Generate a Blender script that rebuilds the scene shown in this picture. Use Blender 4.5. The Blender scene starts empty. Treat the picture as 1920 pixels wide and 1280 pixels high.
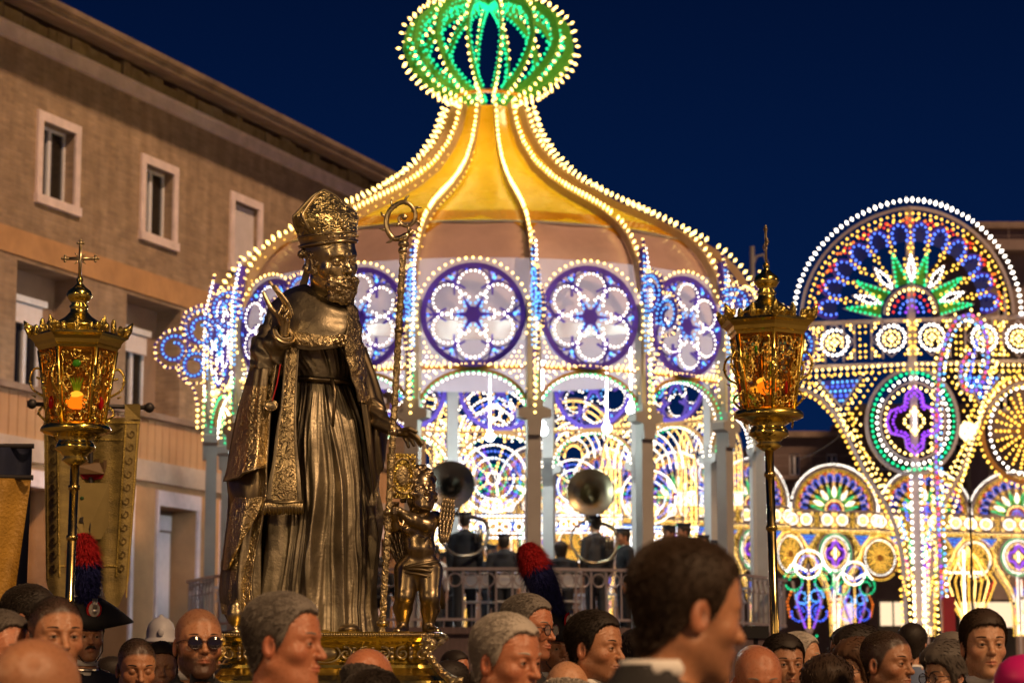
import bpy, math, random
import numpy as np
from mathutils import Vector, Matrix
random.seed(7); np.random.seed(7)
PI = math.pi
SC = bpy.context.scene
COL = SC.collection
# ------------------------------------------------------------------ camera
FPX = 4533.0
TH = math.atan((1300 - 640) / FPX)
CAMZ = 1.45
cam = bpy.data.cameras.new('camera')
cam.sensor_width = 36; cam.lens = FPX * 36 / 1920
cam.clip_start = 0.1; cam.clip_end = 2000
camo = bpy.data.objects.new('camera', cam); COL.objects.link(camo)
camo.location = (0, 0, CAMZ); camo.rotation_euler = (PI / 2 + TH, 0, 0)
SC.camera = camo
cam.dof.use_dof = True; cam.dof.focus_distance = 11.0; cam.dof.aperture_fstop = 5.0
cam.dof.aperture_blades = 0
# ------------------------------------------------------------------ world: late blue hour
w = bpy.data.worlds.new('World'); SC.world = w; w.use_nodes = True
nt = w.node_tree; nt.nodes.clear()
wo = nt.nodes.new('ShaderNodeOutputWorld'); wb = nt.nodes.new('ShaderNodeBackground')
tc = nt.nodes.new('ShaderNodeTexCoord'); sx = nt.nodes.new('ShaderNodeSeparateXYZ'); rp = nt.nodes.new('ShaderNodeValToRGB')
nt.links.new(tc.outputs['Generated'], sx.inputs[0]); nt.links.new(sx.outputs['Z'], rp.inputs[0])
nt.links.new(rp.outputs[0], wb.inputs[0]); nt.links.new(wb.outputs[0], wo.inputs[0])
cr = rp.color_ramp
cr.elements[0].position = 0.0; cr.elements[0].color = (0.0020, 0.0170, 0.080, 1)
cr.elements[1].position = 0.30; cr.elements[1].color = (0.0005, 0.0050, 0.0285, 1)
e = cr.elements.new(0.14); e.color = (0.0012, 0.0110, 0.058, 1)
e = cr.elements.new(1.0); e.color = (0.0002, 0.0028, 0.016, 1)
wb.inputs[1].default_value = 1.0
# ------------------------------------------------------------------ broad warm key: a sun lamp added to light facade and crowd evenly
sd = bpy.data.lights.new('warm_key', 'SUN'); sd.energy = 2.6; sd.angle = math.radians(4); sd.color = (1.0, 0.60, 0.31)
so = bpy.data.objects.new('warm_key', sd); COL.objects.link(so)
so.rotation_euler = Vector((-0.46, 0.50, -0.66)).to_track_quat('-Z', 'Y').to_euler()
SC.view_settings.view_transform = 'Standard'; SC.view_settings.look = 'None'
SC.view_settings.exposure = 0.0; SC.view_settings.gamma = 1.0
SC.cycles.use_denoising = True
SC.cycles.max_bounces = 6; SC.cycles.diffuse_bounces = 2; SC.cycles.glossy_bounces = 3
SC.cycles.transmission_bounces = 4; SC.cycles.transparent_max_bounces = 8
SC.cycles.sample_clamp_indirect = 4.0
SC.cycles.caustics_reflective = False; SC.cycles.caustics_refractive = False
# ------------------------------------------------------------------ view geometry: where a line of sight meets a depth
def ray(px, py):
    x = (px - 960) / FPX; y = (640 - py) / FPX
    return Vector((x, math.cos(TH) - y * math.sin(TH), math.sin(TH) + y * math.cos(TH)))
def at(px, py, Y):
    d = ray(px, py); t = Y / d.y
    return Vector((d.x * t, Y, CAMZ + d.z * t))
def zpx(py, Y): return at(960, py, Y).z
def lerp(a, b, t): return a + (b - a) * t
def interp(x, xs, ys): return float(np.interp(x, xs, ys))
# ------------------------------------------------------------------ objects
def tag(o, label=None, cat=None, group=None, kind=None):
    if label: o['label'] = label
    if cat: o['category'] = cat
    if group: o['group'] = group
    if kind: o['kind'] = kind
    return o
def empty(name, loc=(0, 0, 0), rz=0, label=None, cat=None, group=None, kind=None):
    o = bpy.data.objects.new(name, None); COL.objects.link(o)
    o.empty_display_size = 0.2
    o.location = loc; o.rotation_euler = (0, 0, rz)
    return tag(o, label, cat, group, kind)
def link(name, me, parent=None, loc=(0, 0, 0), rot=(0, 0, 0), scale=None):
    o = bpy.data.objects.new(name, me); COL.objects.link(o)
    o.location = loc; o.rotation_euler = rot
    if scale: o.scale = scale if hasattr(scale, '__len__') else (scale,) * 3
    if parent: o.parent = parent
    return o
def copy_tree(o, parent=None):
    c = o.copy(); COL.objects.link(c); c.parent = parent
    for ch in list(o.children): copy_tree(ch, c)
    return c
def mesh_np(name, V, F, mats=(), midx=None, smooth=False):
    """V (n,3) array, F list of faces or (m,k) array"""
    me = bpy.data.meshes.new(name)
    V = np.asarray(V, dtype=np.float32)
    if isinstance(F, np.ndarray):
        m, k = F.shape
        me.vertices.add(len(V)); me.vertices.foreach_set('co', V.ravel())
        me.loops.add(m * k); me.loops.foreach_set('vertex_index', F.astype(np.int32).ravel())
        me.polygons.add(m)
        me.polygons.foreach_set('loop_start', np.arange(0, m * k, k, dtype=np.int32))
        me.polygons.foreach_set('loop_total', np.full(m, k, dtype=np.int32))
        if midx is not None: me.polygons.foreach_set('material_index', np.asarray(midx, dtype=np.int32))
        me.polygons.foreach_set('use_smooth', np.full(m, smooth, dtype=bool))
        me.update(calc_edges=True); me.validate()
    else:
        me.from_pydata([tuple(v) for v in V.tolist()], [], F)
        if midx is not None: me.polygons.foreach_set('material_index', np.asarray(midx, dtype=np.int32))
        me.polygons.foreach_set('use_smooth', np.full(len(F), smooth, dtype=bool))
        me.update()
    for m_ in (mats if isinstance(mats, (list, tuple)) else [mats]): me.materials.append(m_)
    return me
class MB:
    def __init__(s): s.v = []; s.f = []; s.m = []; s.mi = 0
    def add(s, V, F):
        n = len(s.v); s.v.extend([tuple(p) for p in V]); s.f.extend([tuple(i + n for i in f) for f in F]); s.m.extend([s.mi] * len(F)); return s
    def box(s, x0, x1, y0, y1, z0, z1, M=None):
        V = [Vector((x, y, z)) for z in (z0, z1) for y in (y0, y1) for x in (x0, x1)]
        if M is not None: V = [M @ p for p in V]
        return s.add(V, [(0, 2, 3, 1), (4, 5, 7, 6), (0, 1, 5, 4), (1, 3, 7, 5), (3, 2, 6, 7), (2, 0, 4, 6)])
    def tube(s, pts, r, seg=8, cap=True, closed=False):
        pts = [Vector(p) for p in pts]; n = len(pts)
        rs = r if hasattr(r, '__len__') else [r] * n
        V = []; up = None
        for i, p in enumerate(pts):
            if closed: t = pts[(i + 1) % n] - pts[i - 1]
            else: t = pts[min(i + 1, n - 1)] - pts[max(i - 1, 0)]
            if t.length < 1e-9: t = Vector((0, 0, 1))
            t.normalize()
            if up is None:
                a = Vector((0, 0, 1)) if abs(t.z) < 0.9 else Vector((1, 0, 0))
                up = (a - t * a.dot(t)).normalized()
            else:
                up = up - t * up.dot(t)
                up = up.normalized() if up.length > 1e-6 else t.orthogonal().normalized()
            b = t.cross(up)
            for k in range(seg):
                a = 2 * PI * k / seg
                V.append(p + (up * math.cos(a) + b * math.sin(a)) * rs[i])
        F = []
        for i in range(n if closed else n - 1):
            j = (i + 1) % n
            for k in range(seg):
                k2 = (k + 1) % seg
                F.append((i * seg + k, i * seg + k2, j * seg + k2, j * seg + k))
        if cap and not closed:
            F.append(tuple(range(seg))[::-1]); F.append(tuple((n - 1) * seg + k for k in range(seg)))
        return s.add(V, F)
    def lathe(s, prof, seg=24, c=(0, 0, 0), sx=1, sy=1, rot=0, power=None):
        V = []; c = Vector(c)
        for r, z in prof:
            for k in range(seg):
                a = 2 * PI * k / seg + rot
                V.append((c.x + r * math.cos(a) * sx, c.y + r * math.sin(a) * sy, c.z + z))
        F = []
        for i in range(len(prof) - 1):
            for k in range(seg):
                k2 = (k + 1) % seg
                F.append((i * seg + k, i * seg + k2, (i + 1) * seg + k2, (i + 1) * seg + k))
        F.append(tuple(range(seg))[::-1]); F.append(tuple((len(prof) - 1) * seg + k for k in range(seg)))
        return s.add(V, F)
    def ball(s, c, r, nu=10, nv=7, M=None):
        rr = r if hasattr(r, '__len__') else (r, r, r); V = []; F = []
        for i in range(nv + 1):
            b = PI * i / nv - PI / 2
            for k in range(nu):
                a = 2 * PI * k / nu
                p = Vector((rr[0] * math.cos(b) * math.cos(a), rr[1] * math.cos(b) * math.sin(a), rr[2] * math.sin(b)))
                if M is not None: p = M @ p
                V.append(p + Vector(c))
        for i in range(nv):
            for k in range(nu):
                k2 = (k + 1) % nu
                F.append((i * nu + k, i * nu + k2, (i + 1) * nu + k2, (i + 1) * nu + k))
        return s.add(V, F)
    def prism(s, poly, y0, y1, M=None):
        """outline in (x,z), extruded along y"""
        n = len(poly); V = [Vector((p[0], y0, p[1])) for p in poly] + [Vector((p[0], y1, p[1])) for p in poly]
        if M is not None: V = [M @ p for p in V]
        F = [tuple(range(n)), tuple(range(2 * n - 1, n - 1, -1))] + [(i, i + n, (i + 1) % n + n, (i + 1) % n) for i in range(n)]
        return s.add(V, F)
    def mesh(s, name, mats, smooth=False):
        return mesh_np(name, np.array([tuple(v) for v in s.v], dtype=np.float32).reshape(-1, 3), s.f, mats, s.m, smooth)
    def build(s, name, mats, parent=None, smooth=False, loc=(0, 0, 0), rot=(0, 0, 0)):
        return link(name, s.mesh(name, mats, smooth), parent, loc, rot)
# ------------------------------------------------------------------ materials
MATS = {}
def mat(name, col, rough=0.6, metal=0.0, var=0.15, scale=4.0, bump=0.0, bscale=40.0, stretch=(1, 1, 1), col2=None, emit=None, estr=0, spec=None, sss=0, trans=0, coord='Object', rvar=0.0):
    if name in MATS: return MATS[name]
    m = bpy.data.materials.new(name); m.use_nodes = True; MATS[name] = m
    n = m.node_tree.nodes; l = m.node_tree.links; b = n['Principled BSDF']
    b.inputs['Roughness'].default_value = rough; b.inputs['Metallic'].default_value = metal
    if spec is not None: b.inputs['Specular IOR Level'].default_value = spec
    if trans: b.inputs['Transmission Weight'].default_value = trans
    if sss:
        b.inputs['Subsurface Weight'].default_value = sss; b.inputs['Subsurface Radius'].default_value = (1.0, .35, .18); b.inputs['Subsurface Scale'].default_value = 0.012
    if emit is not None:
        b.inputs['Emission Color'].default_value = (*emit, 1); b.inputs['Emission Strength'].default_value = estr
    if var or bump or col2:
        t = n.new('ShaderNodeTexCoord'); mp = n.new('ShaderNodeMapping'); mp.inputs['Scale'].default_value = stretch
        l.new(t.outputs[coord], mp.inputs[0])
        nz = n.new('ShaderNodeTexNoise'); nz.inputs['Scale'].default_value = scale; nz.inputs['Detail'].default_value = 6
        nz.inputs['Roughness'].default_value = 0.65
        l.new(mp.outputs[0], nz.inputs['Vector'])
        r = n.new('ShaderNodeValToRGB'); r.color_ramp.elements[0].position = .3; r.color_ramp.elements[1].position = .7
        c2 = col2 if col2 else tuple(min(1, c * (1 + var)) for c in col)
        c1 = col if col2 else tuple(c * (1 - var) for c in col)
        r.color_ramp.elements[0].color = (*c1, 1); r.color_ramp.elements[1].color = (*c2, 1)
        l.new(nz.outputs['Fac'], r.inputs[0]); l.new(r.outputs[0], b.inputs['Base Color'])
        if rvar:
            mr = n.new('ShaderNodeMapRange'); mr.inputs['To Min'].default_value = rough - rvar; mr.inputs['To Max'].default_value = rough + rvar
            mr.inputs['From Min'].default_value = .3; mr.inputs['From Max'].default_value = .7
            l.new(nz.outputs['Fac'], mr.inputs[0]); l.new(mr.outputs[0], b.inputs['Roughness'])
        if bump:
            n2 = n.new('ShaderNodeTexNoise'); n2.inputs['Scale'].default_value = bscale; n2.inputs['Detail'].default_value = 5
            l.new(mp.outputs[0], n2.inputs['Vector'])
            bp = n.new('ShaderNodeBump'); bp.inputs['Strength'].default_value = bump; bp.inputs['Distance'].default_value = 0.02
            l.new(n2.outputs['Fac'], bp.inputs['Height']); l.new(bp.outputs[0], b.inputs['Normal'])
    else:
        b.inputs['Base Color'].default_value = (*col, 1)
    return m
def emat(name, col, s, smp='AUTO'):
    m = bpy.data.materials.new(name); m.use_nodes = True; MATS[name] = m
    n = m.node_tree.nodes; l = m.node_tree.links; n.remove(n['Principled BSDF'])
    e = n.new('ShaderNodeEmission'); e.inputs[0].default_value = (*col, 1); e.inputs[1].default_value = s
    l.new(e.outputs[0], n['Material Output'].inputs[0])
    try: m.cycles.emission_sampling = smp
    except Exception: pass
    return m
# ================================================================== SETTING
M_pave = mat('paving_stone', (.16, .13, .11), .55, var=.35, scale=1.2, bump=.4, bscale=9)
g = MB(); g.box(-400, 400, -60, 900, -0.3, 0)
tag(g.build('ground', M_pave), kind='structure')

def brick_mat(name, c1, c2, mortar, sc=1.0, stain=(.10, .06, .04)):
    m = bpy.data.materials.new(name); m.use_nodes = True; MATS[name] = m
    n = m.node_tree.nodes; l = m.node_tree.links; b = n['Principled BSDF']; b.inputs['Roughness'].default_value = .85
    t = n.new('ShaderNodeTexCoord'); sp = n.new('ShaderNodeSeparateXYZ'); cb = n.new('ShaderNodeCombineXYZ')
    ad = n.new('ShaderNodeMath'); ad.operation = 'ADD'
    l.new(t.outputs['Object'], sp.inputs[0]); l.new(sp.outputs['X'], ad.inputs[0]); l.new(sp.outputs['Y'], ad.inputs[1])
    l.new(ad.outputs[0], cb.inputs[0]); l.new(sp.outputs['Z'], cb.inputs[1])
    br = n.new('ShaderNodeTexBrick'); br.inputs['Scale'].default_value = 1.0
    br.inputs['Brick Width'].default_value = .28 * sc; br.inputs['Row Height'].default_value = .075 * sc; br.inputs['Mortar Size'].default_value = .008 * sc
    br.inputs['Color1'].default_value = (*c1, 1); br.inputs['Color2'].default_value = (*c2, 1); br.inputs['Mortar'].default_value = (*mortar, 1)
    l.new(cb.outputs[0], br.inputs['Vector'])
    nz = n.new('ShaderNodeTexNoise'); nz.inputs['Scale'].default_value = .5; nz.inputs['Detail'].default_value = 8; nz.inputs['Roughness'].default_value = .7
    l.new(cb.outputs[0], nz.inputs['Vector'])
    rp = n.new('ShaderNodeValToRGB'); rp.color_ramp.elements[0].position = .35; rp.color_ramp.elements[1].position = .62
    rp.color_ramp.elements[0].color = (0, 0, 0, 1); rp.color_ramp.elements[1].color = (1, 1, 1, 1)
    l.new(nz.outputs['Fac'], rp.inputs[0])
    mx = n.new('ShaderNodeMix'); mx.data_type = 'RGBA'; mx.blend_type = 'MIX'
    ml = n.new('ShaderNodeMath'); ml.operation = 'MULTIPLY'; ml.inputs[1].default_value = .55
    l.new(rp.outputs[0], ml.inputs[0]); l.new(ml.outputs[0], mx.inputs['Factor'])
    l.new(br.outputs['Color'], mx.inputs[6]); mx.inputs[7].default_value = (*stain, 1)
    n3 = n.new('ShaderNodeTexNoise'); n3.inputs['Scale'].default_value = 2.6; n3.inputs['Detail'].default_value = 6
    l.new(cb.outputs[0], n3.inputs['Vector'])
    m3 = n.new('ShaderNodeMix'); m3.data_type = 'RGBA'; m3.blend_type = 'OVERLAY'; m3.inputs['Factor'].default_value = .45
    l.new(mx.outputs[2], m3.inputs[6]); l.new(n3.outputs['Fac'], m3.inputs[7])
    mpn = n.new('ShaderNodeMapping'); mpn.inputs['Scale'].default_value = (2.2, .18, 1); l.new(cb.outputs[0], mpn.inputs[0])
    n5 = n.new('ShaderNodeTexNoise'); n5.inputs['Scale'].default_value = 1.4; n5.inputs['Detail'].default_value = 5; l.new(mpn.outputs[0], n5.inputs['Vector'])
    r5 = n.new('ShaderNodeValToRGB'); r5.color_ramp.elements[0].position = .38; r5.color_ramp.elements[1].position = .60; r5.color_ramp.elements[0].color = (.62, .58, .55, 1); r5.color_ramp.elements[1].color = (1, 1, 1, 1); l.new(n5.outputs['Fac'], r5.inputs[0])
    m5 = n.new('ShaderNodeMix'); m5.data_type = 'RGBA'; m5.blend_type = 'MULTIPLY'; m5.inputs['Factor'].default_value = .45; l.new(m3.outputs[2], m5.inputs[6]); l.new(r5.outputs[0], m5.inputs[7])
    l.new(m5.outputs[2], b.inputs['Base Color'])
    bp = n.new('ShaderNodeBump'); bp.inputs['Strength'].default_value = .6; bp.inputs['Distance'].default_value = .01
    l.new(br.outputs['Fac'], bp.inputs['Height']); bp.invert = True; l.new(bp.outputs[0], b.inputs['Normal'])
    return m
M_brick = brick_mat('yellow_brick', (.50, .355, .25), (.35, .25, .18), (.40, .31, .25), stain=(.27, .195, .145))
M_stone = mat('pale_stone', (.82, .69, .74), .8, var=.18, scale=2.5, bump=.3, bscale=14)
M_stone2 = mat('warm_plaster', (.52, .30, .155), .85, var=.2, scale=1.3, bump=.2, bscale=20)
M_cornice = mat('cornice_concrete', (.30, .22, .18), .85, var=.35, scale=1.6, bump=.5, bscale=10)
M_dirty = mat('crumbled_masonry', (.22, .17, .12), .95, col2=(.42, .34, .25), scale=3.5, bump=1, bscale=9)
M_recess = mat('loggia_wall', (.30, .20, .15), .85, var=.2, scale=1.0)
M_glassd = mat('dark_window_glass', (.012, .012, .012), .12, var=0, spec=.6)
M_whiteframe = mat('white_window_paint', (.76, .78, .95), .5, var=.1, scale=6)
M_shutter = mat('roller_shutter', (.78, .72, .80), .6, var=.08, scale=5)
M_railm = mat('dark_iron', (.05, .045, .045), .5, .6, var=.2)

P0 = at(107, 640, 44.0); P0.z = 0
_d = at(2670, 1300, 1.0) - Vector((0, 0, CAMZ)); DX, DY = _d.x, _d.y
_l = math.hypot(DX, DY); DX /= _l; DY /= _l
FRZ = math.atan2(DY, DX)
def fac(px, py, off=0.0):
    """where a line of sight meets the facade (off = metres towards the square)"""
    o = P0 + Vector((DY, -DX, 0)) * off
    r = ray(px, py); n = Vector((DY, -DX, 0))
    t = (o - Vector((0, 0, CAMZ))).dot(n) / r.dot(n)
    p = Vector((0, 0, CAMZ)) + r * t
    q = p - P0
    return q.x * DX + q.y * DY, p.z
def holes_wall(mb, x0, x1, z0, z1, holes, depth, y=0.0):
    """front wall in the xz plane at y with rectangular openings and their reveals (local y grows into the building)"""
    xs = sorted({x0, x1, *[h[0] for h in holes], *[h[1] for h in holes]}); zs = sorted({z0, z1, *[h[2] for h in holes], *[h[3] for h in holes]})
    for i in range(len(xs) - 1):
        for j in range(len(zs) - 1):
            cx = (xs[i] + xs[i + 1]) / 2; cz = (zs[j] + zs[j + 1]) / 2
            if any(h[0] < cx < h[1] and h[2] < cz < h[3] for h in holes): continue
            mb.add([(xs[i], y, zs[j]), (xs[i + 1], y, zs[j]), (xs[i + 1], y, zs[j + 1]), (xs[i], y, zs[j + 1])], [(0, 1, 2, 3)])
    for a, b, c, d in holes:
        mb.add([(a, y, c), (a, y + depth, c), (a, y + depth, d), (a, y, d)], [(0, 1, 2, 3)])
        mb.add([(b, y, c), (b, y + depth, c), (b, y + depth, d), (b, y, d)], [(3, 2, 1, 0)])
        mb.add([(a, y, d), (b, y, d), (b, y + depth, d), (a, y + depth, d)], [(0, 1, 2, 3)])
        mb.add([(a, y, c), (b, y, c), (b, y + depth, c), (a, y + depth, c)], [(3, 2, 1, 0)])
bld = empty('palazzo', P0, FRZ, 'long brick and stone palazzo with loggias and upper windows along the left of the square', 'building')
Z_top = fac(107, 100)[1]
s_a = -9.0; s_b = fac(800, 500)[0]
# heights read along the facade
z_band0 = fac(320, 214)[1]; z_band1 = z_band0 + .22
z_win0, z_win1 = fac(105, 393)[1], fac(110, 222)[1]
z_beam = fac(240, 500)[1]
z_lg1 = fac(270, 560)[1]; z_rail = fac(300, 785)[1]; z_par0 = fac(300, 868)[1]; z_gf = fac(300, 905)[1]
SP = fac(296, 380)[0] - fac(107, 300)[0]
wc0 = (fac(148, 300)[0] + fac(67, 300)[0]) / 2
ww = (fac(148, 300)[0] - fac(67, 300)[0])
wc = [SP * k for k in range(-2, 9) if wc0 + SP * k + ww < s_b and wc0 + SP * k - ww > s_a]
up = [(wc0 + c - ww / 2 + .18, wc0 + c + ww / 2 - .18, z_win0 + .17, z_win1 - .17) for c in wc]
mb = MB(); holes_wall(mb, s_a, s_b, z_beam, z_band0, up, .28)
mb.add([(s_a, 0, 0), (s_a, 12, 0), (s_a, 12, z_band1 + 1), (s_a, 0, z_band1 + 1)], [(0, 1, 2, 3)])
mb.add([(s_b, 0, 0), (s_b, 12, 0), (s_b, 12, z_band1 + 1), (s_b, 0, z_band1 + 1)], [(3, 2, 1, 0)])
mb.build('brick_wall', M_brick, bld)
def window(parent, x0, x1, z0, z1, y, shut=False, leaves=2):
    mbf = MB(); fw = .06
    mbf.box(x0, x1, y - .03, y + .05, z1 - fw, z1); mbf.box(x0, x1, y - .03, y + .05, z0, z0 + fw)
    mbf.box(x0, x0 + fw, y - .03, y + .05, z0 + fw, z1 - fw); mbf.box(x1 - fw, x1, y - .03, y + .05, z0 + fw, z1 - fw)
    c = (x0 + x1) / 2; mbf.box(c - .055, c + .055, y - .04, y + .05, z0 + fw, z1 - fw)
    o = mbf.build('window', M_whiteframe, parent)
    for a, b in ((x0 + fw, c - .055), (c + .055, x1 - fw)):
        q = MB(); q.box(a, b, y + .01, y + .03, z0 + fw, z1 - fw); q.build('pane', M_glassd, o)
    if shut:
        q = MB(); nsl = 22; hh = (z1 - z0 - .04) / nsl
        for i in range(nsl): q.box(x0 + .01, x1 - .01, y - .13, y - .10, z0 + .02 + i * hh, z0 + .02 + (i + .82) * hh)
        q.box(x0 + .01, x1 - .01, y - .10, y - .085, z0 + .02, z1 - .02)
        tag(q.build('shutter', M_shutter, o), kind='stuff')
    return o
for i, (h, c) in enumerate(zip(up, wc)):
    window(bld, h[0], h[1], h[2], h[3], .22, shut=round(c / SP) in (2, 5))
    f = MB(); a0, a1, b0, b1 = wc0 + c - ww / 2, wc0 + c + ww / 2, z_win0, z_win1
    f.box(a0, a1, -.05, .01, b1 - .17, b1); f.box(a0 - .03, a1 + .03, -.08, .01, b0, b0 + .17)
    f.box(a0, a0 + .18, -.048, .01, b0 + .17, b1 - .17); f.box(a1 - .18, a1, -.048, .01, b0 + .17, b1 - .17)
    f.build('window_surround', M_stone, bld)
# stone string band and the projecting cornice
mb = MB(); mb.box(s_a, s_b, -.10, .3, z_band0, z_band1); mb.box(s_a, s_b, -.15, .2, z_band1, z_band1 + .05)
mb.build('string_course', M_stone, bld)
rnd = random.Random(4)
mb = MB(); x = s_a
while x < s_b:
    wd = rnd.uniform(.25, .7); mb.box(x, x + wd - .015, -.06 + rnd.uniform(-.05, .03), .3, z_band1 + .07, z_band1 + .34 + rnd.uniform(-.05, .05)); x += wd
tag(mb.build('crumbling_course', M_dirty, bld), kind='stuff')
prof = [(0, .42), (-.12, .38), (-.40, .32), (-.70, .22), (-.90, .15), (-.93, .16), (-.95, .25), (-1.03, .28), (-1.06, .36), (-.9, .41), (0, .75), (12, .85)]
V = []; 
for xx in (s_a, s_b):
    for a, b in prof: V.append((xx, a, z_band1 + b))
n = len(prof); mb = MB(); mb.add(V, [(i, i + 1, n + i + 1, n + i) for i in range(n - 1)] + [tuple(range(n))])
mb.build('cornice', M_cornice, bld)
# loggia floor: beam, piers, recessed wall with windows
op = []
for a, b in ((28, 112), (236, 338)):
    op.append((fac(a, 640)[0], fac(b, 640)[0]))
LP = op[1][0] - op[0][0]; OW = op[1][1] - op[1][0]
ops = [(op[1][0] + k * LP, op[1][0] + k * LP + OW) for k in range(-3, 9)]; ops = [h for h in ops if h[0] > s_a and h[1] < s_b]
WO = fac(222, 650, -.5)[0] - op[1][0]
mb = MB(); holes_wall(mb, s_a, s_b, z_rail, z_beam, [(a, b, z_rail, z_lg1) for a, b in ops if a > s_a and b < s_b], .55)
mb.build('loggia_wall', M_brick, bld)
mb = MB(); mb.box(s_a, s_b, -.03, 0.0, z_lg1 + .08, z_beam + .02); mb.build('loggia_beam', M_stone2, bld)
for a, b in ops:
    if a < s_a or b > s_b: continue
    q = MB(); q.box(a - .2, b + .2, .55, .65, z_rail - .5, z_lg1 + .1); q.build('recess_wall', M_recess, bld)
    w0, w1 = a + WO, a + WO + 1.0
    window(bld, w0, w1, z_rail - .3, z_lg1 - .62, .52)
    q = MB(); q.box(w0 + .05, w1 - .05, .40, .48, z_lg1 - 1.0, z_lg1 - .64); q.build('blind_box', M_shutter, bld)
    q = MB(); q.box(w0 - .05, w1 + .07, .36, .548, z_lg1 - .62, z_lg1 - .50); q.build('lintel', M_whiteframe, bld)
# rail and parapet of upright slabs
mb = MB(); mb.box(s_a, s_b, -.14, .10, z_rail - .05, z_rail + .07); mb.build('parapet_cap', M_cornice, bld)
mb = MB(); mb.box(s_a, s_b, .0, .2, z_par0, z_rail - .05); mb.build('parapet_core', M_stone2, bld)
q = MB(); q.box(0, .27, -.05, -.002, 0, z_rail - .05 - z_par0 - .02); me = q.mesh('parapet_slab', M_stone2)
x = s_a; k = 0
while x < s_b and k < 190:
    link('parapet_slab', me, bld, (x, 0, z_par0 + .01)); x += .295; k += 1
mb = MB(); mb.box(s_a, s_b, -.10, .2, z_gf - .02, z_par0 - .0); mb.build('string_course', mat('band_stone', (.52, .40, .33), .85, var=.2, scale=2), bld)
# ground floor arcade
gops = []
for k in range(-2, 9):
    c = fac(215, 1000)[0] + k * 2.72; gops.append((c - 1.05, c + .55, 0.0, z_gf - .45))
gops = [h for h in gops if h[0] > s_a and h[1] < s_b]
mb = MB(); holes_wall(mb, s_a, s_b, 0, z_gf - .02, gops, .55); mb.build('arcade_wall', M_stone2, bld)
for a, b, c, d in gops:
    q = MB(); q.box(a - .05, b + .05, .55, .62, 0, d + .1); q.build('recess_wall', M_recess, bld)
    q = MB(); q.box(a - .10, b + .12, -.06, .0, d, d + .30); q.build('lintel', M_stone, bld)
    q = MB(); q.box(a - .10, a, -.05, .0, 0, d); q.box(b, b + .12, -.05, .0, 0, d); q.build('door_surround', M_stone, bld)
    q = MB(); q.box(a + .35, b - .15, .50, .56, 0, d - .45); q.box(a + .1, b - .1, .50, .56, d - .4, d - .1); q.build('door', M_shutter if (int(a * 10) % 2) else M_stone2, bld)
# thin cables strung from the palazzo to the bandstand
for (a, b) in (((250, 648, 50), (480, 651, 42)), ((30, 1000, 43), (70, 850, 44)), ((1500, 860, 60), (1640, 740, 52)),):
    mb = MB(); p0, p1 = at(*a), at(*b); mb.tube([p0.lerp(p1, t / 6) - Vector((0, 0, .25 * math.sin(PI * t / 6))) for t in range(7)], .012, 5)
    tag(mb.build('cable', M_railm), {250: 'thin cable stretched from the palazzo loggia to the bandstand', 30: 'short slack cable hanging down the palazzo front at far left', 1500: 'thin slanting cable under the big light arch by the right lantern'}[a[0]], 'cable')

# ---- right-hand buildings behind the lights
M_rb = mat('brown_stucco', (.17, .12, .115), .9, var=.25, scale=.7, bump=.2)
M_rb2 = mat('pale_stucco', (.30, .23, .22), .9, var=.2, scale=.8)
def block(px0, px1, ptop, Y, depth, m, label, wins=(), eave=.35, balc=None):
    p0, p1 = at(px0, ptop, Y), at(px1, ptop, Y); z = p0.z
    e = empty('apartment_building', ((p0.x + p1.x) / 2, Y, 0), 0, label, 'building'); hw = (p1.x - p0.x) / 2
    hs = []
    for (a, b, c, d) in wins:
        A, B = at(a, c, Y), at(b, d, Y); hs.append((A.x - e.location.x, B.x - e.location.x, B.z, A.z))
    q = MB(); holes_wall(q, -hw, hw, 0, z, hs, .2); 
    q.add([(-hw, 0, 0), (-hw, depth, 0), (-hw, depth, z), (-hw, 0, z)], [(0, 1, 2, 3)]); q.add([(hw, 0, 0), (hw, depth, 0), (hw, depth, z), (hw, 0, z)], [(3, 2, 1, 0)])
    q.build('wall', m, e)
    q = MB(); q.box(-hw - eave, hw + eave, -eave, depth, z, z + .3); q.build('roof', M_cornice, e)
    for h in hs: window(e, h[0], h[1], h[2], h[3], .15)
    if balc:
        for zz, up_ in balc:
            q = MB(); q.box(-hw - .2, hw, -1.2, .0, zz - .18, zz); sl = q.build('balcony', M_rb2, e)
            q = MB(); q.tube([(-hw - .1, -1.1, zz + 1), (hw, -1.1, zz + 1)], .03, 5); q.tube([(-hw - .1, -1.1, zz + .5), (hw, -1.1, zz + .5)], .015, 5)
            for i in range(int(2 * hw / 1.0) + 1): q.tube([(-hw + i * 1.0, -1.1, zz), (-hw + i * 1.0, -1.1, zz + 1)], .02, 5, cap=False)
            tag(q.build('railing', M_rb2, sl), kind='stuff')
    return e
zb = zpx(470, 112)
block(1842, 2500, 430, 112, 14, M_rb2, 'tall pale apartment block with a railed roof terrace behind the big light arch', [(1870, 1900, 520, 600), (1960, 1990, 520, 600), (1870, 1900, 700, 770)], balc=[(zb, 1), (zpx(640, 112), 1), (zpx(820, 112), 1)])
block(1620, 1838, 770, 118, 10, M_rb, 'low brown building with lit ground floor behind the light arches', [(1650, 1680, 830, 880), (1720, 1750, 830, 880), (1790, 1820, 830, 880)], balc=[(zpx(900, 118), 1)])
block(1440, 1610, 820, 122, 10, M_rb, 'dark brown house with a plain parapet behind the right lantern', [(1480, 1500, 850, 890), (1550, 1570, 850, 890)], balc=[(zpx(895, 122), 1)])
block(1050, 1430, 960, 128, 10, M_rb, 'low dark house seen through the bandstand beyond the light arches', [(1100, 1120, 1000, 1040), (1250, 1270, 1000, 1040)])
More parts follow.
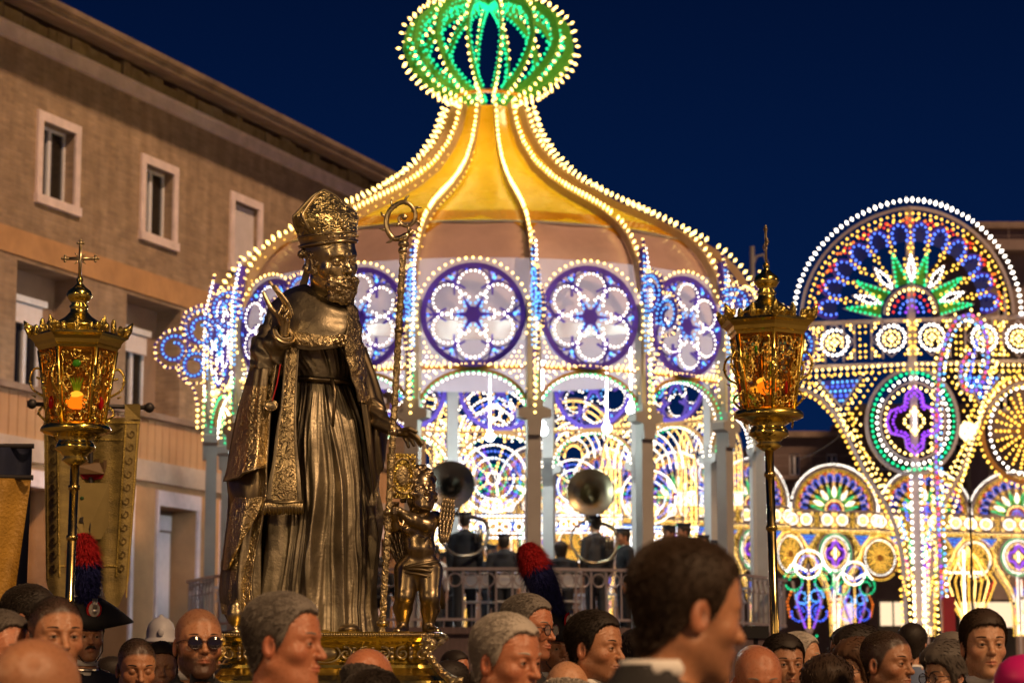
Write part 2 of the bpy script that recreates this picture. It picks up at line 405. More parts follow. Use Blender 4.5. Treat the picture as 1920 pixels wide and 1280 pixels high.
block(2520, 3400, 700, 108, 14, M_rb, 'brown terrace of houses far to the right of the light arches', [])
block(640, 1040, 980, 130, 10, M_rb2, 'low pale house hidden behind the bandstand', [(900, 920, 1010, 1050)])
# lit shop fronts beneath the arches
M_lit = emat('lit_shop_interior', (1.0, .72, .45), 1.3)
for a, b, c, d, lab in ((1560, 1600, 1130, 1170, 'narrow lit shop window under the light arches near the right lantern'), (1650, 1700, 1128, 1172, 'lit shop window between the bouquet of lights and the leaning crook'), (1800, 1900, 1128, 1175, 'wide lit shop window at the right edge below the yellow lights')):
    A, B = at(a, c, 106), at(b, d, 106); e = empty('shop_window', ((A.x + B.x) / 2, 106, B.z), 0, lab, 'shop window'); hw = (B.x - A.x) / 2; h = A.z - B.z
    q = MB(); q.box(-hw, hw, .1, .14, 0, h); q.build('display', M_lit, e)
    q = MB(); q.box(-hw - .1, -hw, -.02, .14, -.1, h + .1); q.box(hw, hw + .1, -.02, .14, -.1, h + .1); q.box(-hw, hw, -.02, .14, h, h + .1); q.box(-.03, .03, -.02, .1, 0, h); q.box(-hw, hw, -.02, .14, -.1, 0)
    q.box(-hw - .1, hw + .1, 0, .14, -B.z, -.1); q.build('frame', M_railm, e)
# ================================================================== FESTIVE LIGHTS
KB = 1.0
BC = {'warm': ((1, .62, .17), 7.0), 'yellow': ((1, .54, .07), 3.6), 'white': ((1, .88, .74), 6.5), 'cool': ((.72, .82, 1), 5.5), 'green': ((.02, 1, .36), 1.7), 'blue': ((.07, .14, 1), 2.6), 'red': ((1, .05, .02), 1.9),
      'purple': ((.36, .06, 1), 2.0), 'orange': ((1, .20, .02), 2.2), 'cyan': ((.12, .45, 1), 2.8), 'pink': ((1, .1, .45), 2.0), 'azure': ((.10, .20, 1), 3.0)}
BK = list(BC); BM = [emat('bulb_' + k, c, s * KB) for k, (c, s) in BC.items()]
M_lwood = mat('lilac_white_paint', (.50, .44, .50), .55, var=.12, scale=6)
M_violet = mat('violet_glow_wood', (.10, .045, .50), .5, var=.1, scale=8)  # violet glow of the blue bulbs put into the wood's base colour
M_dviolet = mat('dark_violet_paint', (.06, .03, .28), .5, var=.1, scale=8)
M_dblue = mat('deep_blue_panel', (.006, .02, .16), .6, var=.1, scale=8)
M_greenp = mat('green_glow_wood', (.10, .42, .05), .5, var=.15, scale=8)  # base colour carries the glow of the green bulbs on pale plates
M_amber = mat('amber_painted_wood', (.45, .22, .05), .5, var=.15, scale=8)
OCT = np.array([(1, 0, 0), (0, 1, 0), (-1, 0, 0), (0, -1, 0), (0, 0, 1), (0, 0, -1)], dtype=np.float32)
OCF = np.array([(0, 1, 4), (1, 2, 4), (2, 3, 4), (3, 0, 4), (1, 0, 5), (2, 1, 5), (3, 2, 5), (0, 3, 5)], dtype=np.int32)
def resample(P, step, closed=False):
    P = np.array(P, dtype=float)
    if closed: P = np.vstack([P, P[:1]])
    d = np.r_[0, np.cumsum(np.linalg.norm(np.diff(P, axis=0), axis=1))]
    n = max(1, int(round(d[-1] / step)))
    t = np.linspace(0, d[-1], n + 1)
    if closed: t = t[:-1]
    return np.stack([np.interp(t, d, P[:, i]) for i in range(P.shape[1])], 1)
def arc(cx, cy, r, a0, a1, n=24, ry=None):
    ry = r if ry is None else ry
    return [(cx + r * math.cos(math.radians(a0 + (a1 - a0) * i / n)), cy + ry * math.sin(math.radians(a0 + (a1 - a0) * i / n))) for i in range(n + 1)]
RB = random.Random(99)
class Lum:
    """a flat light panel drawn in its own (u, v) plane; fn maps (u, v, w) to object space, w = towards the viewer"""
    def __init__(s, fn=None, rs=1.0): s.rs = rs; s.fn = fn or (lambda u, v, w: (u, -w, v)); s.b = []; s.strips = {}
    def bulb(s, c, u, v, du=0, dv=0, w=.05, r=.030, L=1.0, dw=0):
        if RB.random() < .012: return
        r *= RB.uniform(.82, 1.12); u += RB.uniform(-.12, .12) * r * (1 / s.rs if s.rs != 1 else 1) * s.rs; s.b.append((BK.index(c), u, v, w, du, dv, dw, r * s.rs, L))
    def along(s, c, path, step=.11, closed=False, w=.05, r=.030, out=0.0, L=1.0):
        P = resample(path, step, closed); n = len(P)
        for i, p in enumerate(P):
            if out:
                t = P[(i + 1) % n if closed else min(i + 1, n - 1)] - P[i - 1 if (closed or i) else 0]
                l = np.hypot(*t) + 1e-9; nx, ny = t[1] / l, -t[0] / l
                s.bulb(c if isinstance(c, str) else c[i % len(c)], p[0] + nx * out, p[1] + ny * out, nx, ny, w, r, L)
            else: s.bulb(c if isinstance(c, str) else c[i % len(c)], p[0], p[1], 0, 0, w, r, L)
    def strip(s, path, wd, m, th=.05, closed=False, w0=0.0):
        P = [tuple(p) for p in path]; n = len(P); V = []; F = []
        for i in range(n):
            a = P[i - 1] if (closed or i) else P[0]; b = P[(i + 1) % n] if (closed or i < n - 1) else P[-1]
            t = (b[0] - a[0], b[1] - a[1]); l = math.hypot(*t) + 1e-9; nx, ny = t[1] / l * wd / 2, -t[0] / l * wd / 2
            for (sg, ww) in ((1, w0), (-1, w0), (-1, w0 - th), (1, w0 - th)): V.append(s.fn(P[i][0] + nx * sg, P[i][1] + ny * sg, ww))
        for i in range(n if closed else n - 1):
            j = (i + 1) % n
            for k in range(4): F.append((i * 4 + k, i * 4 + (k + 1) % 4, j * 4 + (k + 1) % 4, j * 4 + k))
        if not closed: F += [(0, 3, 2, 1), ((n - 1) * 4, (n - 1) * 4 + 1, (n - 1) * 4 + 2, (n - 1) * 4 + 3)]
        s.strips.setdefault(m.name, MB()).add(V, F)
    def disc(s, cx, cy, r, m, n=20, th=.05, w0=0.0, ry=None):
        ring = arc(cx, cy, r, 0, 360, n, ry)[:-1]; V = [s.fn(a, b, w0) for a, b in ring] + [s.fn(a, b, w0 - th) for a, b in ring]
        F = [tuple(range(n)), tuple(range(2 * n - 1, n - 1, -1))] + [(i, i + n, (i + 1) % n + n, (i + 1) % n) for i in range(n)]
        s.strips.setdefault(m.name, MB()).add(V, F)
    def poly(s, pts, m, th=.05, w0=0.0):
        n = len(pts); V = [s.fn(a, b, w0) for a, b in pts] + [s.fn(a, b, w0 - th) for a, b in pts]
        F = [tuple(range(n)), tuple(range(2 * n - 1, n - 1, -1))] + [(i, i + n, (i + 1) % n + n, (i + 1) % n) for i in range(n)]
        s.strips.setdefault(m.name, MB()).add(V, F)
    def frame_mesh(s, name):
        out = MB(); mats = []
        for k, mb in s.strips.items():
            out.mi = len(mats); mats.append(MATS[k]); out.add(mb.v, mb.f)
        return out.mesh(name, mats)
    def bulb_mesh(s, name='bulb_string'):
        B = s.b; n = len(B)
        if not n: return None
        V = np.zeros((n, 6, 3), dtype=np.float32); ci = np.array([b[0] for b in B])
        for i, (c, u, v, w, du, dv, dw, r, L) in enumerate(B):
            p = np.array(s.fn(u, v, w)); 
            if L != 1.0 and (du or dv or dw):
                d = np.array(s.fn(u + du * .01, v + dv * .01, w + dw * .01)) - p; d /= np.linalg.norm(d) + 1e-9
                a = np.array((0, 0, 1.)) if abs(d[2]) < .9 else np.array((1., 0, 0)); e1 = np.cross(d, a); e1 /= np.linalg.norm(e1); e2 = np.cross(d, e1)
                o = OCT * r; V[i] = p + np.outer(o[:, 0], e1) + np.outer(o[:, 1], e2) + np.outer(o[:, 2] * L, d)
            else: V[i] = p + OCT * r
        used = sorted(set(ci.tolist())); rm = {c: k for k, c in enumerate(used)}
        F = (OCF[None] + (np.arange(n) * 6)[:, None, None]).reshape(-1, 3)
        return mesh_np(name, V.reshape(-1, 3), F, [BM[c] for c in used], np.repeat([rm[c] for c in ci], 8))
def put(parent, lum, frame='light_frame', loc=(0, 0, 0), rot=(0, 0, 0), cache=None, bname='bulb_string'):
    """frame part with its bulbs as a sub-part; cache keeps the two meshes for repeats"""
    if cache is None or 'f' not in cache:
        f, b = lum.frame_mesh(frame), lum.bulb_mesh(bname)
        if cache is not None: cache['f'] = f; cache['b'] = b
    else: f, b = cache['f'], cache['b']
    o = link(frame, f, parent, loc, rot)
    if b: tag(link(bname, b, o), kind='stuff')
    return o

# ------------------------------------------------------------------ the bandstand (16 sides)
BY = 42.0; BX = at(915, 1200, BY).x
AP = 4.70; RV = AP / math.cos(PI / 16); PH0 = math.radians(-2.3)
band = empty('bandstand', (BX, BY, 0), 0, 'huge sixteen-sided bandstand of festive lights with a yellow onion roof and green lit crown', 'bandstand')
M_cloth = mat('yellow_canvas', (.62, .33, .012), .26, var=.16, scale=1.6, bump=.9, bscale=2.2, spec=.9, rvar=.08)
M_drum = mat('bronze_pvc_shoulder', (.50, .33, .29), .28, var=.15, scale=1.5, bump=.6, bscale=2, spec=.8)
def translucent(m, f, col):
    n = m.node_tree.nodes; l = m.node_tree.links; o = n['Material Output']; b = n['Principled BSDF']
    t = n.new('ShaderNodeBsdfTranslucent'); t.inputs[0].default_value = (*col, 1); x = n.new('ShaderNodeMixShader'); x.inputs[0].default_value = f
    l.new(b.outputs[0], x.inputs[1]); l.new(t.outputs[0], x.inputs[2]); l.new(x.outputs[0], o.inputs[0])
M_val = mat('pale_pvc_valance', (.62, .54, .60), .45, var=.08, scale=2, spec=.5)
translucent(M_cloth, .45, (.95, .55, .01)); translucent(M_val, .32, (.75, .66, .70))
M_col = mat('bandstand_column_paint', (.34, .33, .32), .5, var=.08, scale=3)
M_rib = mat('rib_paint', (.48, .36, .22), .5, var=.1, scale=5)
M_steel = mat('galvanised_steel', (.55, .55, .56), .35, .7, var=.15, scale=6)
FYD = BY - AP
def zf(py): return zpx(py, FYD)
def zs(py): return zpx(py, BY)
KP = FPX / BY
roofp = [(.66, 11.67), (.80, 11.22), (1.04, 10.82), (1.45, 10.38), (1.98, 10.02), (2.50, 9.73), (3.00, 9.49), (3.56, 9.21), (4.05, 8.90), (4.35, 8.60), (4.55, 8.25)]
Rr = resample(roofp, .16)
Rr = np.vstack([Rr, [(4.50, zf(598))]]) if False else Rr
# cloth: facetted surface of revolution, sagging a little between ribs
def cloth_mesh(prof, name, m, sag=.02, seg=96, inset=.06):
    V = []; n = len(prof)
    for i, (r, z) in enumerate(prof):
        for k in range(seg):
            a = 2 * PI * k / seg; ph = (a - PH0) / (PI / 8); fr = abs(((ph) % 1.0) - .5) * 2      # 1 at rib, 0 mid panel (rib at integer+.5)
            rr = r - inset - sag * r * (math.cos(((ph) % 1.0 - .0) * 2 * PI) * .5 + .5) * .8
            V.append((rr * math.sin(a), -rr * math.cos(a), z))
    F = np.array([(i * seg + k, i * seg + (k + 1) % seg, (i + 1) * seg + (k + 1) % seg, (i + 1) * seg + k) for i in range(n - 1) for k in range(seg)], dtype=np.int32)
    return mesh_np(name, V, F, m, smooth=True)
iy = [i for i, p in enumerate(Rr) if p[0] < 3.95][-1]
link('roof_cloth', cloth_mesh(Rr[:iy + 1], 'roof_cloth', M_cloth), band)
def swag_mesh():
    V = []; seg = 320; n = 14; rr = Rr[:, 0]; zr = Rr[:, 1]
    for i in range(n):
        for k in range(seg):
            a = 2 * PI * k / seg; fr = ((a - PH0) / (PI / 8)) % 1.0; r1 = 3.80 + .42 * (abs(fr - .5) * -2 + 1) ** 2.0 * 1.0 + .04 * math.sin(k * .9); r = 3.55 + (r1 - 3.55) * i / (n - 1); z = float(np.interp(r, rr, zr)) + .004
            q_ = r - .045 - .02 * r * (math.cos(fr * 2 * PI) * .5 + .5) * .8; V.append((q_ * math.sin(a), -q_ * math.cos(a), z))
    F = np.array([(i * seg + k, i * seg + (k + 1) % seg, (i + 1) * seg + (k + 1) % seg, (i + 1) * seg + k) for i in range(n - 1) for k in range(seg)], dtype=np.int32)
    return mesh_np('swag', V, F, M_cloth, smooth=True)
link('swag', swag_mesh(), band)
link('shoulder_cloth', cloth_mesh(Rr[iy:], 'shoulder_cloth', M_drum), band)
rE, zE = Rr[-1]
zV = zf(598)
link('valance', cloth_mesh([(rE, zE), (4.62, (zE + zV) / 2), (4.64, zV)], 'valance', M_val, 0.004), band)
q = MB(); q.tube([(math.sin(a * PI / 48) * (Rr[iy][0] - .02), -math.cos(a * PI / 48) * (Rr[iy][0] - .02), Rr[iy][1] - .02) for a in range(96)], .022, 6, closed=True)
q.build('hoop', M_steel, band)
q = MB(); q.tube([(math.sin(a * PI / 48) * .60, -math.cos(a * PI / 48) * .60, zs(186)) for a in range(96)], .035, 6, closed=True); q.build('neck_ring', M_cloth, band)
# ribs: plate on edge along the roof profile, bulbs on its outer edge   (drawn in (radius, z), standing radially)
def radial(u, v, w): return (w, -u, v)
rib = Lum(radial); pr = [tuple(p) for p in Rr] + [(4.62, 7.95), (4.66, 7.75)]
rib.strip([(r + .04, z + .03) for r, z in pr], .13, M_rib, .03, w0=.015)
P = resample(pr, .118)
for i, p in enumerate(P):
    t = P[min(i + 1, len(P) - 1)] - P[max(i - 1, 0)]; l = np.hypot(*t); nx, nz = -t[1] / l, t[0] / l
    rib.bulb('warm', p[0] + nx * .18, p[1] + nz * .18, nx, nz, 0, .029, 1.8)
    if i % 2 == 0 and p[0] > 1.2: rib.bulb('yellow', p[0] + nx * .05, p[1] + nz * .05, 0, 0, .05, .016)
rc = {}
# crown ribs
on = [(45, 190), (62, 178), (88, 170), (118, 152), (146, 125), (160, 98), (152, 62), (122, 32), (80, 14), (34, 6), (12, 4)]
on = resample([(r / KP, zs(y)) for r, y in on], .12)
crn = Lum(radial); crn.strip([tuple(p) for p in on], .14, M_greenp, .03, w0=.015)
for i, p in enumerate(on):
    t = on[min(i + 1, len(on) - 1)] - on[max(i - 1, 0)]; l = np.hypot(*t); nx, nz = t[1] / l, -t[0] / l
    if nx * p[0] < 0 and p[0] > .5: pass
    sgn = 1 if (nx * 1.0) > 0 or True else -1
    c0 = np.array((0.0, zs(100))); o = p - c0; s_ = 1 if nx * o[0] + nz * o[1] > 0 else -1; nx *= s_; nz *= s_
    crn.bulb('warm', p[0] + nx * .14, p[1] + nz * .14, nx, nz, 0, .029, 1.8)
    crn.bulb('green', p[0] - nx * .12, p[1] - nz * .12, nx, nz, 0, .032, 1.2)
    if p[0] > .5: crn.bulb('green', p[0] - nx * .02, p[1] - nz * .02, nx, nz, .05, .022)
cc = {}
for k in range(16):
    a = PH0 + (k + .5) * PI / 8
    put(band, rib, 'roof_rib', rot=(0, 0, a), cache=rc); put(band, crn, 'crown_rib', rot=(0, 0, a), cache=cc)
q = MB(); q.lathe([(.02, 0), (.10, .02), (.13, .08), (.08, .16), (.02, .2), (.012, .5)], 12, (0, 0, zs(12))); q.build('finial', M_greenp, band)
# facets: rose wheel over an arch, spandrels full of bulbs
TW = AP * math.tan(PI / 16)          # half width of a side
fa = Lum(); W_ = TW - .13
zc = zf(590); RW = .80
archR = .86; zsp = zf(770); zat = zf(692)
def arch_path(off=0):
    a = archR + off; h = (zat - zsp) + off
    return [(a * math.cos(t), zsp + h * math.sin(t)) for t in np.linspace(0, PI, 26)]
fa.strip(arch_path(.0), .05, M_amber, .05); fa.along('green', arch_path(-.045), .085, r=.024)
fa.along('white', arch_path(-.05), .085, w=-.08, r=.020)
fa.along('warm', arch_path(.09), .12, r=.020)
zb_ = zf(688); fa.strip([(-W_, zb_), (W_, zb_)], .05, M_amber, .04); fa.along('warm', [(-W_, zb_ + .05), (W_, zb_ + .05)], .09, r=.02)
# spandrel fill
rr_ = random.Random(2)
for iz in range(40):
    for ix in range(26):
        u = -W_ + .04 + (ix + .5 * (iz % 2)) * .078; v = zsp + .02 + iz * .075
        if u > W_ - .02 or v > zf(595): continue
        if math.hypot(u, v - zc) < RW + .06: continue
        if v < zb_ + .1 and (u / (archR + .12)) ** 2 + ((v - zsp) / (zat - zsp + .12)) ** 2 < 1: continue
        fa.bulb('warm' if rr_.random() < .8 else 'white', u, v, r=.017)
fc = {}
wh = Lum()
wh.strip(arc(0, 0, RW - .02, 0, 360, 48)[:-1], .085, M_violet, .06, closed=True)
wh.along('warm', arc(0, 0, RW + .09, -20, 200, 40), .115, r=.024)
wh.along('blue', arc(0, 0, RW - .09, 0, 360, 48)[:-1], .20, closed=True, r=.017)
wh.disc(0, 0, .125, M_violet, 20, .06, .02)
for k in range(6):
    a = math.radians(60 * k + 90)      # petals (bulb loops)
    ca, sa = math.cos(a), math.sin(a)
    def tr(x, y): return (x * ca - y * sa, x * sa + y * ca)
    pet = [tr(.22, .0)] + [tr(.44 + .255 * math.cos(t) * .92, .225 * math.sin(t)) for t in np.linspace(-2.55, 2.55, 22)]
    wh.along('white', [tr(.46 + .225 * math.cos(t), .235 * math.sin(t)) for t in np.linspace(-2.35, 2.35, 22)], .074, r=.018)
    wh.strip([tr(.49 + .245 * math.cos(t), .28 * math.sin(t)) for t in np.linspace(-1.45, 1.45, 14)], .02, M_dviolet, .04)
    b = a + math.radians(30); cb, sb = math.cos(b), math.sin(b)
    def tb(x, y): return (x * cb - y * sb, x * sb + y * cb)
    # forked finger from the rim and blade from the hub
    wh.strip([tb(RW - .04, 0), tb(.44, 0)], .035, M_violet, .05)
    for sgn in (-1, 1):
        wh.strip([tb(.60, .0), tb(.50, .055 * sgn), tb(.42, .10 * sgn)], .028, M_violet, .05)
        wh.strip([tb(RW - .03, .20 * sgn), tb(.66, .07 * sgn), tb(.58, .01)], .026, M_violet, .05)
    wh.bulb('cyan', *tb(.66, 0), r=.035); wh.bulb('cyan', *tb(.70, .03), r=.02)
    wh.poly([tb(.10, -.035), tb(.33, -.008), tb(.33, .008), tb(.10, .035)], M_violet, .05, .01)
    for rr2, dd in ((.17, .05), (.17, -.05), (.23, .035), (.23, -.035)): wh.bulb('cyan', *tb(rr2, dd), r=.020)
    wh.bulb('white', *tb(.40, .0), r=.025)
    for dd in (-.055, .055): wh.bulb('white', *tb(.33, dd), r=.02)
    for dd in (-.05, .05): wh.bulb('white', *tb(.26, dd * 1.6), r=.018)
wc_ = {}
for k in range(16):
    a = PH0 + k * PI / 8
    o = put(band, fa, 'arch_panel', (math.sin(a) * AP, -math.cos(a) * AP, 0), (0, 0, a), fc)
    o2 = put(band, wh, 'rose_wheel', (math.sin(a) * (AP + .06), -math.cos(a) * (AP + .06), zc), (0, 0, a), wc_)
# columns, capitals, radial curl brackets
zfl = 2.45; ztopc = zf(560)
q = MB(); q.box(-.11, .11, -.09, .09, 0.0, ztopc); mcol = q.mesh('column', M_col)
q = MB(); zcap = zf(795)
cs = [(-.26, .10), (-.26, .22), (-.13, .26), (-.13, .38), (.13, .38), (.13, .26), (.26, .22), (.26, .10), (.12, .06), (.10, -.18), (-.10, -.18), (-.12, .06)]
q.prism([(x, z + zcap) for x, z in cs], -.12, .12); mcap = q.mesh('capital', M_col)
cb_ = Lum(radial)
def zz(py): return zs(py)
r0 = RV + .05
def spiral(cx, cy, r, a0, turns, k=.55, n=40): return [(cx + r * (1 - k * i / n) * math.cos(math.radians(a0 + turns * 360 * i / n)), cy + r * (1 - k * i / n) * math.sin(math.radians(a0 + turns * 360 * i / n))) for i in range(n + 1)]
sp1 = spiral(r0 + .15, zz(628), .33, 180 - 60, -1.35); sp2 = spiral(r0 + .62, zz(668), .27, 130, 1.3)
sp2 = spiral(r0 + .62, zz(668), .27, 200, -1.3)
for sp in (sp1, sp2):
    cb_.strip(sp, .07, M_violet, .04, w0=.02); cb_.along('cyan', sp, .075, w=.03, r=.020); cb_.along('cyan', sp, .075, w=-.03, r=.020)
edge = [(r0 - .05, zz(530)), (r0 + .02, zz(558)), (r0 + .0, zz(585)), (r0 + .22, zz(586)), (r0 + .45, zz(600)), (r0 + .52, zz(628)), (r0 + .78, zz(636)), (r0 + .95, zz(660)), (r0 + .92, zz(685)), (r0 + .75, zz(702)), (r0 + .5, zz(700)), (r0 + .38, zz(725)), (r0 + .24, zz(745)), (r0 + .20, zz(775)), (r0 + .20, zz(810))]
cb_.along('warm', edge, .10, w=0, r=.030, out=0); cb_.strip(edge[:-1], .04, M_violet, .03, w0=.015)
cb_.along('cyan', [(r0 + .02, zz(560)), (r0 + .05, zz(640)), (r0 + .04, zz(720))], .08, w=.03, r=.02); cb_.along('cyan', [(r0 + .02, zz(560)), (r0 + .05, zz(640)), (r0 + .04, zz(720))], .08, w=-.03, r=.02)
cb_.along('white', [(r0 - .02, zz(545)), (r0 + .10, zz(600)), (r0 + .12, zz(700)), (r0 + .08, zz(760))], .08, w=.04, r=.022)
cb_.strip([(r0 - .10, zz(545)), (r0 - .02, zz(640)), (r0 + .0, zz(810))], .10, M_violet, .04, w0=.02)
cb_.along('green', [(r0 + .04, zz(745)), (r0 + .10, zz(775)), (r0 + .05, zz(815))], .08, w=.03, r=.022)
cbc = {}
vb = Lum(radial); vb.along('warm', [(RV + .15, zf(600)), (RV + .15, zf(775))], .112, w=.0, r=.026); vbm = vb.bulb_mesh()
for k in range(16):
    a = PH0 + (k + .5) * PI / 8; x, y = math.sin(a), -math.cos(a)
    c = link('column', mcol, band, (x * RV, y * RV, 0), (0, 0, a))
    tag(link('bulb_string', vbm, c, (0, 0, 0)), kind='stuff'); c.children[0].location = (0, RV, 0)
    link('capital', mcap, c, (0, -.03, 0))
    put(band, cb_, 'curl_bracket', rot=(0, 0, a), cache=cbc)
# floor, skirt, railing
M_skirt = mat('dark_skirt_cloth', (.10, .07, .075), .85, var=.3, scale=2, bump=.4, bscale=6, stretch=(8, 8, 1))
q = MB(); q.lathe([(5.2, 0), (5.2, zfl - .12), (5.25, zfl - .1), (5.25, zfl)], 16, rot=PH0 + PI / 16 + PI / 2); q.build('platform', M_skirt, band)
M_rail = mat('grey_railing_paint', (.26, .23, .26), .45, .2, var=.1)
RR = 5.05; tw = RR * math.tan(PI / 16); RVR = RR / math.cos(PI / 16)
q = MB(); q.box(-tw, tw, -.035, .035, zfl + .86, zfl + .905); q.box(-tw, tw, -.02, .02, zfl + .10, zfl + .14); mr = q.mesh('railing', M_rail)
q = MB(); q.box(-.013, .013, -.013, .013, zfl + .14, zfl + .86); mbal = q.mesh('baluster', M_rail)
q = MB(); q.tube([(math.cos(t) * .10, 0, zfl + .72 + math.sin(t) * .10) for t in np.linspace(0, 2 * PI, 13)[:-1]], .012, 5, closed=True); mrg = q.mesh('scroll_ring', M_rail)
for k in range(16):
    a = PH0 + k * PI / 8; o = link('railing', mr, band, (math.sin(a) * RR, -math.cos(a) * RR, 0), (0, 0, a))
    for i in range(8): link('baluster', mbal, o, (-tw + (i + .5) * tw / 4, 0, 0))
    for i in range(0, 7): link('scroll_ring', mrg, o, (-tw + (i + 1) * tw / 4, 0, 0))
# lamps inside the bandstand
M_lampw = emat('bandstand_lamp_glass', (.9, .96, 1), 14)
for k, (a, r, zz_) in enumerate(((12.0, 4.3, zf(800)), (125, 2.6, 6.2), (235, 2.6, 6.2), (-60, 2.8, 6.2), (60, 2.8, 6.2), (180, 3.0, 6.2))):
    a = math.radians(a); x, y = math.sin(a) * r, -math.cos(a) * r
    q = MB(); q.ball((0, 0, 0), .085, 12, 8); q.lathe([(.03, .08), (.05, .12), (.012, .14), (.012, 1.1)], 8)
    l_ = link('ceiling_lamp', q.mesh('ceiling_lamp', M_lampw), band, (x, y, zz_))
    ld = bpy.data.lights.new('ceiling_lamp', 'POINT'); ld.energy = 130 if k else 65; ld.color = (.80, 1.0, .93); ld.shadow_soft_size = .15
    lo = bpy.data.objects.new('lamp_light', ld); COL.objects.link(lo); lo.parent = band; lo.location = (x * .93, y * .93, zz_ - .15)
ld = bpy.data.lights.new('assumed_roof_lamp', 'POINT'); ld.energy = 90; ld.color = (1, .78, .30); ld.shadow_soft_size = .25  # assumed light under the canvas, added for its yellow glow; no fixture
lo = bpy.data.objects.new('assumed_roof_lamp', ld); COL.objects.link(lo); lo.parent = band; lo.location = (0, 0, 9.6)
ld = bpy.data.lights.new('violet_wash', 'POINT'); ld.energy = 170; ld.color = (.42, .35, 1.0); ld.shadow_soft_size = .4  # violet fill point without a fixture, added to tint the valance
lo = bpy.data.objects.new('violet_wash', ld); COL.objects.link(lo); lo.parent = band; lo.location = (0, 0, 7.6)

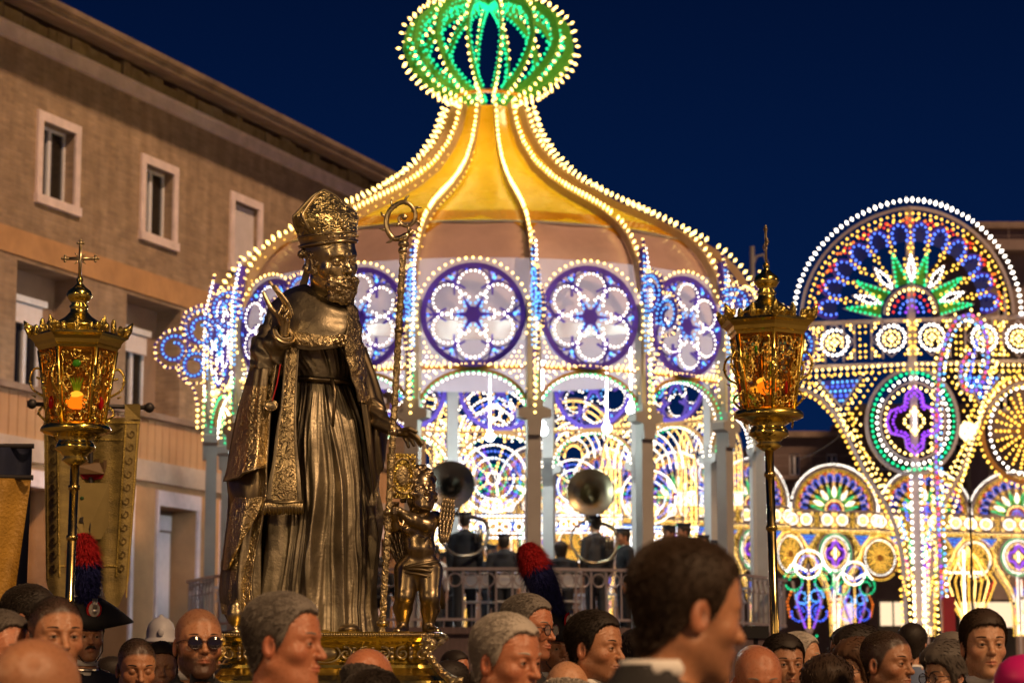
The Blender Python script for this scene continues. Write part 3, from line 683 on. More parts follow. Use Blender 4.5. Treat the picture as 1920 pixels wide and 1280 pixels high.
# ------------------------------------------------------------------ light arch unit (drawn in photo pixels of the big one, u right, v up from the horizon)
def unit(fn, detail=1.0, big=True):
    L = Lum(fn, 1 / KL); R = 205; V0 = 700
    m = M_lwood
    st = 11.5 / detail
    L.strip(arc(0, V0, R - 8, 0, 180, 40), 5, m, 8); L.along('white', arc(0, V0, R, 0, 180, 60), 11.0 / detail, out=7, r=3.4, L=1.5, w=0)
    L.along('yellow', arc(0, V0, R - 19, 0, 180, 50), st, r=2.9)
    for k in range(48):
        a = math.radians(2 + k * 176 / 47); L.bulb('yellow' if k % 3 else 'orange', math.cos(a) * (R - 27 - 5 * (k % 2)), V0 + math.sin(a) * (R - 27 - 5 * (k % 2)), r=2.8)
    for k in range(13):
        a = math.radians(7 + k * 166 / 12); c, s_ = math.cos(a), math.sin(a)
        for dr, dt in ((R - 30, 0), (R - 36, .035), (R - 36, -.035), (R - 43, 0)): L.bulb('red' if dr != R - 43 else 'yellow', math.cos(a + dt) * dr, V0 + math.sin(a + dt) * dr, r=3.0)
        for dt in (-.07, .07): L.bulb('orange' if dt > 0 else 'yellow', math.cos(a + dt) * (R - 31), V0 + math.sin(a + dt) * (R - 31), r=2.9)
    for k in range(12):
        a = math.radians(7.5 + k * 15.0); ca, sa = math.cos(a), math.sin(a)
        lp = [(ca * (146 + 25 * math.cos(t)) - sa * 18 * math.sin(t), V0 + sa * (146 + 25 * math.cos(t)) + ca * 18 * math.sin(t)) for t in np.linspace(-2.2, 2.2, 18)]
        L.strip(lp, 4, M_violet, 6); lp2 = [(ca * (146 + 20 * math.cos(t)) - sa * 13.5 * math.sin(t), V0 + sa * (146 + 20 * math.cos(t)) + ca * 13.5 * math.sin(t)) for t in np.linspace(-2.2, 2.2, 18)]
        L.along('azure', lp2, 9.2, r=2.9, w=3); L.poly(lp2, M_dblue, 2, -3)
    for k in range(13):
        a = math.radians(k * 15.0)
        if 0 < k < 12:
            for dr, dd in ((112, .0), (121, .035), (121, -.035), (130, 0), (139, 0), (150, 0)): L.bulb('yellow', math.cos(a + dd) * dr, V0 + math.sin(a + dd) * dr, r=2.9)
    for deg in (8, 34, 74, 106, 146, 172):
        a = math.radians(deg); ca, sa = math.cos(a), math.sin(a)
        def tr(x, y): return (x * ca - y * sa, V0 + x * sa + y * ca)
        L.strip([tr(52, -15), tr(122, 0), tr(52, 15)], 3.5, m, 6); L.poly([tr(54, -11), tr(116, 0), tr(54, 11)], M_greenp, 3, -3)
        L.along('green', [tr(56, -11), tr(115, -1)], 8.5, r=3.1); L.along('green', [tr(56, 11), tr(109, 2)], 8.5, r=3.1)
    for deg in (21, 54, 90, 126, 159):
        a = math.radians(deg); ca, sa = math.cos(a), math.sin(a)
        def tr(x, y): return (x * ca - y * sa, V0 + x * sa + y * ca)
        L.strip([tr(56, 0), tr(80, 11), tr(112, 0), tr(80, -11)], 2.5, m, 5, closed=True)
        L.along('white', [tr(60, 0), tr(80, 7), tr(106, 0)], 8.5, r=2.9); L.along('white', [tr(66, -4), tr(80, -7), tr(98, -3)], 9, r=2.9)
        for dd in (.14, -.14): 
            for dr in (66, 78, 90, 101): L.bulb('yellow', math.cos(a + dd * 80 / dr) * dr, V0 + math.sin(a + dd * 80 / dr) * dr, r=2.8)
    L.strip(arc(0, V0, 48, 0, 180, 24), 4, m, 6); L.along('warm', arc(0, V0, 43, 0, 180, 24), 9, r=2.9)
    L.along('red', arc(0, V0, 33, 4, 176, 20), 11, r=3); L.along('azure', arc(0, V0, 22, 0, 180, 20), 9, r=3); L.along('purple', arc(0, V0, 11, 0, 180, 20), 8, r=3)
    # band of rosettes between two rails
    for v in (695, 612): L.strip([(-218, v), (218, v)], 7, m, 8)
    for u in (-165, -62, 62, 165, -112, 112): L.strip([(u - 10, 690), (u - 10, 617)], 2.5, m, 6); L.strip([(u + 10, 690), (u + 10, 617)], 2.5, m, 6)
    for cx in (-190, -88, 0 if big else 0, 88, 190):
        cx = max(-192, min(192, cx)); 
        pass
    for cx in (-138, -37, 37, 138, -205, 205):
        L.strip([(cx, 688), (cx + 35, 653), (cx, 619), (cx - 35, 653)], 2.5, m, 5, closed=True)
        L.along('white', arc(cx, 653, 24, 0, 360, 24)[:-1], 8.4, closed=True, r=3.3); L.along('warm', arc(cx, 653, 14, 0, 360, 16)[:-1], 8, closed=True, r=3.2)
        for q_ in range(4): L.bulb('warm', cx + 5 * math.cos(q_ * PI / 2), 653 + 5 * math.sin(q_ * PI / 2), r=3.6)
        for sx in (-1, 1):
            for sy in (-1, 1):
                for (a, b) in ((32, 30), (25, 31), (32, 23), (38, 17)): L.bulb('yellow' if a != 32 else 'warm', cx + sx * a * .9, 653 + sy * b, r=2.8)
    for cx in (-165, -88, 0, 88, 165):
        for v in (680, 668, 656, 644, 632, 622):
            for du in (-5, 5): L.bulb('yellow', cx + du, v, r=2.9)
    # rows under the band, blue wedges
    for j, v in enumerate((603, 593)):
        L.along('yellow' if j else 'warm', [(-216, v), (216, v)], 11, r=3.1)
    for sx in (-1, 1):
        L.poly([(sx * 95, 582), (sx * 165, 582), (sx * 128, 536)], M_dviolet, 5, -2); 
        for j, (a, b, v) in enumerate(((100, 160, 578), (106, 153, 570), (112, 147, 561), (119, 139, 552), (126, 131, 543))): L.along('cyan' if j % 2 == 0 else 'blue', [(sx * a, v), (sx * b, v)], 9, r=3)
        L.strip([(sx * 92, 586), (sx * 128, 530), (sx * 168, 586)], 4, m, 6)
        L.along('yellow', [(sx * 88, 578), (sx * 120, 530), (sx * 105, 500)], 10.5, r=3.1)
        L.along('warm', [(sx * 172, 578), (sx * 136, 526), (sx * 116, 478)], 10.5, r=3.1)
        # bracket curve sweeping down to the foot
        br = [(sx * 212, 572), (sx * 190, 566), (sx * 165, 550), (sx * 140, 520), (sx * 120, 480), (sx * 103, 440), (sx * 88, 405), (sx * 70, 375), (sx * 50, 340), (sx * 36, 300), (sx * 26, 240), (sx * 22, 120)]
        L.strip(br, 6.5, m, 7); L.along('yellow', br, 11.5, out=-7 * sx, r=3.4); L.along('warm', br, 12.5, out=7 * sx, r=3.1)
        L.along('warm', br[4:], 13, out=15 * sx, r=2.9)
        L.along('yellow', [(sx * 205, 584), (sx * 180, 578), (sx * 160, 562), (sx * 146, 545)], 11, r=2.9)
        # wheel at each side (half shown by the neighbour)
    # rows of small bulbs filling the spandrels
    bx_ = [22, 26, 36, 50, 70, 88, 103, 120, 140, 165, 190, 212]; by_ = [120, 240, 300, 340, 375, 405, 440, 480, 520, 550, 566, 572]
    for sx in (-1, 1):
        for iu in range(12):
            for iv in range(26):
                u_ = 46 + iu * 14 + (iv % 2) * 7; v_ = 590 - iv * 10.5
                if u_ > 208 or v_ < np.interp(u_, bx_, by_) + 20 or (u_ / 93) ** 2 + ((v_ - 497) / 108) ** 2 < 1: continue
                if 528 < v_ < 588 and abs(u_ - 130) < (v_ - 520) * .62: continue
                L.bulb('yellow' if (iu + iv) % 3 else 'warm', sx * u_, v_, r=2.7)
    # medallion
    cy = 497
    L.strip(arc(0, cy, 84, 0, 360, 48, 98)[:-1], 6, m, 7, closed=True); L.along('green', arc(0, cy, 75, 0, 360, 48, 90)[:-1], 10.2, closed=True, r=3.6)
    L.along('white', arc(0, cy, 66, 0, 360, 48, 80)[:-1], 11, closed=True, r=3.3)
    L.strip(arc(0, cy, 59, 0, 360, 40, 72)[:-1], 3.5, m, 6, closed=True)
    L.along('warm', arc(0, cy, 52, 0, 360, 40, 63)[:-1], 11, closed=True, r=3.1)
    for sx in (-1, 1):
        quat = [(0, cy + 62), (sx * 14, cy + 50), (sx * 18, cy + 28), (sx * 42, cy + 20), (sx * 50, cy), (sx * 42, cy - 20), (sx * 18, cy - 28), (sx * 14, cy - 50), (0, cy - 62)]
        L.strip(quat, 4, m, 6); L.along('purple', quat, 6.6, r=3.2, w=3); L.along('purple', [(a * .78, cy + (b - cy) * .82) for a, b in quat], 7.5, r=3.0, w=3)
        L.along('warm', [(0, cy + 24), (sx * 20, cy), (0, cy - 24)], 8.5, r=3.2)
    L.along('white', [(0, cy + 18), (0, cy - 18)], 7, r=3.2)
    # foot
    L.strip([(0, 900), (0, -150)], 13, m, 12, w0=-3)
    L.along('white', [(-9, 395), (-9, 130)], 12, r=3.2); L.along('white', [(9, 395), (9, 130)], 12, r=3.2)
    for k, c in enumerate(('orange', 'blue', 'cyan', 'green', 'pink', 'yellow')):
        L.along(c, [(-14 - (k % 3) * 7, 380 - k * 34), (-12 - (k % 3) * 4, 350 - k * 34)], 8, r=3.2); L.along(c, [(14 + (k % 3) * 7, 380 - k * 34), (12 + (k % 3) * 4, 350 - k * 34)], 8, r=3.2)
    return L
def wheel(fn):
    L = Lum(fn, 1 / KL); cx, cy = 218, 480; m = M_amber
    L.strip(arc(cx, cy, 88, 0, 360, 40, 96)[:-1], 7, m, 6, closed=True); L.along('yellow', arc(cx, cy, 96, 0, 360, 40, 104)[:-1], 12, closed=True, r=3.4, w=0)
    L.along('white', arc(cx, cy, 74, 0, 360, 40, 82)[:-1], 12, closed=True, r=3.3)
    for k in range(12):
        a = k * PI / 6; ca, sa = math.cos(a), math.sin(a)
        L.strip([(cx + ca * 12, cy + sa * 13), (cx + ca * 62, cy + sa * 70)], 6, m, 5)
        L.along('yellow', [(cx + ca * 20, cy + sa * 22), (cx + ca * 62, cy + sa * 70)], 9, r=3.4)
        a2 = a + PI / 12; L.along('yellow', [(cx + math.cos(a2) * 34, cy + math.sin(a2) * 38), (cx + math.cos(a2) * 62, cy + math.sin(a2) * 70)], 9, r=3.2)
    L.disc(cx, cy, 12, m, 16, 6)
    L.strip([(218, 576), (218, 605)], 5, m, 6)
    return L
# the large near arch, folded at its post
YL = 46.0; KL = FPX / YL; XL = at(1718, 900, YL).x
def fn_big(u, v, w):
    x = u / KL; y = 0.0
    if u < 0: y = -x * .55
    else: y = x * .10
    return (x, y - w / KL, v / KL)
def fn_far(u, v, w): return (u / KL, -w / KL, v / KL)
ub = unit(fn_big)
lg = empty('light_arch', (XL, YL, CAMZ), 0, 'largest light arch, in front at right, with a blue scalloped fan and green medallion', 'light arch'); lg.scale = (1, 1, 1.024)
put(lg, ub, 'light_frame'); wl = wheel(fn_big); put(lg, wl, 'light_wheel')
uf = unit(fn_far, .88); wf = wheel(fn_far); cu, cw = {}, {}
far = [(2092, 890, 103), (1905, 884, 100.5), (1733, 877, 98), (1563, 870, 96), (1410, 858, 93.5), (1270, 847, 91.5), (1136, 840, 90), (1000, 836, 88.8), (865, 834, 88)]
fl = ['light arch of the far row at the right edge, beyond the picture border', 'light arch of the far row at the right edge of the picture', 'light arch of the far row directly behind the foot of the largest arch', 'complete light arch of the far row just right of the right lantern', 'light arch of the far row behind the pole of the right lantern', 'light arch of the far row seen through the bandstand beside its right columns', 'light arch of the far row seen behind the right sousaphone bell', 'light arch of the far row seen through the middle of the bandstand', 'light arch of the far row seen behind the left sousaphone bell']
HWP = [92, 92, 88, 82, 68, 66, 66, 66, 66]
for i, (px, pt, Y) in enumerate(far):
    n2 = far[i + 1] if i + 1 < len(far) else far[i]; n1 = far[i - 1] if i else far[i]
    p2, p1 = at(n2[0], 900, n2[2]), at(n1[0], 900, n1[2]); ang = math.atan2(p1.y - p2.y, p1.x - p2.x); ang *= .5
    c = at(px, pt, Y); sz_ = .84; sx_ = HWP[i] * Y / FPX / (205 / KL) / math.cos(ang)
    e = empty('light_arch', (c.x, Y, c.z - (912 / KL) * sz_), ang, fl[i], 'light arch', 'row of light arches across the far side of the square'); e.scale = (sx_, sz_, sz_)
    put(e, uf, 'light_frame', cache=cu); put(e, wf, 'light_wheel', cache=cw)
# inner arches of warm bulbs standing just behind the bandstand
inn = [(925, 690, 64, 112, 'tall warm white light arch right behind the middle of the bandstand'), (790, 742, 66, 100, 'warm white light arch behind the left inner columns of the bandstand'), (1215, 765, 66, 90, 'warm white light arch behind the right inner columns of the bandstand'),
       (1075, 748, 67, 88, 'warm white light arch just right of the middle bandstand column'), (1330, 775, 67, 60, 'narrow warm light arch at the right side of the bandstand')]
def warm_arch():
    L = Lum(fn_far, 1 / KL)
    for r in (200, 176, 150, 122, 94, 66, 40): L.along('white' if r % 4 else 'warm', arc(0, 300, r, 0, 180, 40, r * 1.25), 13, r=4.2)
    for k in range(9): a = math.radians(10 + k * 20); L.along('yellow', [(40 * math.cos(a), 300 + 50 * math.sin(a)), (190 * math.cos(a), 300 + 238 * math.sin(a))], 14, r=4)
    L.strip(arc(0, 300, 208, 0, 180, 40, 258), 9, M_lwood, 8)
    for sx in (-1, 1):
        for du in (205, 185, 160): L.along('warm', [(sx * du, 300), (sx * du, -60)], 14, r=4.2)
        L.strip([(sx * 214, 300), (sx * 214, -420)], 9, M_lwood, 8); L.strip([(sx * 150, 300), (sx * 150, -420)], 7, M_lwood, 8)
        for k in range(5): L.along('yellow', arc(sx * 182, 260 - k * 70, 22, 0, 360, 16)[:-1], 11, closed=True, r=4)
    for r, c in ((118, 'white'), (96, 'azure'), (72, 'cool'), (46, 'green'), (22, 'white')): L.along(c, arc(0, 170, r, 0, 360, 30)[:-1], 13, closed=True, r=4.2)
    for k in range(10): a = k * PI / 5; L.along('purple' if k % 2 else 'warm', [(30 * math.cos(a), 170 + 30 * math.sin(a)), (112 * math.cos(a), 170 + 112 * math.sin(a))], 13, r=3.8)
    for v in (40, 24, -20, -36): L.along('cool', [(-210, v), (210, v)], 13, r=4)
    for k in range(-4, 5): L.along('white', arc(k * 45, 2, 14, 0, 360, 10)[:-1], 9, closed=True, r=4)
    L.along('blue', arc(0, 300, 108, 10, 170, 30, 135), 12, r=4.2); L.along('white', spiral(0, 400, 30, 0, 1, .2), 11, r=4.5)
    return L
wa = warm_arch(); wac = {}
for px, py, Y, hw, lab in inn:
    c = at(px, py, Y); s_ = hw * Y / FPX / (208 / KL); e = empty('light_arch', (c.x, Y, c.z - 558 / KL * s_), 0, lab, 'light arch', 'warm light arches behind the bandstand'); e.scale = (s_,) * 3; put(e, wa, 'light_frame', cache=wac)
# leaning crook of lights in front of the large arch
Lc = Lum(lambda u, v, w: (u / KL, -w / KL, v / KL), 1 / KL); 
ck = [(22, 20), (18, 120), (14, 300), (12, 420), (16, 520), (24, 600), (38, 650), (58, 682), (82, 690), (102, 672), (112, 640), (112, 600), (102, 566), (86, 545), (68, 548), (60, 570), (64, 600), (78, 616)]
ck = [tuple(p) for p in resample(ck, 12)]
Lc.strip(ck, 6, M_lwood, 8); Lc.along(['purple', 'blue', 'pink', 'red', 'purple', 'cyan'], ck, 9.5, r=3.0, w=3); Lc.along(['white', 'cyan'], ck, 11, out=9, r=2.8); Lc.along('warm', ck, 12, out=-9, r=2.8)
Lc.along('warm', [(30, 300), (46, 340), (70, 420), (98, 520), (128, 600)], 10, r=3.2); Lc.along('blue', [(74, 560), (82, 590), (92, 640)], 8, r=3.3)
lc = empty('light_crook', (XL, YL - 1.5, CAMZ), 0, 'tall crook shaped ornament of purple and pink bulbs leaning before the largest light arch', 'light ornament')
put(lc, Lc, 'light_frame')
# red foot of the post
q = MB(); q.box(-.11, .11, -.08, .08, -CAMZ, 1.75); q.build('post_foot', mat('red_post_paint', (.30, .02, .03), .5), lc, loc=(.26, -.1, 0))
# bouquets and chandelier of bulbs between the far arches
def bouquet(seed):
    L = Lum(lambda u, v, w: (u / KL, -w / KL, v / KL), 1 / KL); r_ = random.Random(seed)
    for sx in (-1, 1):
        L.along('green', spiral(sx * 40, 150, 34, 90, -sx * 1.2), 9.5, r=3.4); L.along('blue', spiral(sx * 30, 60, 30, 90, sx * 1.3), 9.5, r=3.4)
        L.along('cyan', spiral(sx * 20, 105, 22, 0, sx * 1.1), 9.5, r=3.4); L.along('purple', [(sx * 12, 20), (sx * 34, 90), (sx * 18, 140)], 9.5, r=3.4)
        L.along('orange', [(sx * 50, 120), (sx * 62, 90), (sx * 55, 50)], 10, r=3.4); L.along('white', [(sx * 8, 180), (sx * 44, 200), (sx * 60, 178)], 10, r=3.4)
        L.strip([(sx * 2, 0), (sx * 30, 60), (sx * 46, 150)], 6, M_lwood, 6)
    L.along('white', spiral(0, 195, 44, 0, 1.0, .2), 10, r=3.4); L.along('blue', spiral(0, 195, 28, 0, 1.0, .2), 10, r=3.4); L.along('yellow', [(0, 20), (0, 170)], 10, r=3.4); L.along('green', [(-20, -5), (0, -30), (20, -5)], 10, r=3.4)
    L.strip([(0, -300), (0, 200)], 6, M_lwood, 6)
    return L
for k, (px, py, Y, sc_, lab) in enumerate(((1518, 1188, 84, .80, 'bouquet of blue and green bulbs low beside the pole of the right lantern'), (1604, 1182, 84, .66, 'smaller bouquet of blue and white bulbs between two yellow light wheels'))):
    p = at(px, py, Y); e = empty('light_bouquet', p, 0, lab, 'light ornament'); e.scale = (sc_ * 1.5,) * 3; put(e, bouquet(k), 'light_frame')
L = Lum(lambda u, v, w: (u / KL, -w / KL, v / KL), 1 / KL)
for k in range(-4, 5):
    pth = [(k * 6, 0), (k * 16, 60), (k * 22, 120), (k * 10, 190), (0, 230)]; L.along('warm' if k % 2 else 'yellow', pth, 9.5, r=3.6); L.strip(pth, 3, M_amber, 4)
L.along('red', [(-80, 118), (-50, 60)], 10, r=3.4); L.along('red', [(80, 118), (50, 60)], 10, r=3.4); L.along('white', [(-14, 20), (-14, 220)], 10, r=3.8); L.along('white', [(-60, 150), (40, 150)], 10, r=3.8)
L.strip([(0, -300), (0, 230)], 6, M_amber, 6)
e = empty('light_fountain', at(1818, 1160, 80), 0, 'glowing yellow fountain of bulbs with red tips low at right under the largest arch', 'light ornament'); e.scale = (1.0,) * 3; put(e, L, 'light_frame')
# round globe lamp on a thin post, and the street lamp behind the roof
def globe_lamp(px, py, Y, r, label, es):
    p = at(px, py, Y); e = empty('street_lamp', (p.x, p.y, 0), 0, label, 'street lamp')
    q = MB(); q.ball((0, 0, p.z), r, 16, 12); q.build('globe', emat('globe_glass_%d' % px, (1, .83, .55), es), e, smooth=True)
    q = MB(); q.lathe([(.09, 0), (.09, .4), (.04, .5), (.03, p.z - r)], 10); q.build('pole', M_railm, e)
globe_lamp(1815, 808, 60, .235, 'street lamp with a round glowing globe before the right light arches', 2.2)
p = at(1410, 462, 58); e = empty('street_lamp', (p.x, p.y, 0), 0, 'unlit grey street lamp post with a hooked top behind the right edge of the roof', 'street lamp')
M_lp = mat('pale_lamp_post', (.30, .28, .30), .5, .3)
q = MB(); q.lathe([(.12, 0), (.10, 1), (.06, p.z)], 10); q.build('pole', M_lp, e)
q = MB(); zt = at(1430, 500, 58).z; q.tube([(0, 0, zt), (.1, 0, zt + .25), (.28, 0, zt + .3), (.36, 0, zt + .1), (.36, 0, zt - 1)], .035, 6); q.build('bracket', M_lp, e)
# ================================================================== SCULPTING TOOLS: signed distance fields meshed with surface nets
A32 = lambda v: np.array(v, dtype=np.float32)
def s_ell(P, c, r):
    q = P - A32(c); r = A32(r); k0 = np.sqrt(((q / r) ** 2).sum(1)) + 1e-6; k1 = np.sqrt(((q / (r * r)) ** 2).sum(1)) + 1e-6
    return k0 * (k0 - 1) / k1
def s_cap(P, a, b, ra, rb=None):
    rb = ra if rb is None else rb; a = A32(a); b = A32(b); ba = b - a; pa = P - a
    h = np.clip((pa @ ba) / max(float(ba @ ba), 1e-9), 0, 1)
    return np.sqrt(((pa - h[:, None] * ba) ** 2).sum(1)) - (ra + (rb - ra) * h)
def s_chain(P, pts, rs, k=0.0):
    d = None
    for i in range(len(pts) - 1):
        e = s_cap(P, pts[i], pts[i + 1], rs[i], rs[i + 1]); d = e if d is None else (smin(d, e, k) if k else np.minimum(d, e))
    return d
def s_box(P, c, h, r=0.0, R=None):
    q = P - A32(c)
    if R is not None: q = q @ R
    q = np.abs(q) - (A32(h) - r); return np.sqrt((np.maximum(q, 0) ** 2).sum(1)) + np.minimum(q.max(1), 0) - r
def smin(a, b, k):
    h = np.maximum(k - np.abs(a - b), 0) / k; return np.minimum(a, b) - h * h * k * .25
def smax(a, b, k): return -smin(-a, -b, k)
def wob(P, f, ph=0.0):
    return (np.sin(P[:, 0] * f + 1.7 * np.sin(P[:, 1] * f * .7 + ph)) * np.sin(P[:, 1] * f * 1.13 + 1.3 * np.sin(P[:, 2] * f * .9 + 2 * ph)) + np.sin(P[:, 2] * f * .93 + 1.9 * np.sin(P[:, 0] * f * .8 + 3 * ph))) * .5
def sdf_grid(f, lo, hi, h):
    lo = np.array(lo, float); hi = np.array(hi, float); n = np.ceil((hi - lo) / h / 4).astype(int) * 4 + 1
    ax = [lo[i] + h * np.arange(n[i]) for i in range(3)]
    cx = [a[::4] for a in ax]
    G = np.stack(np.meshgrid(*cx, indexing='ij'), -1).reshape(-1, 3).astype(np.float32)
    dc = f(G).reshape([len(c) for c in cx])
    D = np.repeat(np.repeat(np.repeat(dc, 4, 0), 4, 1), 4, 2)
    D = D[1:, 1:, 1:] if False else D
    # centre the repeated block on its sample
    D = D[2:, 2:, 2:][:n[0], :n[1], :n[2]]
    if D.shape != tuple(n): D = np.pad(D, [(0, n[i] - D.shape[i]) for i in range(3)], mode='edge')
    D = D.copy(); I = np.argwhere(np.abs(D) < h * 7.0)
    if len(I):
        P = (lo + I * h).astype(np.float32); D[I[:, 0], I[:, 1], I[:, 2]] = f(P)
    return D, lo
def nets(D, lo, h):
    S = D < 0; nx, ny, nz = D.shape
    acc = np.zeros((nx - 1, ny - 1, nz - 1, 3), np.float32); cnt = np.zeros((nx - 1, ny - 1, nz - 1), np.float32)
    for ax in range(3):
        for o1 in (0, 1):
            for o2 in (0, 1):
                o = [0, 0, 0]; oth = [a for a in range(3) if a != ax]; o[oth[0]] = o1; o[oth[1]] = o2
                sl = tuple(slice(o[a], D.shape[a] - 1 + o[a]) for a in range(3)); o_ = list(o); o_[ax] = 1
                sl2 = tuple(slice(o_[a], D.shape[a] - 1 + o_[a]) for a in range(3))
                a, b = D[sl], D[sl2]; m = (a < 0) != (b < 0)
                if not m.any(): continue
                idx = np.nonzero(m); t = a[idx] / (a[idx] - b[idx])
                for q in range(3): acc[idx + (np.full(len(t), q),)] += (o[q] if q != ax else t)
                cnt[idx] += 1
    m = cnt > 0; ids = np.full(cnt.shape, -1, np.int64); idx = np.argwhere(m); ids[m] = np.arange(len(idx))
    V = (idx + acc[m] / cnt[m][:, None]) * h + lo
    F = []
    for ax in range(3):
        o1, o2 = [a for a in range(3) if a != ax]
        sl = [slice(1, D.shape[a] - 1) for a in range(3)]; sl[ax] = slice(0, D.shape[ax] - 1); sl2 = list(sl); sl2[ax] = slice(1, D.shape[ax])
        a, b = S[tuple(sl)], S[tuple(sl2)]; c = np.argwhere(a != b)
        if not len(c): continue
        off = np.array([s.start for s in sl]); c = c + off; fl = S[tuple(c.T)]
        def cell(d1, d2):
            k = c.copy(); k[:, o1] -= d1; k[:, o2] -= d2; return ids[tuple(k.T)]
        q = np.stack([cell(1, 1), cell(0, 1), cell(0, 0), cell(1, 0)], 1)
        if ax == 1: fl = ~fl
        q[~fl] = q[~fl][:, ::-1]; F.append(q)
    F = np.vstack(F); F = F[(F >= 0).all(1)]
    return V, F
def project(f, V, it=2):
    V = V.astype(np.float32); e = 0.0012
    for _ in range(it):
        d = f(V); g = np.stack([f(V + A32(o)) - d for o in ((e, 0, 0), (0, e, 0), (0, 0, e))], 1) / e
        V = V - g * np.clip(d / np.maximum((g ** 2).sum(1), .2), -.006, .006)[:, None]
    return V
def subdiv(V, F):
    n = len(V); E = np.stack([F, np.roll(F, -1, 1)], -1).reshape(-1, 2); Es = np.sort(E, 1)
    u, inv = np.unique(Es[:, 0] * (n + 1) + Es[:, 1], return_inverse=True); a, b = u // (n + 1), u % (n + 1)
    mid = (V[a] + V[b]) / 2; cen = V[F].mean(1); inv = inv.reshape(F.shape) + n; c = np.arange(len(F)) + n + len(u)
    prev = np.roll(inv, 1, 1)
    return np.vstack([V, mid, cen]), np.vstack([np.stack([F[:, k], inv[:, k], c, prev[:, k]], 1) for k in range(4)])
def sculpt(name, f, lo, hi, h, mats, fine=0, it=2, raw=False):
    D, l = sdf_grid(f, lo, hi, h); V, F = nets(D, l, h); V = project(f, V, 1)
    for _ in range(fine): V, F = subdiv(V, F); V = project(f, V, it)
    if raw: return V, F
    return mesh_np(name, V, F.astype(np.int32), mats, smooth=True)
# ---- cloth sheets through control points
def catmull(P, n):
    P = np.asarray(P, float); m = len(P); t = np.linspace(0, m - 1, n); i = np.minimum(t.astype(int), m - 2); u = (t - i)[(...,) + (None,) * (P.ndim - 1)]
    g = lambda k: P[np.clip(k, 0, m - 1)]
    p0, p1, p2, p3 = g(i - 1), g(i), g(i + 1), g(i + 2)
    p0 = np.where((i - 1 < 0)[(...,) + (None,) * (P.ndim - 1)], 2 * p1 - p2, p0); p3 = np.where((i + 2 > m - 1)[(...,) + (None,) * (P.ndim - 1)], 2 * p2 - p1, p3)
    return .5 * ((2 * p1) + (-p0 + p2) * u + (2 * p0 - 5 * p1 + 4 * p2 - p3) * u ** 2 + (-p0 + 3 * p1 - 3 * p2 + p3) * u ** 3)
def sheet(name, rows, nu, nv, mats, thick=.008, disp=None, flip=False, border=None):
    """rows[v][u] control points -> smooth thick cloth; disp(u, v, P) gives displacement along the normal; border(u, v) -> material 1 mask"""
    C = np.array([[tuple(p) for p in r] for r in rows]); C = catmull(C, nv); C = catmull(C.transpose(1, 0, 2), nu).transpose(1, 0, 2)
    gu = np.gradient(C, axis=1); gv = np.gradient(C, axis=0); N = np.cross(gu, gv); N /= np.linalg.norm(N, axis=2, keepdims=True) + 1e-9
    if flip: N = -N
    U, Vv = np.meshgrid(np.linspace(0, 1, nu), np.linspace(0, 1, nv))
    if disp is not None: C = C + N * disp(U, Vv, C)[..., None]
    B = C - N * thick; V = np.vstack([C.reshape(-1, 3), B.reshape(-1, 3)]); o = nu * nv
    I = np.arange(nv * nu).reshape(nv, nu); q = np.stack([I[:-1, :-1], I[:-1, 1:], I[1:, 1:], I[1:, :-1]], -1).reshape(-1, 4)
    if flip: q = q[:, ::-1]
    rim = np.concatenate([I[0, :], I[1:, -1], I[-1, :-1][::-1], I[1:-1, 0][::-1]]); r2 = np.roll(rim, -1)
    R = np.stack([rim, rim + o, r2 + o, r2], 1)
    if flip: R = R[:, ::-1]
    F = np.vstack([q, q[:, ::-1] + o, R]); mi = None
    if border is not None:
        bu = ((U[:-1, :-1] + U[1:, 1:]) / 2).ravel(); bv = ((Vv[:-1, :-1] + Vv[1:, 1:]) / 2).ravel(); bm = border(bu, bv).astype(int); mi = np.r_[bm, bm, np.zeros(len(R), int)]
    return mesh_np(name, V, F.astype(np.int32), mats, mi, smooth=True)
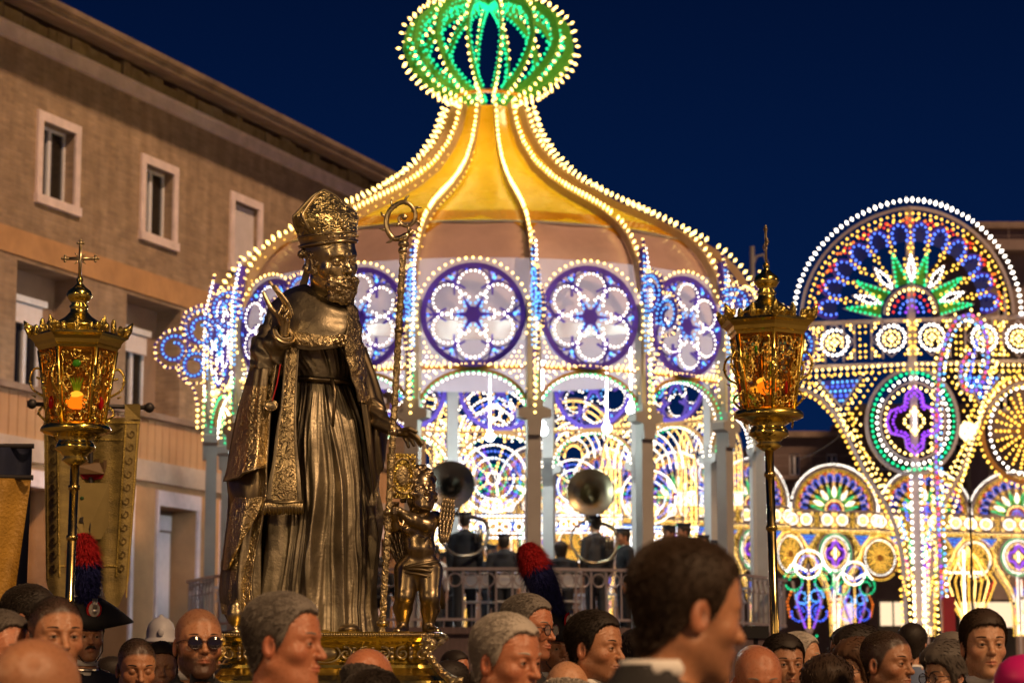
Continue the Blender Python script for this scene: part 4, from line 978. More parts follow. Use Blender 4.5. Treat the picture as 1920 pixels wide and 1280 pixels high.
# ---- a human head, face towards -y, origin between the eyes, metres
def head_sdf(p):
    w, jaw, nose, chin, chk, brow, ear = (p.get(k, d) for k, d in (('w', 1), ('jaw', 1), ('nose', 1), ('chin', 1), ('chk', 1), ('brow', 1), ('ear', 1)))
    op = p.get('open', 0.0); closed = p.get('closed', False); fat = p.get('fat', 0.0)
    def f(P):
        P = P.copy(); P[:, 0] = P[:, 0] / w; X = np.abs(P[:, 0]); Q = P.copy(); Q[:, 0] = X
        d = s_ell(P, (0, .018, .040), (.0765, .097, .084))
        d = smin(d, s_ell(P, (0, -.012, .030), (.070, .078, .080)), .03)
        d = smin(d, s_ell(P, (0, -.022, -.045), (.058 * jaw, .062, .070)), .045)
        d = smin(d, s_cap(Q, (.048 * jaw, .012, -.060), (.016 * jaw, -.062, -.100), .018, .019), .03)
        d = smin(d, s_ell(P, (0, -.074, -.103 * chin), (.020, .019, .018)), .022)
        d = smin(d, s_ell(Q, (.043, -.052, -.026), (.022 * chk, .022, .020)), .022)
        d = smin(d, s_cap(Q, (.012, -.082, .021), (.046, -.066, .022), .011 * brow, .009), .016)
        d = smin(d, s_ell(P, (0, -.058, -.062), (.034, .034, .032)), .02)
        if fat: d = smin(d, s_ell(P, (0, -.03, -.105), (.055, .045, .03 + fat)), .03)
        d = smax(d, -s_ell(Q, (.031, -.094, .0015), (.0175, .017, .0125)), .014)
        # lids over the ball
        ball = s_ell(Q, (.0315, -.0715, .001), (.0155, .0155, .0150))
        slit = np.abs(Q[:, 2] - .0005 + 8 * (X - .0315) ** 2) - (.0048 if not closed else -.002)
        slit = np.maximum(slit, -(P[:, 1] + .074)); slit = np.maximum(slit, np.abs(X - .0315) - .0135)
        d = smin(d, ball - .0012, .005)
        if not closed:
            lens = np.maximum(np.abs(Q[:, 2] + .0006) - (.0040 - 15 * (X - .0315) ** 2), P[:, 1] + .0800); d = np.maximum(d, -lens)
        d = smin(d, s_cap(P, (0, -.083, .012), (0, -.103 - .018 * (nose - 1), -.026), .0065, .0095), .012)
        d = smin(d, s_ell(P, (0, -.1015 - .004 * nose, -.030 * nose), (.0110, .0120 * nose, .0100)), .008)
        d = smin(d, s_ell(Q, (.0118, -.094, -.033), (.0070, .010, .0070)), .006)
        d = smax(d, -s_ell(Q, (.0062, -.098, -.0415), (.0035, .006, .004)), .003)
        # mouth
        d = smin(d, s_cap(Q, (.004, -.0955, -.0600), (.020, -.083, -.0640), .0052, .0030), .005)
        d = smin(d, s_cap(Q, (.0, -.0945, -.0705 - op), (.016, -.085, -.0675 - op * .5), .0065, .0035), .006)
        d = smax(d, -s_cap(Q, (0, -.103, -.0650 - op * .5), (.023, -.087, -.0655 - op * .3), .0016 + op * .6, .0012), .003)
        d = smax(d, -s_cap(Q, (.019, -.096, -.036), (.030, -.086, -.060), .0012 * p.get('age', 1), .0015 * p.get('age', 1)), .008)
        # ears
        e = s_ell(Q, (.079, .016, -.012), (.0085, .0185 * ear, .031 * ear)); e = smax(e, -s_ell(Q, (.087, .010, -.008), (.007, .0105, .020)), .005)
        d = smin(d, e, .007)
        # neck
        nr = .053 + .3 * fat
        d = smin(d, s_cap(P, (0, .022, -.07), (0, .034, -.175), nr, nr + .006), .03)
        d = smin(d, s_cap(P, (-.10, .045, -.205), (.10, .045, -.205), .042, .042), .06)
        if p.get('age', 1) > 1.5:
            fm = np.clip(1 - np.abs(P[:, 2] - .06) / .028, 0, 1) * (P[:, 1] < -.04)
            d = d + fm * .0006 * np.sin(P[:, 2] * 520 + 5 * np.sin(P[:, 0] * 60) + 30 * X) * (.6 + .4 * np.sin(P[:, 0] * 90 + 1))
        if p.get('beard'):
            b = s_ell(P, (0, -.060, -.098), (.050, .040, .050)); b = smin(b, s_cap(Q, (.062, .0, -.03), (.03, -.055, -.085), .014, .026), .02)
            b = smax(b, -(s_ell(P, (0, -.10, -.066), (.018, .02, .006))), .006)
            d = smin(d, b + .006 * wob(P, 130, 1) + .003 * wob(P, 260, 2), .008)
            d = smin(d, s_cap(Q, (.003, -.105, -.053), (.034, -.090, -.075), .0085, .006) + .002 * wob(P, 300, .5), .005)
        return d * .9
    return f
def hair_sdf(p):
    st = p.get('hair', 'short'); t = {'short': .010, 'medium': .020, 'buzz': .0045, 'fringe': .009, 'full': .032, 'long': .035}[st]; w = p.get('w', 1); rec = p.get('rec', 0.0)
    ys = [-.12, -.085, -.06, -.04, -.022, -.004, .02, .045, .075, .12]
    zl = [.080 + rec, .074 + rec, .062 + rec * .9, .040 + rec * .6, .004, -.022, -.004, -.045, -.078, -.085]
    if st in ('long', 'full'): zl = [.068, .064, .05, .02, -.03, -.05, -.06, -.09, -.11, -.11]
    def f(P):
        P = P.copy(); P[:, 0] /= w; X = np.abs(P[:, 0])
        d = s_ell(P, (0, .018, .040), (.0765, .097, .084)); d = smin(d, s_ell(P, (0, -.012, .030), (.070, .078, .080)), .03)
        d = smin(d, s_ell(P, (0, .035, -.045), (.054, .048, .06)), .04)
        top = np.clip((P[:, 2] - .03) / .07, 0, 1)
        nz = .00025 * wob(P * A32((1, .12, .25)), 900, 2)
        if st in ('medium', 'full', 'long'): nz = nz + .0022 * wob(P * A32((1.6, .6, .7)), 70, 3)
        d = d - t * (.55 + .75 * top) + nz
        line = np.interp(P[:, 1], ys, zl) + .012 * np.clip((.035 - X) / .035, 0, 1) * (rec > 0) * -1.2
        cut = (line - P[:, 2]) * .8 + .0025 * wob(P, 230, 4)
        d = smax(d, cut, .006)
        if st == 'fringe': d = smax(d, (P[:, 2] - .052 - .25 * np.maximum(P[:, 1] - .05, 0)) * .8 + .002 * wob(P, 200, 2), .012); d = smax(d, -(P[:, 1] + .045), .01)
        ear = s_ell(np.stack([X, P[:, 1], P[:, 2]], 1), (.084, .012, -.014), (.02, .02, .036)) if st not in ('long',) else d - 1
        d = smax(d, -ear, .006)
        return d * .85
    return f
# ------------------------------------------------------------------ added street lamps, out of view, lighting statue and faces (lit sodium globes)
M_added_globe = emat('added_globe_glass', (1, .66, .32), 12)
for i, (x, y, h, e_, lab) in enumerate(((-5.5, 3.0, 6.0, 560, 'added unseen lit street lamp beside the palazzo on the near left of the crowd'), (6.0, -1.0, 6.5, 900, 'added unseen lit street lamp at the near right behind the photographer'), (-3.5, -9.0, 7.5, 520, 'added unseen lit street lamp behind the photographer to the left'), (14.0, 12.0, 7.0, 420, 'added unseen lit street lamp far right outside the picture'))):
    t = empty('street_lamp', (x, y, 0), 0, lab, 'street lamp', 'street lamps added unseen around the square')  # added for highlights on metal and faces; no such lamps are seen
    q = MB(); q.lathe([(.16, 0), (.14, .5), (.07, .7), (.05, h - .3)], 12); q.build('pole', M_railm, t)
    q = MB(); q.ball((0, 0, h), .24, 18, 12); q.build('globe', M_added_globe, t, smooth=True)
    ld = bpy.data.lights.new('lamp_light', 'POINT'); ld.energy = e_; ld.color = (1, .62, .28); ld.shadow_soft_size = .26
    lo = bpy.data.objects.new('lamp_light', ld); COL.objects.link(lo); lo.parent = t; lo.location = (0, 0, h - .55)
# ================================================================== THE BISHOP STATUE
def relief_mat(name, col, col2, rough, scale, strength, dist=.006, scroll=True, metal=1.0, detail=2.0, lo=.02, hi=.10):
    """chased metal: raised scrolling lines over a hammered ground"""
    m = bpy.data.materials.new(name); m.use_nodes = True; MATS[name] = m
    n = m.node_tree.nodes; l = m.node_tree.links; b = n['Principled BSDF']; b.inputs['Metallic'].default_value = metal
    t = n.new('ShaderNodeTexCoord'); nz = n.new('ShaderNodeTexNoise'); nz.inputs['Scale'].default_value = scale; nz.inputs['Detail'].default_value = detail
    nz.inputs['Distortion'].default_value = .6
    l.new(t.outputs['Object'], nz.inputs['Vector'])
    s_ = n.new('ShaderNodeMath'); s_.operation = 'SUBTRACT'; s_.inputs[1].default_value = .5; a = n.new('ShaderNodeMath'); a.operation = 'ABSOLUTE'
    l.new(nz.outputs['Fac'], s_.inputs[0]); l.new(s_.outputs[0], a.inputs[0])
    mr = n.new('ShaderNodeMapRange'); mr.interpolation_type = 'SMOOTHSTEP'; mr.inputs['From Min'].default_value = lo; mr.inputs['From Max'].default_value = hi; mr.inputs['To Min'].default_value = 1; mr.inputs['To Max'].default_value = 0
    l.new(a.outputs[0], mr.inputs[0])
    n2 = n.new('ShaderNodeTexNoise'); n2.inputs['Scale'].default_value = scale * 3.5; n2.inputs['Detail'].default_value = 4; l.new(t.outputs['Object'], n2.inputs['Vector'])
    mu = n.new('ShaderNodeMath'); mu.operation = 'MULTIPLY_ADD'; mu.inputs[1].default_value = .35; l.new(n2.outputs['Fac'], mu.inputs[0]); l.new(mr.outputs[0] if scroll else nz.outputs['Fac'], mu.inputs[2])
    bp = n.new('ShaderNodeBump'); bp.inputs['Strength'].default_value = strength; bp.inputs['Distance'].default_value = dist; l.new(mu.outputs[0], bp.inputs['Height']); l.new(bp.outputs[0], b.inputs['Normal'])
    n4 = n.new('ShaderNodeTexNoise'); n4.inputs['Scale'].default_value = 5; n4.inputs['Detail'].default_value = 5; l.new(t.outputs['Object'], n4.inputs['Vector'])
    rp = n.new('ShaderNodeValToRGB'); rp.color_ramp.elements[0].position = .35; rp.color_ramp.elements[1].position = .65
    rp.color_ramp.elements[0].color = (*col2, 1); rp.color_ramp.elements[1].color = (*col, 1); l.new(n4.outputs['Fac'], rp.inputs[0]); l.new(rp.outputs[0], b.inputs['Base Color'])
    m2 = n.new('ShaderNodeMapRange'); m2.inputs['To Min'].default_value = rough + .10; m2.inputs['To Max'].default_value = rough - .10; m2.inputs['From Min'].default_value = .3; m2.inputs['From Max'].default_value = .7
    l.new(n4.outputs['Fac'], m2.inputs[0]); l.new(m2.outputs[0], b.inputs['Roughness'])
    return m
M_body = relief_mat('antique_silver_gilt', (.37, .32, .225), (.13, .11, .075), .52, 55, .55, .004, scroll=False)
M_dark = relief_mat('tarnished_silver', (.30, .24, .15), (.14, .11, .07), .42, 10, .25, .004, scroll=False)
M_emb = relief_mat('chased_orphrey_metal', (.74, .60, .33), (.34, .27, .15), .37, 30, .8, .010)
M_face = relief_mat('polished_gilt_flesh', (.62, .51, .30), (.34, .28, .165), .31, 14, .08, .002, scroll=False)
M_cher = relief_mat('dark_gilt_bronze', (.44, .35, .22), (.22, .175, .11), .30, 14, .10, .002, scroll=False)
M_gold = relief_mat('burnished_gold', (.90, .70, .16), (.62, .47, .10), .22, 20, .15, .003, scroll=False)
M_goldrel = relief_mat('chased_gold', (.90, .70, .18), (.60, .46, .10), .24, 22, 1.0, .010)
YS = 11.0; B0 = at(600, 1188, YS)
def L(px, py, dy=0.0): return at(px, py, YS + dy) - B0
st = empty('bishop_statue', B0, 0, 'tall gilded statue of a bearded bishop in mitre and cope, right hand raised', 'statue')
nrm = lambda a: (a + PI) % (2 * PI) - PI
def ridges(seed, n, a0, a1, amp, wid):
    r = random.Random(seed); out = []
    for i in range(n): out.append((a0 + (a1 - a0) * (i + r.uniform(.2, .8)) / n, r.uniform(.2, 1.1) * amp, r.uniform(.5, 1.7) * wid, r.uniform(-.4, .4), r.uniform(0, 6)))
    return out
def ridge_disp(R, a, t):
    d = np.zeros_like(a)
    for a0, am, wd, sw, ph in R:
        x = (a - (a0 + sw * (t - .3) + .05 * np.sin(3 * t + ph))) / (wd * (.75 + .5 * t)); d = d + am * np.exp(-np.abs(x) ** 1.5) * (1 + .25 * np.sin(5 * t + ph))
    return d
# alb: closed loft
ly = [590, 620, 660, 700, 714, 740, 790, 850, 910, 970, 1030, 1090, 1140, 1175, 1190]
lL = [522, 520, 530, 545, 548, 545, 535, 528, 518, 508, 500, 494, 488, 482, 480]
lR = [664, 668, 668, 660, 655, 664, 682, 695, 706, 710, 708, 705, 703, 707, 710]
nv, nu = 260, 420
yy = np.linspace(590, 1190, nv); xl, xr = np.interp(yy, ly, lL), np.interp(yy, ly, lR)
R1 = ridges(11, 17, -1.75, 1.75, .050, .085); R1b = ridges(5, 14, 1.75, 2 * PI - 1.75, .03, .14)
R2 = ridges(23, 12, -1.5, 1.5, .014, .10)
a = np.linspace(0, 2 * PI, nu, endpoint=False); AA = nrm(a)[None, :] * np.ones((nv, 1)); T = np.linspace(0, 1, nv)[:, None] * np.ones((1, nu))
tb = (714 - 590) / 600
low = np.clip((T - tb) / .5, 0, 1) ** .6
R4 = ridges(77, 30, -1.9, 1.9, .012, .028)
fold = ridge_disp(R1, AA, T) * low + (ridge_disp([(x - 2 * PI if x > PI else x, *r) for x, *r in R1b], AA, T)) * low + ridge_disp(R2, AA + .6 * np.sin((tb - T) * 7), T) * np.clip((tb - T) / .05, 0, 1)
fold += ridge_disp(R4, AA + .10 * np.sin(T * 5), T) * low
fold -= .006 * np.abs(np.sin(AA * 6 + 9 * T + np.sin(T * 7 + AA * 2))) * low
fold -= .022 * low
fold += .018 * np.exp(-((AA - .55 + .9 * (T - .62)) / .22) ** 2) * np.exp(-((T - .6) / .2) ** 2)
V = np.zeros((nv, nu, 3))
for i in range(nv):
    pl, pr_ = L(xl[i], yy[i]), L(xr[i], yy[i]); cx = (pl.x + pr_.x) / 2; rx = (pr_.x - pl.x) / 2; ry = rx * (.60 + .25 * T[i, 0]); f = fold[i]
    rip = 1 + 0 * f
    V[i, :, 0] = cx + (rx + f - .012) * np.sin(AA[i]); V[i, :, 1] = .01 - (ry + f) * np.cos(AA[i]); V[i, :, 2] = pl.z
V[-1, :, 2] += .02 * np.sin(AA[-1] * 9); V[..., 0] += .006 * np.sin(T * 14 + AA * 3)
I = np.arange(nv * nu).reshape(nv, nu); J = np.roll(I, -1, 1)
F = np.stack([I[:-1], I[1:], J[1:], J[:-1]], -1).reshape(-1, 4)
link('alb', mesh_np('alb', V.reshape(-1, 3), F.astype(np.int32), M_body, smooth=True), st)
# belt with its knot
q = MB(); q.tube([(L(604, 714).x + .138 * math.sin(t), .01 - .112 * math.cos(t), L(604, 714 + 5 * math.sin(t + .5)).z) for t in np.linspace(0, 2 * PI, 33)[:-1]], .013, 8, closed=True)
q.tube([L(622, 712, -.12), L(628, 735, -.135), L(624, 800, -.16)], [.012, .009, .007], 7); q.build('belt', M_dark, st, smooth=True)
# cope: one mantle from the front-left edge round the back to the front-right edge
cy_ = [548, 570, 600, 650, 700, 750, 800, 850, 890, 930, 1000, 1060, 1110, 1150, 1172]
cL_ = [545, 512, 492, 474, 464, 452, 441, 431, 424, 428, 424, 416, 412, 418, 430]
cR_ = [648, 664, 676, 680, 692, 706, 716, 718, 716, 712, 706, 700, 696, 694, 692]
nv, nu = 240, 420; yy = np.linspace(548, 1172, nv); R3 = ridges(31, 22, -5.1, 1.1, .028, .09)
V = np.zeros((nv, nu, 3)); TT = np.linspace(0, 1, nv)
for i in range(nv):
    t = TT[i]; y = yy[i]; th0 = -.62 - .10 * math.sin(t * 9) * t; th1 = -2 * PI + np.interp(y, [548, 640, 700, 800, 900, 1172], [.35, .45, 1.0, 1.25, 1.35, 1.45])
    A = np.linspace(th0, th1, nu); pl, pc, pr_ = L(np.interp(y, cy_, cL_), y), L(600, y), L(np.interp(y, cy_, cR_), y)
    s_ = np.sin(A); rl, rr = pc.x - pl.x, pr_.x - pc.x
    wt = np.clip(.5 - s_ * .8, 0, 1); rx = rr + (rl - rr) * wt; ry = (.62 + .16 * t) * .5 * (rl + rr) + .02
    f = ridge_disp(R3, A, np.full(nu, t)) * min(1, t * 2.2 + .15) - .012
    ed = np.exp(-((A - th0) / .10) ** 2) + np.exp(-((A - th1) / .08) ** 2)
    V[i, :, 0] = pc.x + (rx + f - .01) * s_; V[i, :, 1] = .03 - (ry + f + .035 * ed * (t > .1)) * np.cos(A); V[i, :, 2] = pc.z + .008 * np.sin(A * 7) * t
B = V.copy(); c0 = V.mean(1, keepdims=True); d_ = c0 - V; d_[..., 2] = 0; d_ /= np.linalg.norm(d_, axis=2, keepdims=True); B = V + d_ * .012
I = np.arange(nv * nu).reshape(nv, nu); o = nv * nu
q_ = np.stack([I[:-1, :-1], I[:-1, 1:], I[1:, 1:], I[1:, :-1]], -1).reshape(-1, 4); rim = np.concatenate([I[0, :], I[1:, -1], I[-1, :-1][::-1], I[1:-1, 0][::-1]]); r2 = np.roll(rim, -1)
F = np.vstack([q_, q_[:, ::-1] + o, np.stack([rim, rim + o, r2 + o, r2], 1)])
bu = np.tile(np.arange(nu - 1), nv - 1); mi = ((bu < 34) | (bu > nu - 30)).astype(int); mi = np.r_[mi, mi * 0, np.zeros(len(rim), int)]
link('cope', mesh_np('cope', np.vstack([V.reshape(-1, 3), B.reshape(-1, 3)]), F.astype(np.int32), [M_body, M_emb], mi, smooth=True), st)
# cascading folded front edge of the cope (three tiers)
def rows(*rs): return [[L(*p) for p in r] for r in rs]
wav = lambda f, a_, ph=0: (lambda U, Vv, P: a_ * np.sin(U * f * PI + 2.2 * Vv + ph) + a_ * .5 * np.sin(U * f * 2.3 * PI - 3 * Vv))
link('cope_fold', sheet('cope_fold', rows(
    [(470, 690, -.05), (478, 690, -.14), (492, 690, -.17), (504, 690, -.16)], [(450, 760, -.05), (465, 760, -.16), (484, 760, -.19), (499, 760, -.17)],
    [(436, 830, -.04), (456, 830, -.19), (480, 825, -.22), (498, 820, -.19)], [(424, 885, -.04), (446, 884, -.23), (474, 874, -.27), (499, 862, -.21)], [(419, 902, -.06), (442, 893, -.25), (472, 880, -.29), (500, 866, -.22)]),
    90, 120, [M_body, M_emb], .010, wav(3, .005), flip=True, border=lambda u, v: (v > .12)), st)
link('cope_fold', sheet('cope_fold', rows(
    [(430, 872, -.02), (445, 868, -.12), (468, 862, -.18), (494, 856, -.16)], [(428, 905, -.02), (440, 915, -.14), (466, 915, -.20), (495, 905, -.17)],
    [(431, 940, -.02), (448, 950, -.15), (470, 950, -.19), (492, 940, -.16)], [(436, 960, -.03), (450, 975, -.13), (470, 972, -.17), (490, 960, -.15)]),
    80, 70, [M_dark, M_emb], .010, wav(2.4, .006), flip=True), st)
link('cope_fold', sheet('cope_fold', rows(
    [(436, 930, -.06), (452, 932, -.19), (474, 934, -.24), (496, 930, -.20)], [(428, 975, -.05), (440, 990, -.18), (456, 985, -.23), (486, 955, -.21)],
    [(421, 1020, -.04), (430, 1035, -.16), (444, 1025, -.21), (470, 985, -.21)], [(415, 1062, -.02), (420, 1068, -.13), (430, 1055, -.18), (456, 1008, -.20)]),
    90, 100, [M_body, M_emb], .010, wav(2, .005), flip=True, border=lambda u, v: (u > -1)), st)
link('cope_fold', sheet('cope_fold', rows(
    [(428, 960, -.03), (445, 980, -.14), (470, 980, -.17), (494, 960, -.12)], [(420, 1030, -.03), (440, 1040, -.14), (462, 1040, -.17), (488, 1030, -.12)],
    [(413, 1100, -.02), (434, 1105, -.15), (458, 1105, -.18), (486, 1100, -.12)], [(418, 1150, -.01), (436, 1158, -.15), (460, 1160, -.17), (484, 1160, -.11)]),
    110, 120, [M_body, M_emb], .010, wav(4, .009), flip=True, border=lambda u, v: (v > .86)), st)
# stole with fringe
sw_ = lambda U, Vv, P: .004 * np.sin(Vv * 16) + .004 * (np.abs(U - .5) > .38)
link('stole', sheet('stole', rows([(538, 640, -.15), (549, 640, -.165), (562, 640, -.17)], [(528, 740, -.17), (541, 740, -.185), (556, 740, -.18)], [(517, 820, -.19), (536, 820, -.205), (556, 820, -.20)],
    [(508, 880, -.21), (534, 882, -.225), (562, 882, -.215)], [(499, 936, -.225), (532, 940, -.24), (566, 938, -.23)]), 40, 120, [M_body, M_emb], .008, sw_, flip=True, border=lambda u, v: (abs(u - .5) < .36)), st)
q = MB()
for i in range(26):
    u = i / 25; p0 = L(lerp(499, 566, u), 938, -.235 - .01 * math.sin(u * PI)); p1 = L(lerp(495, 569, u) + rnd.uniform(-1, 1), 963 + rnd.uniform(-2, 2), -.238)
    q.tube([p0, p0.lerp(p1, .5) + Vector((0, -.004, 0)), p1], [.0036, .0045, .0032], 5)
q.tube([L(497, 938, -.24), L(532, 942, -.25), L(568, 939, -.24)], .006, 6)
tag(q.build('stole_fringe', M_face, st, smooth=True), kind='stuff')
# chest piece and right border coming over the shoulder
link('chasuble', sheet('chasuble', rows(
    [(556, 536, .02), (574, 532, -.05), (596, 545, -.10), (622, 566, -.13), (642, 572, -.11), (656, 560, -.05)],
    [(520, 556, .03), (545, 556, -.10), (580, 566, -.155), (618, 580, -.175), (650, 584, -.14), (668, 574, -.03)],
    [(500, 585, .03), (532, 590, -.13), (572, 598, -.185), (616, 604, -.20), (656, 604, -.15), (674, 596, .0)],
    [(492, 615, .02), (530, 622, -.15), (572, 628, -.205), (614, 632, -.215), (654, 630, -.16), (677, 620, .0)],
    [(500, 640, .01), (534, 646, -.15), (574, 656, -.20), (616, 654, -.21), (650, 648, -.16), (676, 640, .0)]), 150, 110, [M_body, M_emb], .012,
    lambda U, Vv, P: .004 * np.sin(U * 22 + Vv * 6) * Vv + .0035 * np.sin(Vv * 19 - U * 5), flip=True, border=lambda u, v: ((v > .72) & (v < .93) & (u > .2))), st)
link('cope_border', sheet('cope_border', rows(
    [(650, 572, -.12), (660, 572, -.09), (668, 578, -.02)], [(652, 610, -.18), (664, 606, -.13), (676, 604, -.03)], [(646, 645, -.21), (664, 642, -.16), (681, 640, -.05)],
    [(652, 675, -.20), (670, 675, -.16), (686, 680, -.06)], [(662, 710, -.18), (678, 712, -.14), (690, 725, -.06)], [(676, 752, -.15), (688, 756, -.11), (696, 762, -.06)]), 50, 120, [M_body, M_emb], .010,
    lambda U, Vv, P: .004 * np.sin(Vv * 30), flip=True, border=lambda u, v: (v > -1)), st)
link('cope_fold', sheet('cope_fold', rows(
    [(662, 660, -.10), (680, 655, -.02), (684, 650, .06)], [(672, 720, -.10), (700, 712, -.04), (706, 706, .06)], [(682, 790, -.10), (712, 775, -.06), (726, 768, .05)],
    [(690, 850, -.10), (712, 825, -.07), (730, 806, .03)], [(700, 930, -.07), (716, 880, -.05), (726, 850, .03)]), 60, 130, [M_dark, M_emb], .010, wav(3, .007), flip=True), st)
# clasp
q = MB()
for dx, dy_ in ((0, 0), (-7, 3), (7, -2), (3, 7), (-4, -7)): q.ball(L(640 + dx, 638 + dy_, -.225), .012, 10, 7)
q.tube(arc3 := [L(640 + 11 * math.cos(t), 638 + 11 * math.sin(t), -.222) for t in np.linspace(0, 2 * PI, 17)[:-1]], .004, 6, closed=True)
q.build('clasp', M_face, st, smooth=True)
# neck folds
q = MB()
for k, (px, py, rx, r) in enumerate(((617, 558, .085, .024), (618, 573, .096, .020), (617, 546, .072, .020))):
    c = L(px, py, -.01); q.tube([(c.x + rx * math.cos(t), c.y + rx * .95 * math.sin(t), c.z + .028 * math.cos(t + .6) - .03 * (math.sin(t) < 0) * abs(math.sin(t))) for t in np.linspace(0, 2 * PI, 37)[:-1]], r, 10, closed=True)
q.build('amice', M_body, st, smooth=True)
# right arm in its wide sleeve, blessing hand
a1, a2, a3 = L(532, 592, .06), L(499, 668, -.04), L(531, 630, -.20)
def arm(P):
    d = s_chain(P, [a1, a2], [.070, .078]); d = smin(d, s_chain(P, [a2, a3], [.075, .050]), .05)
    d = smin(d, s_ell(P, L(505, 688, -.09), (.075, .06, .045)), .06)
    n_ = (a3 - a2).normalized(); ax = A32(n_); s = (P - A32(a2)) @ ax
    d = d + .008 * np.sin(s * 75 + P[:, 0] * 22) + .005 * np.sin(P[:, 2] * 90 + P[:, 0] * 50)
    d = smax(d, -s_cap(P, L(531, 628, -.205), L(540, 605, -.27), .030, .040), .01)
    return d * .8
mn = np.array([L(455, 730, -.35).x, -.36, L(455, 730, 0).z]); mxx = np.array([L(570, 530, 0).x, .18, L(570, 530, 0).z])
link('sleeve', sculpt('sleeve', arm, mn, mxx, .007, M_body, fine=1), st)
q = MB(); c = L(531, 627, -.215); ax = (L(536, 604, -.25) - L(505, 655, -.12)).normalized(); e1 = ax.orthogonal().normalized(); e2 = ax.cross(e1)
q.tube([c + (e1 * math.cos(t) + e2 * math.sin(t)) * .052 for t in np.linspace(0, 2 * PI, 25)[:-1]], .008, 8, closed=True); q.build('cuff', M_face, st, smooth=True)
def hand_b(P):
    d = s_cap(P, L(531, 632, -.20), L(534, 604, -.22), .026, .024)
    d = smin(d, s_ell(P, L(531, 592, -.225), (.030, .020, .036)), .02)
    for ch, rs in (([(541, 584, -.228), (530, 561, -.238), (518, 545, -.238), (506, 529, -.232)], [.0115, .0105, .0095, .0075]),
                   ([(546, 588, -.222), (538, 566, -.246), (527, 551, -.250), (516, 537, -.246)], [.0115, .0105, .0095, .0075]),
                   ([(522, 592, -.23), (508, 577, -.242), (500, 562, -.240), (494, 549, -.236)], [.012, .011, .0095, .008]),
                   ([(536, 588, -.24), (528, 575, -.262), (522, 588, -.268), (527, 598, -.255)], [.011, .011, .010, .008]),
                   ([(543, 594, -.235), (540, 584, -.262), (533, 594, -.270), (535, 603, -.256)], [.010, .010, .009, .0075])):
        d = smin(d, s_chain(P, [L(*c) for c in ch], rs), .006)
    return d * .9
link('blessing_hand', sculpt('blessing_hand', hand_b, np.array([L(480, 640, 0).x, -.32, L(480, 645, 0).z]), np.array([L(565, 515, 0).x, -.14, L(565, 515, 0).z]), .0042, M_face, fine=1), st)
# left arm reaching past the crozier
def hand_l(P):
    d = s_chain(P, [L(690, 745, .0), L(716, 792, -.08), L(742, 806, -.14)], [.050, .042, .026])
    d = d + .005 * np.sin(P[:, 2] * 110 + P[:, 0] * 60) * (P[:, 0] < L(735, 800).x)
    d = smin(d, s_ell(P, L(756, 812, -.15), (.034, .026, .018)), .02)
    for ch, rs in (([(764, 806, -.16), (776, 813, -.175), (785, 822, -.18), (792, 832, -.18)], [.0115, .0105, .0095, .007]), ([(766, 811, -.15), (777, 819, -.165), (784, 828, -.168), (788, 836, -.165)], [.0115, .010, .009, .007]),
                   ([(764, 816, -.14), (772, 825, -.15), (776, 834, -.15)], [.0105, .010, .008]), ([(758, 818, -.13), (764, 829, -.14), (766, 837, -.14)], [.0105, .009, .0075]), ([(756, 806, -.17), (768, 803, -.19), (780, 809, -.195)], [.0115, .0105, .008])):
        d = smin(d, s_chain(P, [L(*c) for c in ch], rs), .007)
    return d * .85
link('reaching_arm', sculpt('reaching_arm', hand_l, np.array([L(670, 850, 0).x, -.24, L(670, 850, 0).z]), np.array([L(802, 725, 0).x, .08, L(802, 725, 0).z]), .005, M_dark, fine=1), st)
# head, beard curls, mitre (own frame, turned to the viewer's right and bowed)
HM = Matrix.Translation(L(620, 489, -.10)) @ Matrix.Rotation(math.radians(40), 4, 'Z') @ Matrix.Rotation(math.radians(-9), 4, 'Y') @ Matrix.Rotation(math.radians(10), 4, 'X') @ Matrix.Scale(1.36, 4)
hf = head_sdf({'age': 2, 'jaw': 1.0, 'nose': 1.05, 'brow': 1.15, 'w': 1.0})
rc_ = random.Random(8); curls = []
for i in range(64):
    t = rc_.uniform(-1.0, 1.0); lev = rc_.uniform(0, 1); rr = .060 * (1 - .12 * lev)
    curls.append(((math.sin(t) * (rr + .010 - .012 * lev), -.028 - math.cos(t) * (rr - .004 * lev), -.074 - .062 * lev + .02 * abs(t) * .9), rc_.uniform(.010, .0155)))
for i in range(20):
    s_ = rc_.choice((-1, 1)); curls.append(((s_ * rc_.uniform(.066, .078), rc_.uniform(-.02, .06), rc_.uniform(-.05, .03)), rc_.uniform(.010, .015)))
for s_ in (-1, 1):
    for k in range(4): curls.append(((s_ * (.006 + k * .0095), -.105 + k * .006, -.053 - k * .006 - .002 * k * k), .0082))
def bis(P):
    d = hf(P)
    b = s_ell(P, (0, -.052, -.098), (.044, .036, .046)); b = smax(b, -s_ell(P, (0, -.105, -.067), (.016, .02, .005)), .005); d = smin(d, b, .008)
    for c, r in curls:
        q = P - A32(c); rad = np.sqrt((q ** 2).sum(1)); m_ = rad < r * 2.2
        e = rad - r + .0034 * np.cos(rad * 900 + 2 * np.arctan2(q[:, 0], q[:, 2]) + r * 4000)
        d = np.where(m_, smin(d, e, .004), d)
    return d * .8
me = sculpt('head', bis, (-.13, -.15, -.22), (.13, .14, .14), .0045, M_face, fine=1)
ho = link('head', me, st); ho.matrix_local = HM
e = MB(); 
for s_ in (-1, 1): e.ball((s_ * .0315, -.0715, .001), .0142, 12, 8)
eo = e.build('eyes', M_face, ho, smooth=True)
MM = HM @ Matrix.Translation((0, .012, .052)) @ Matrix.Rotation(math.radians(-8), 4, 'X')
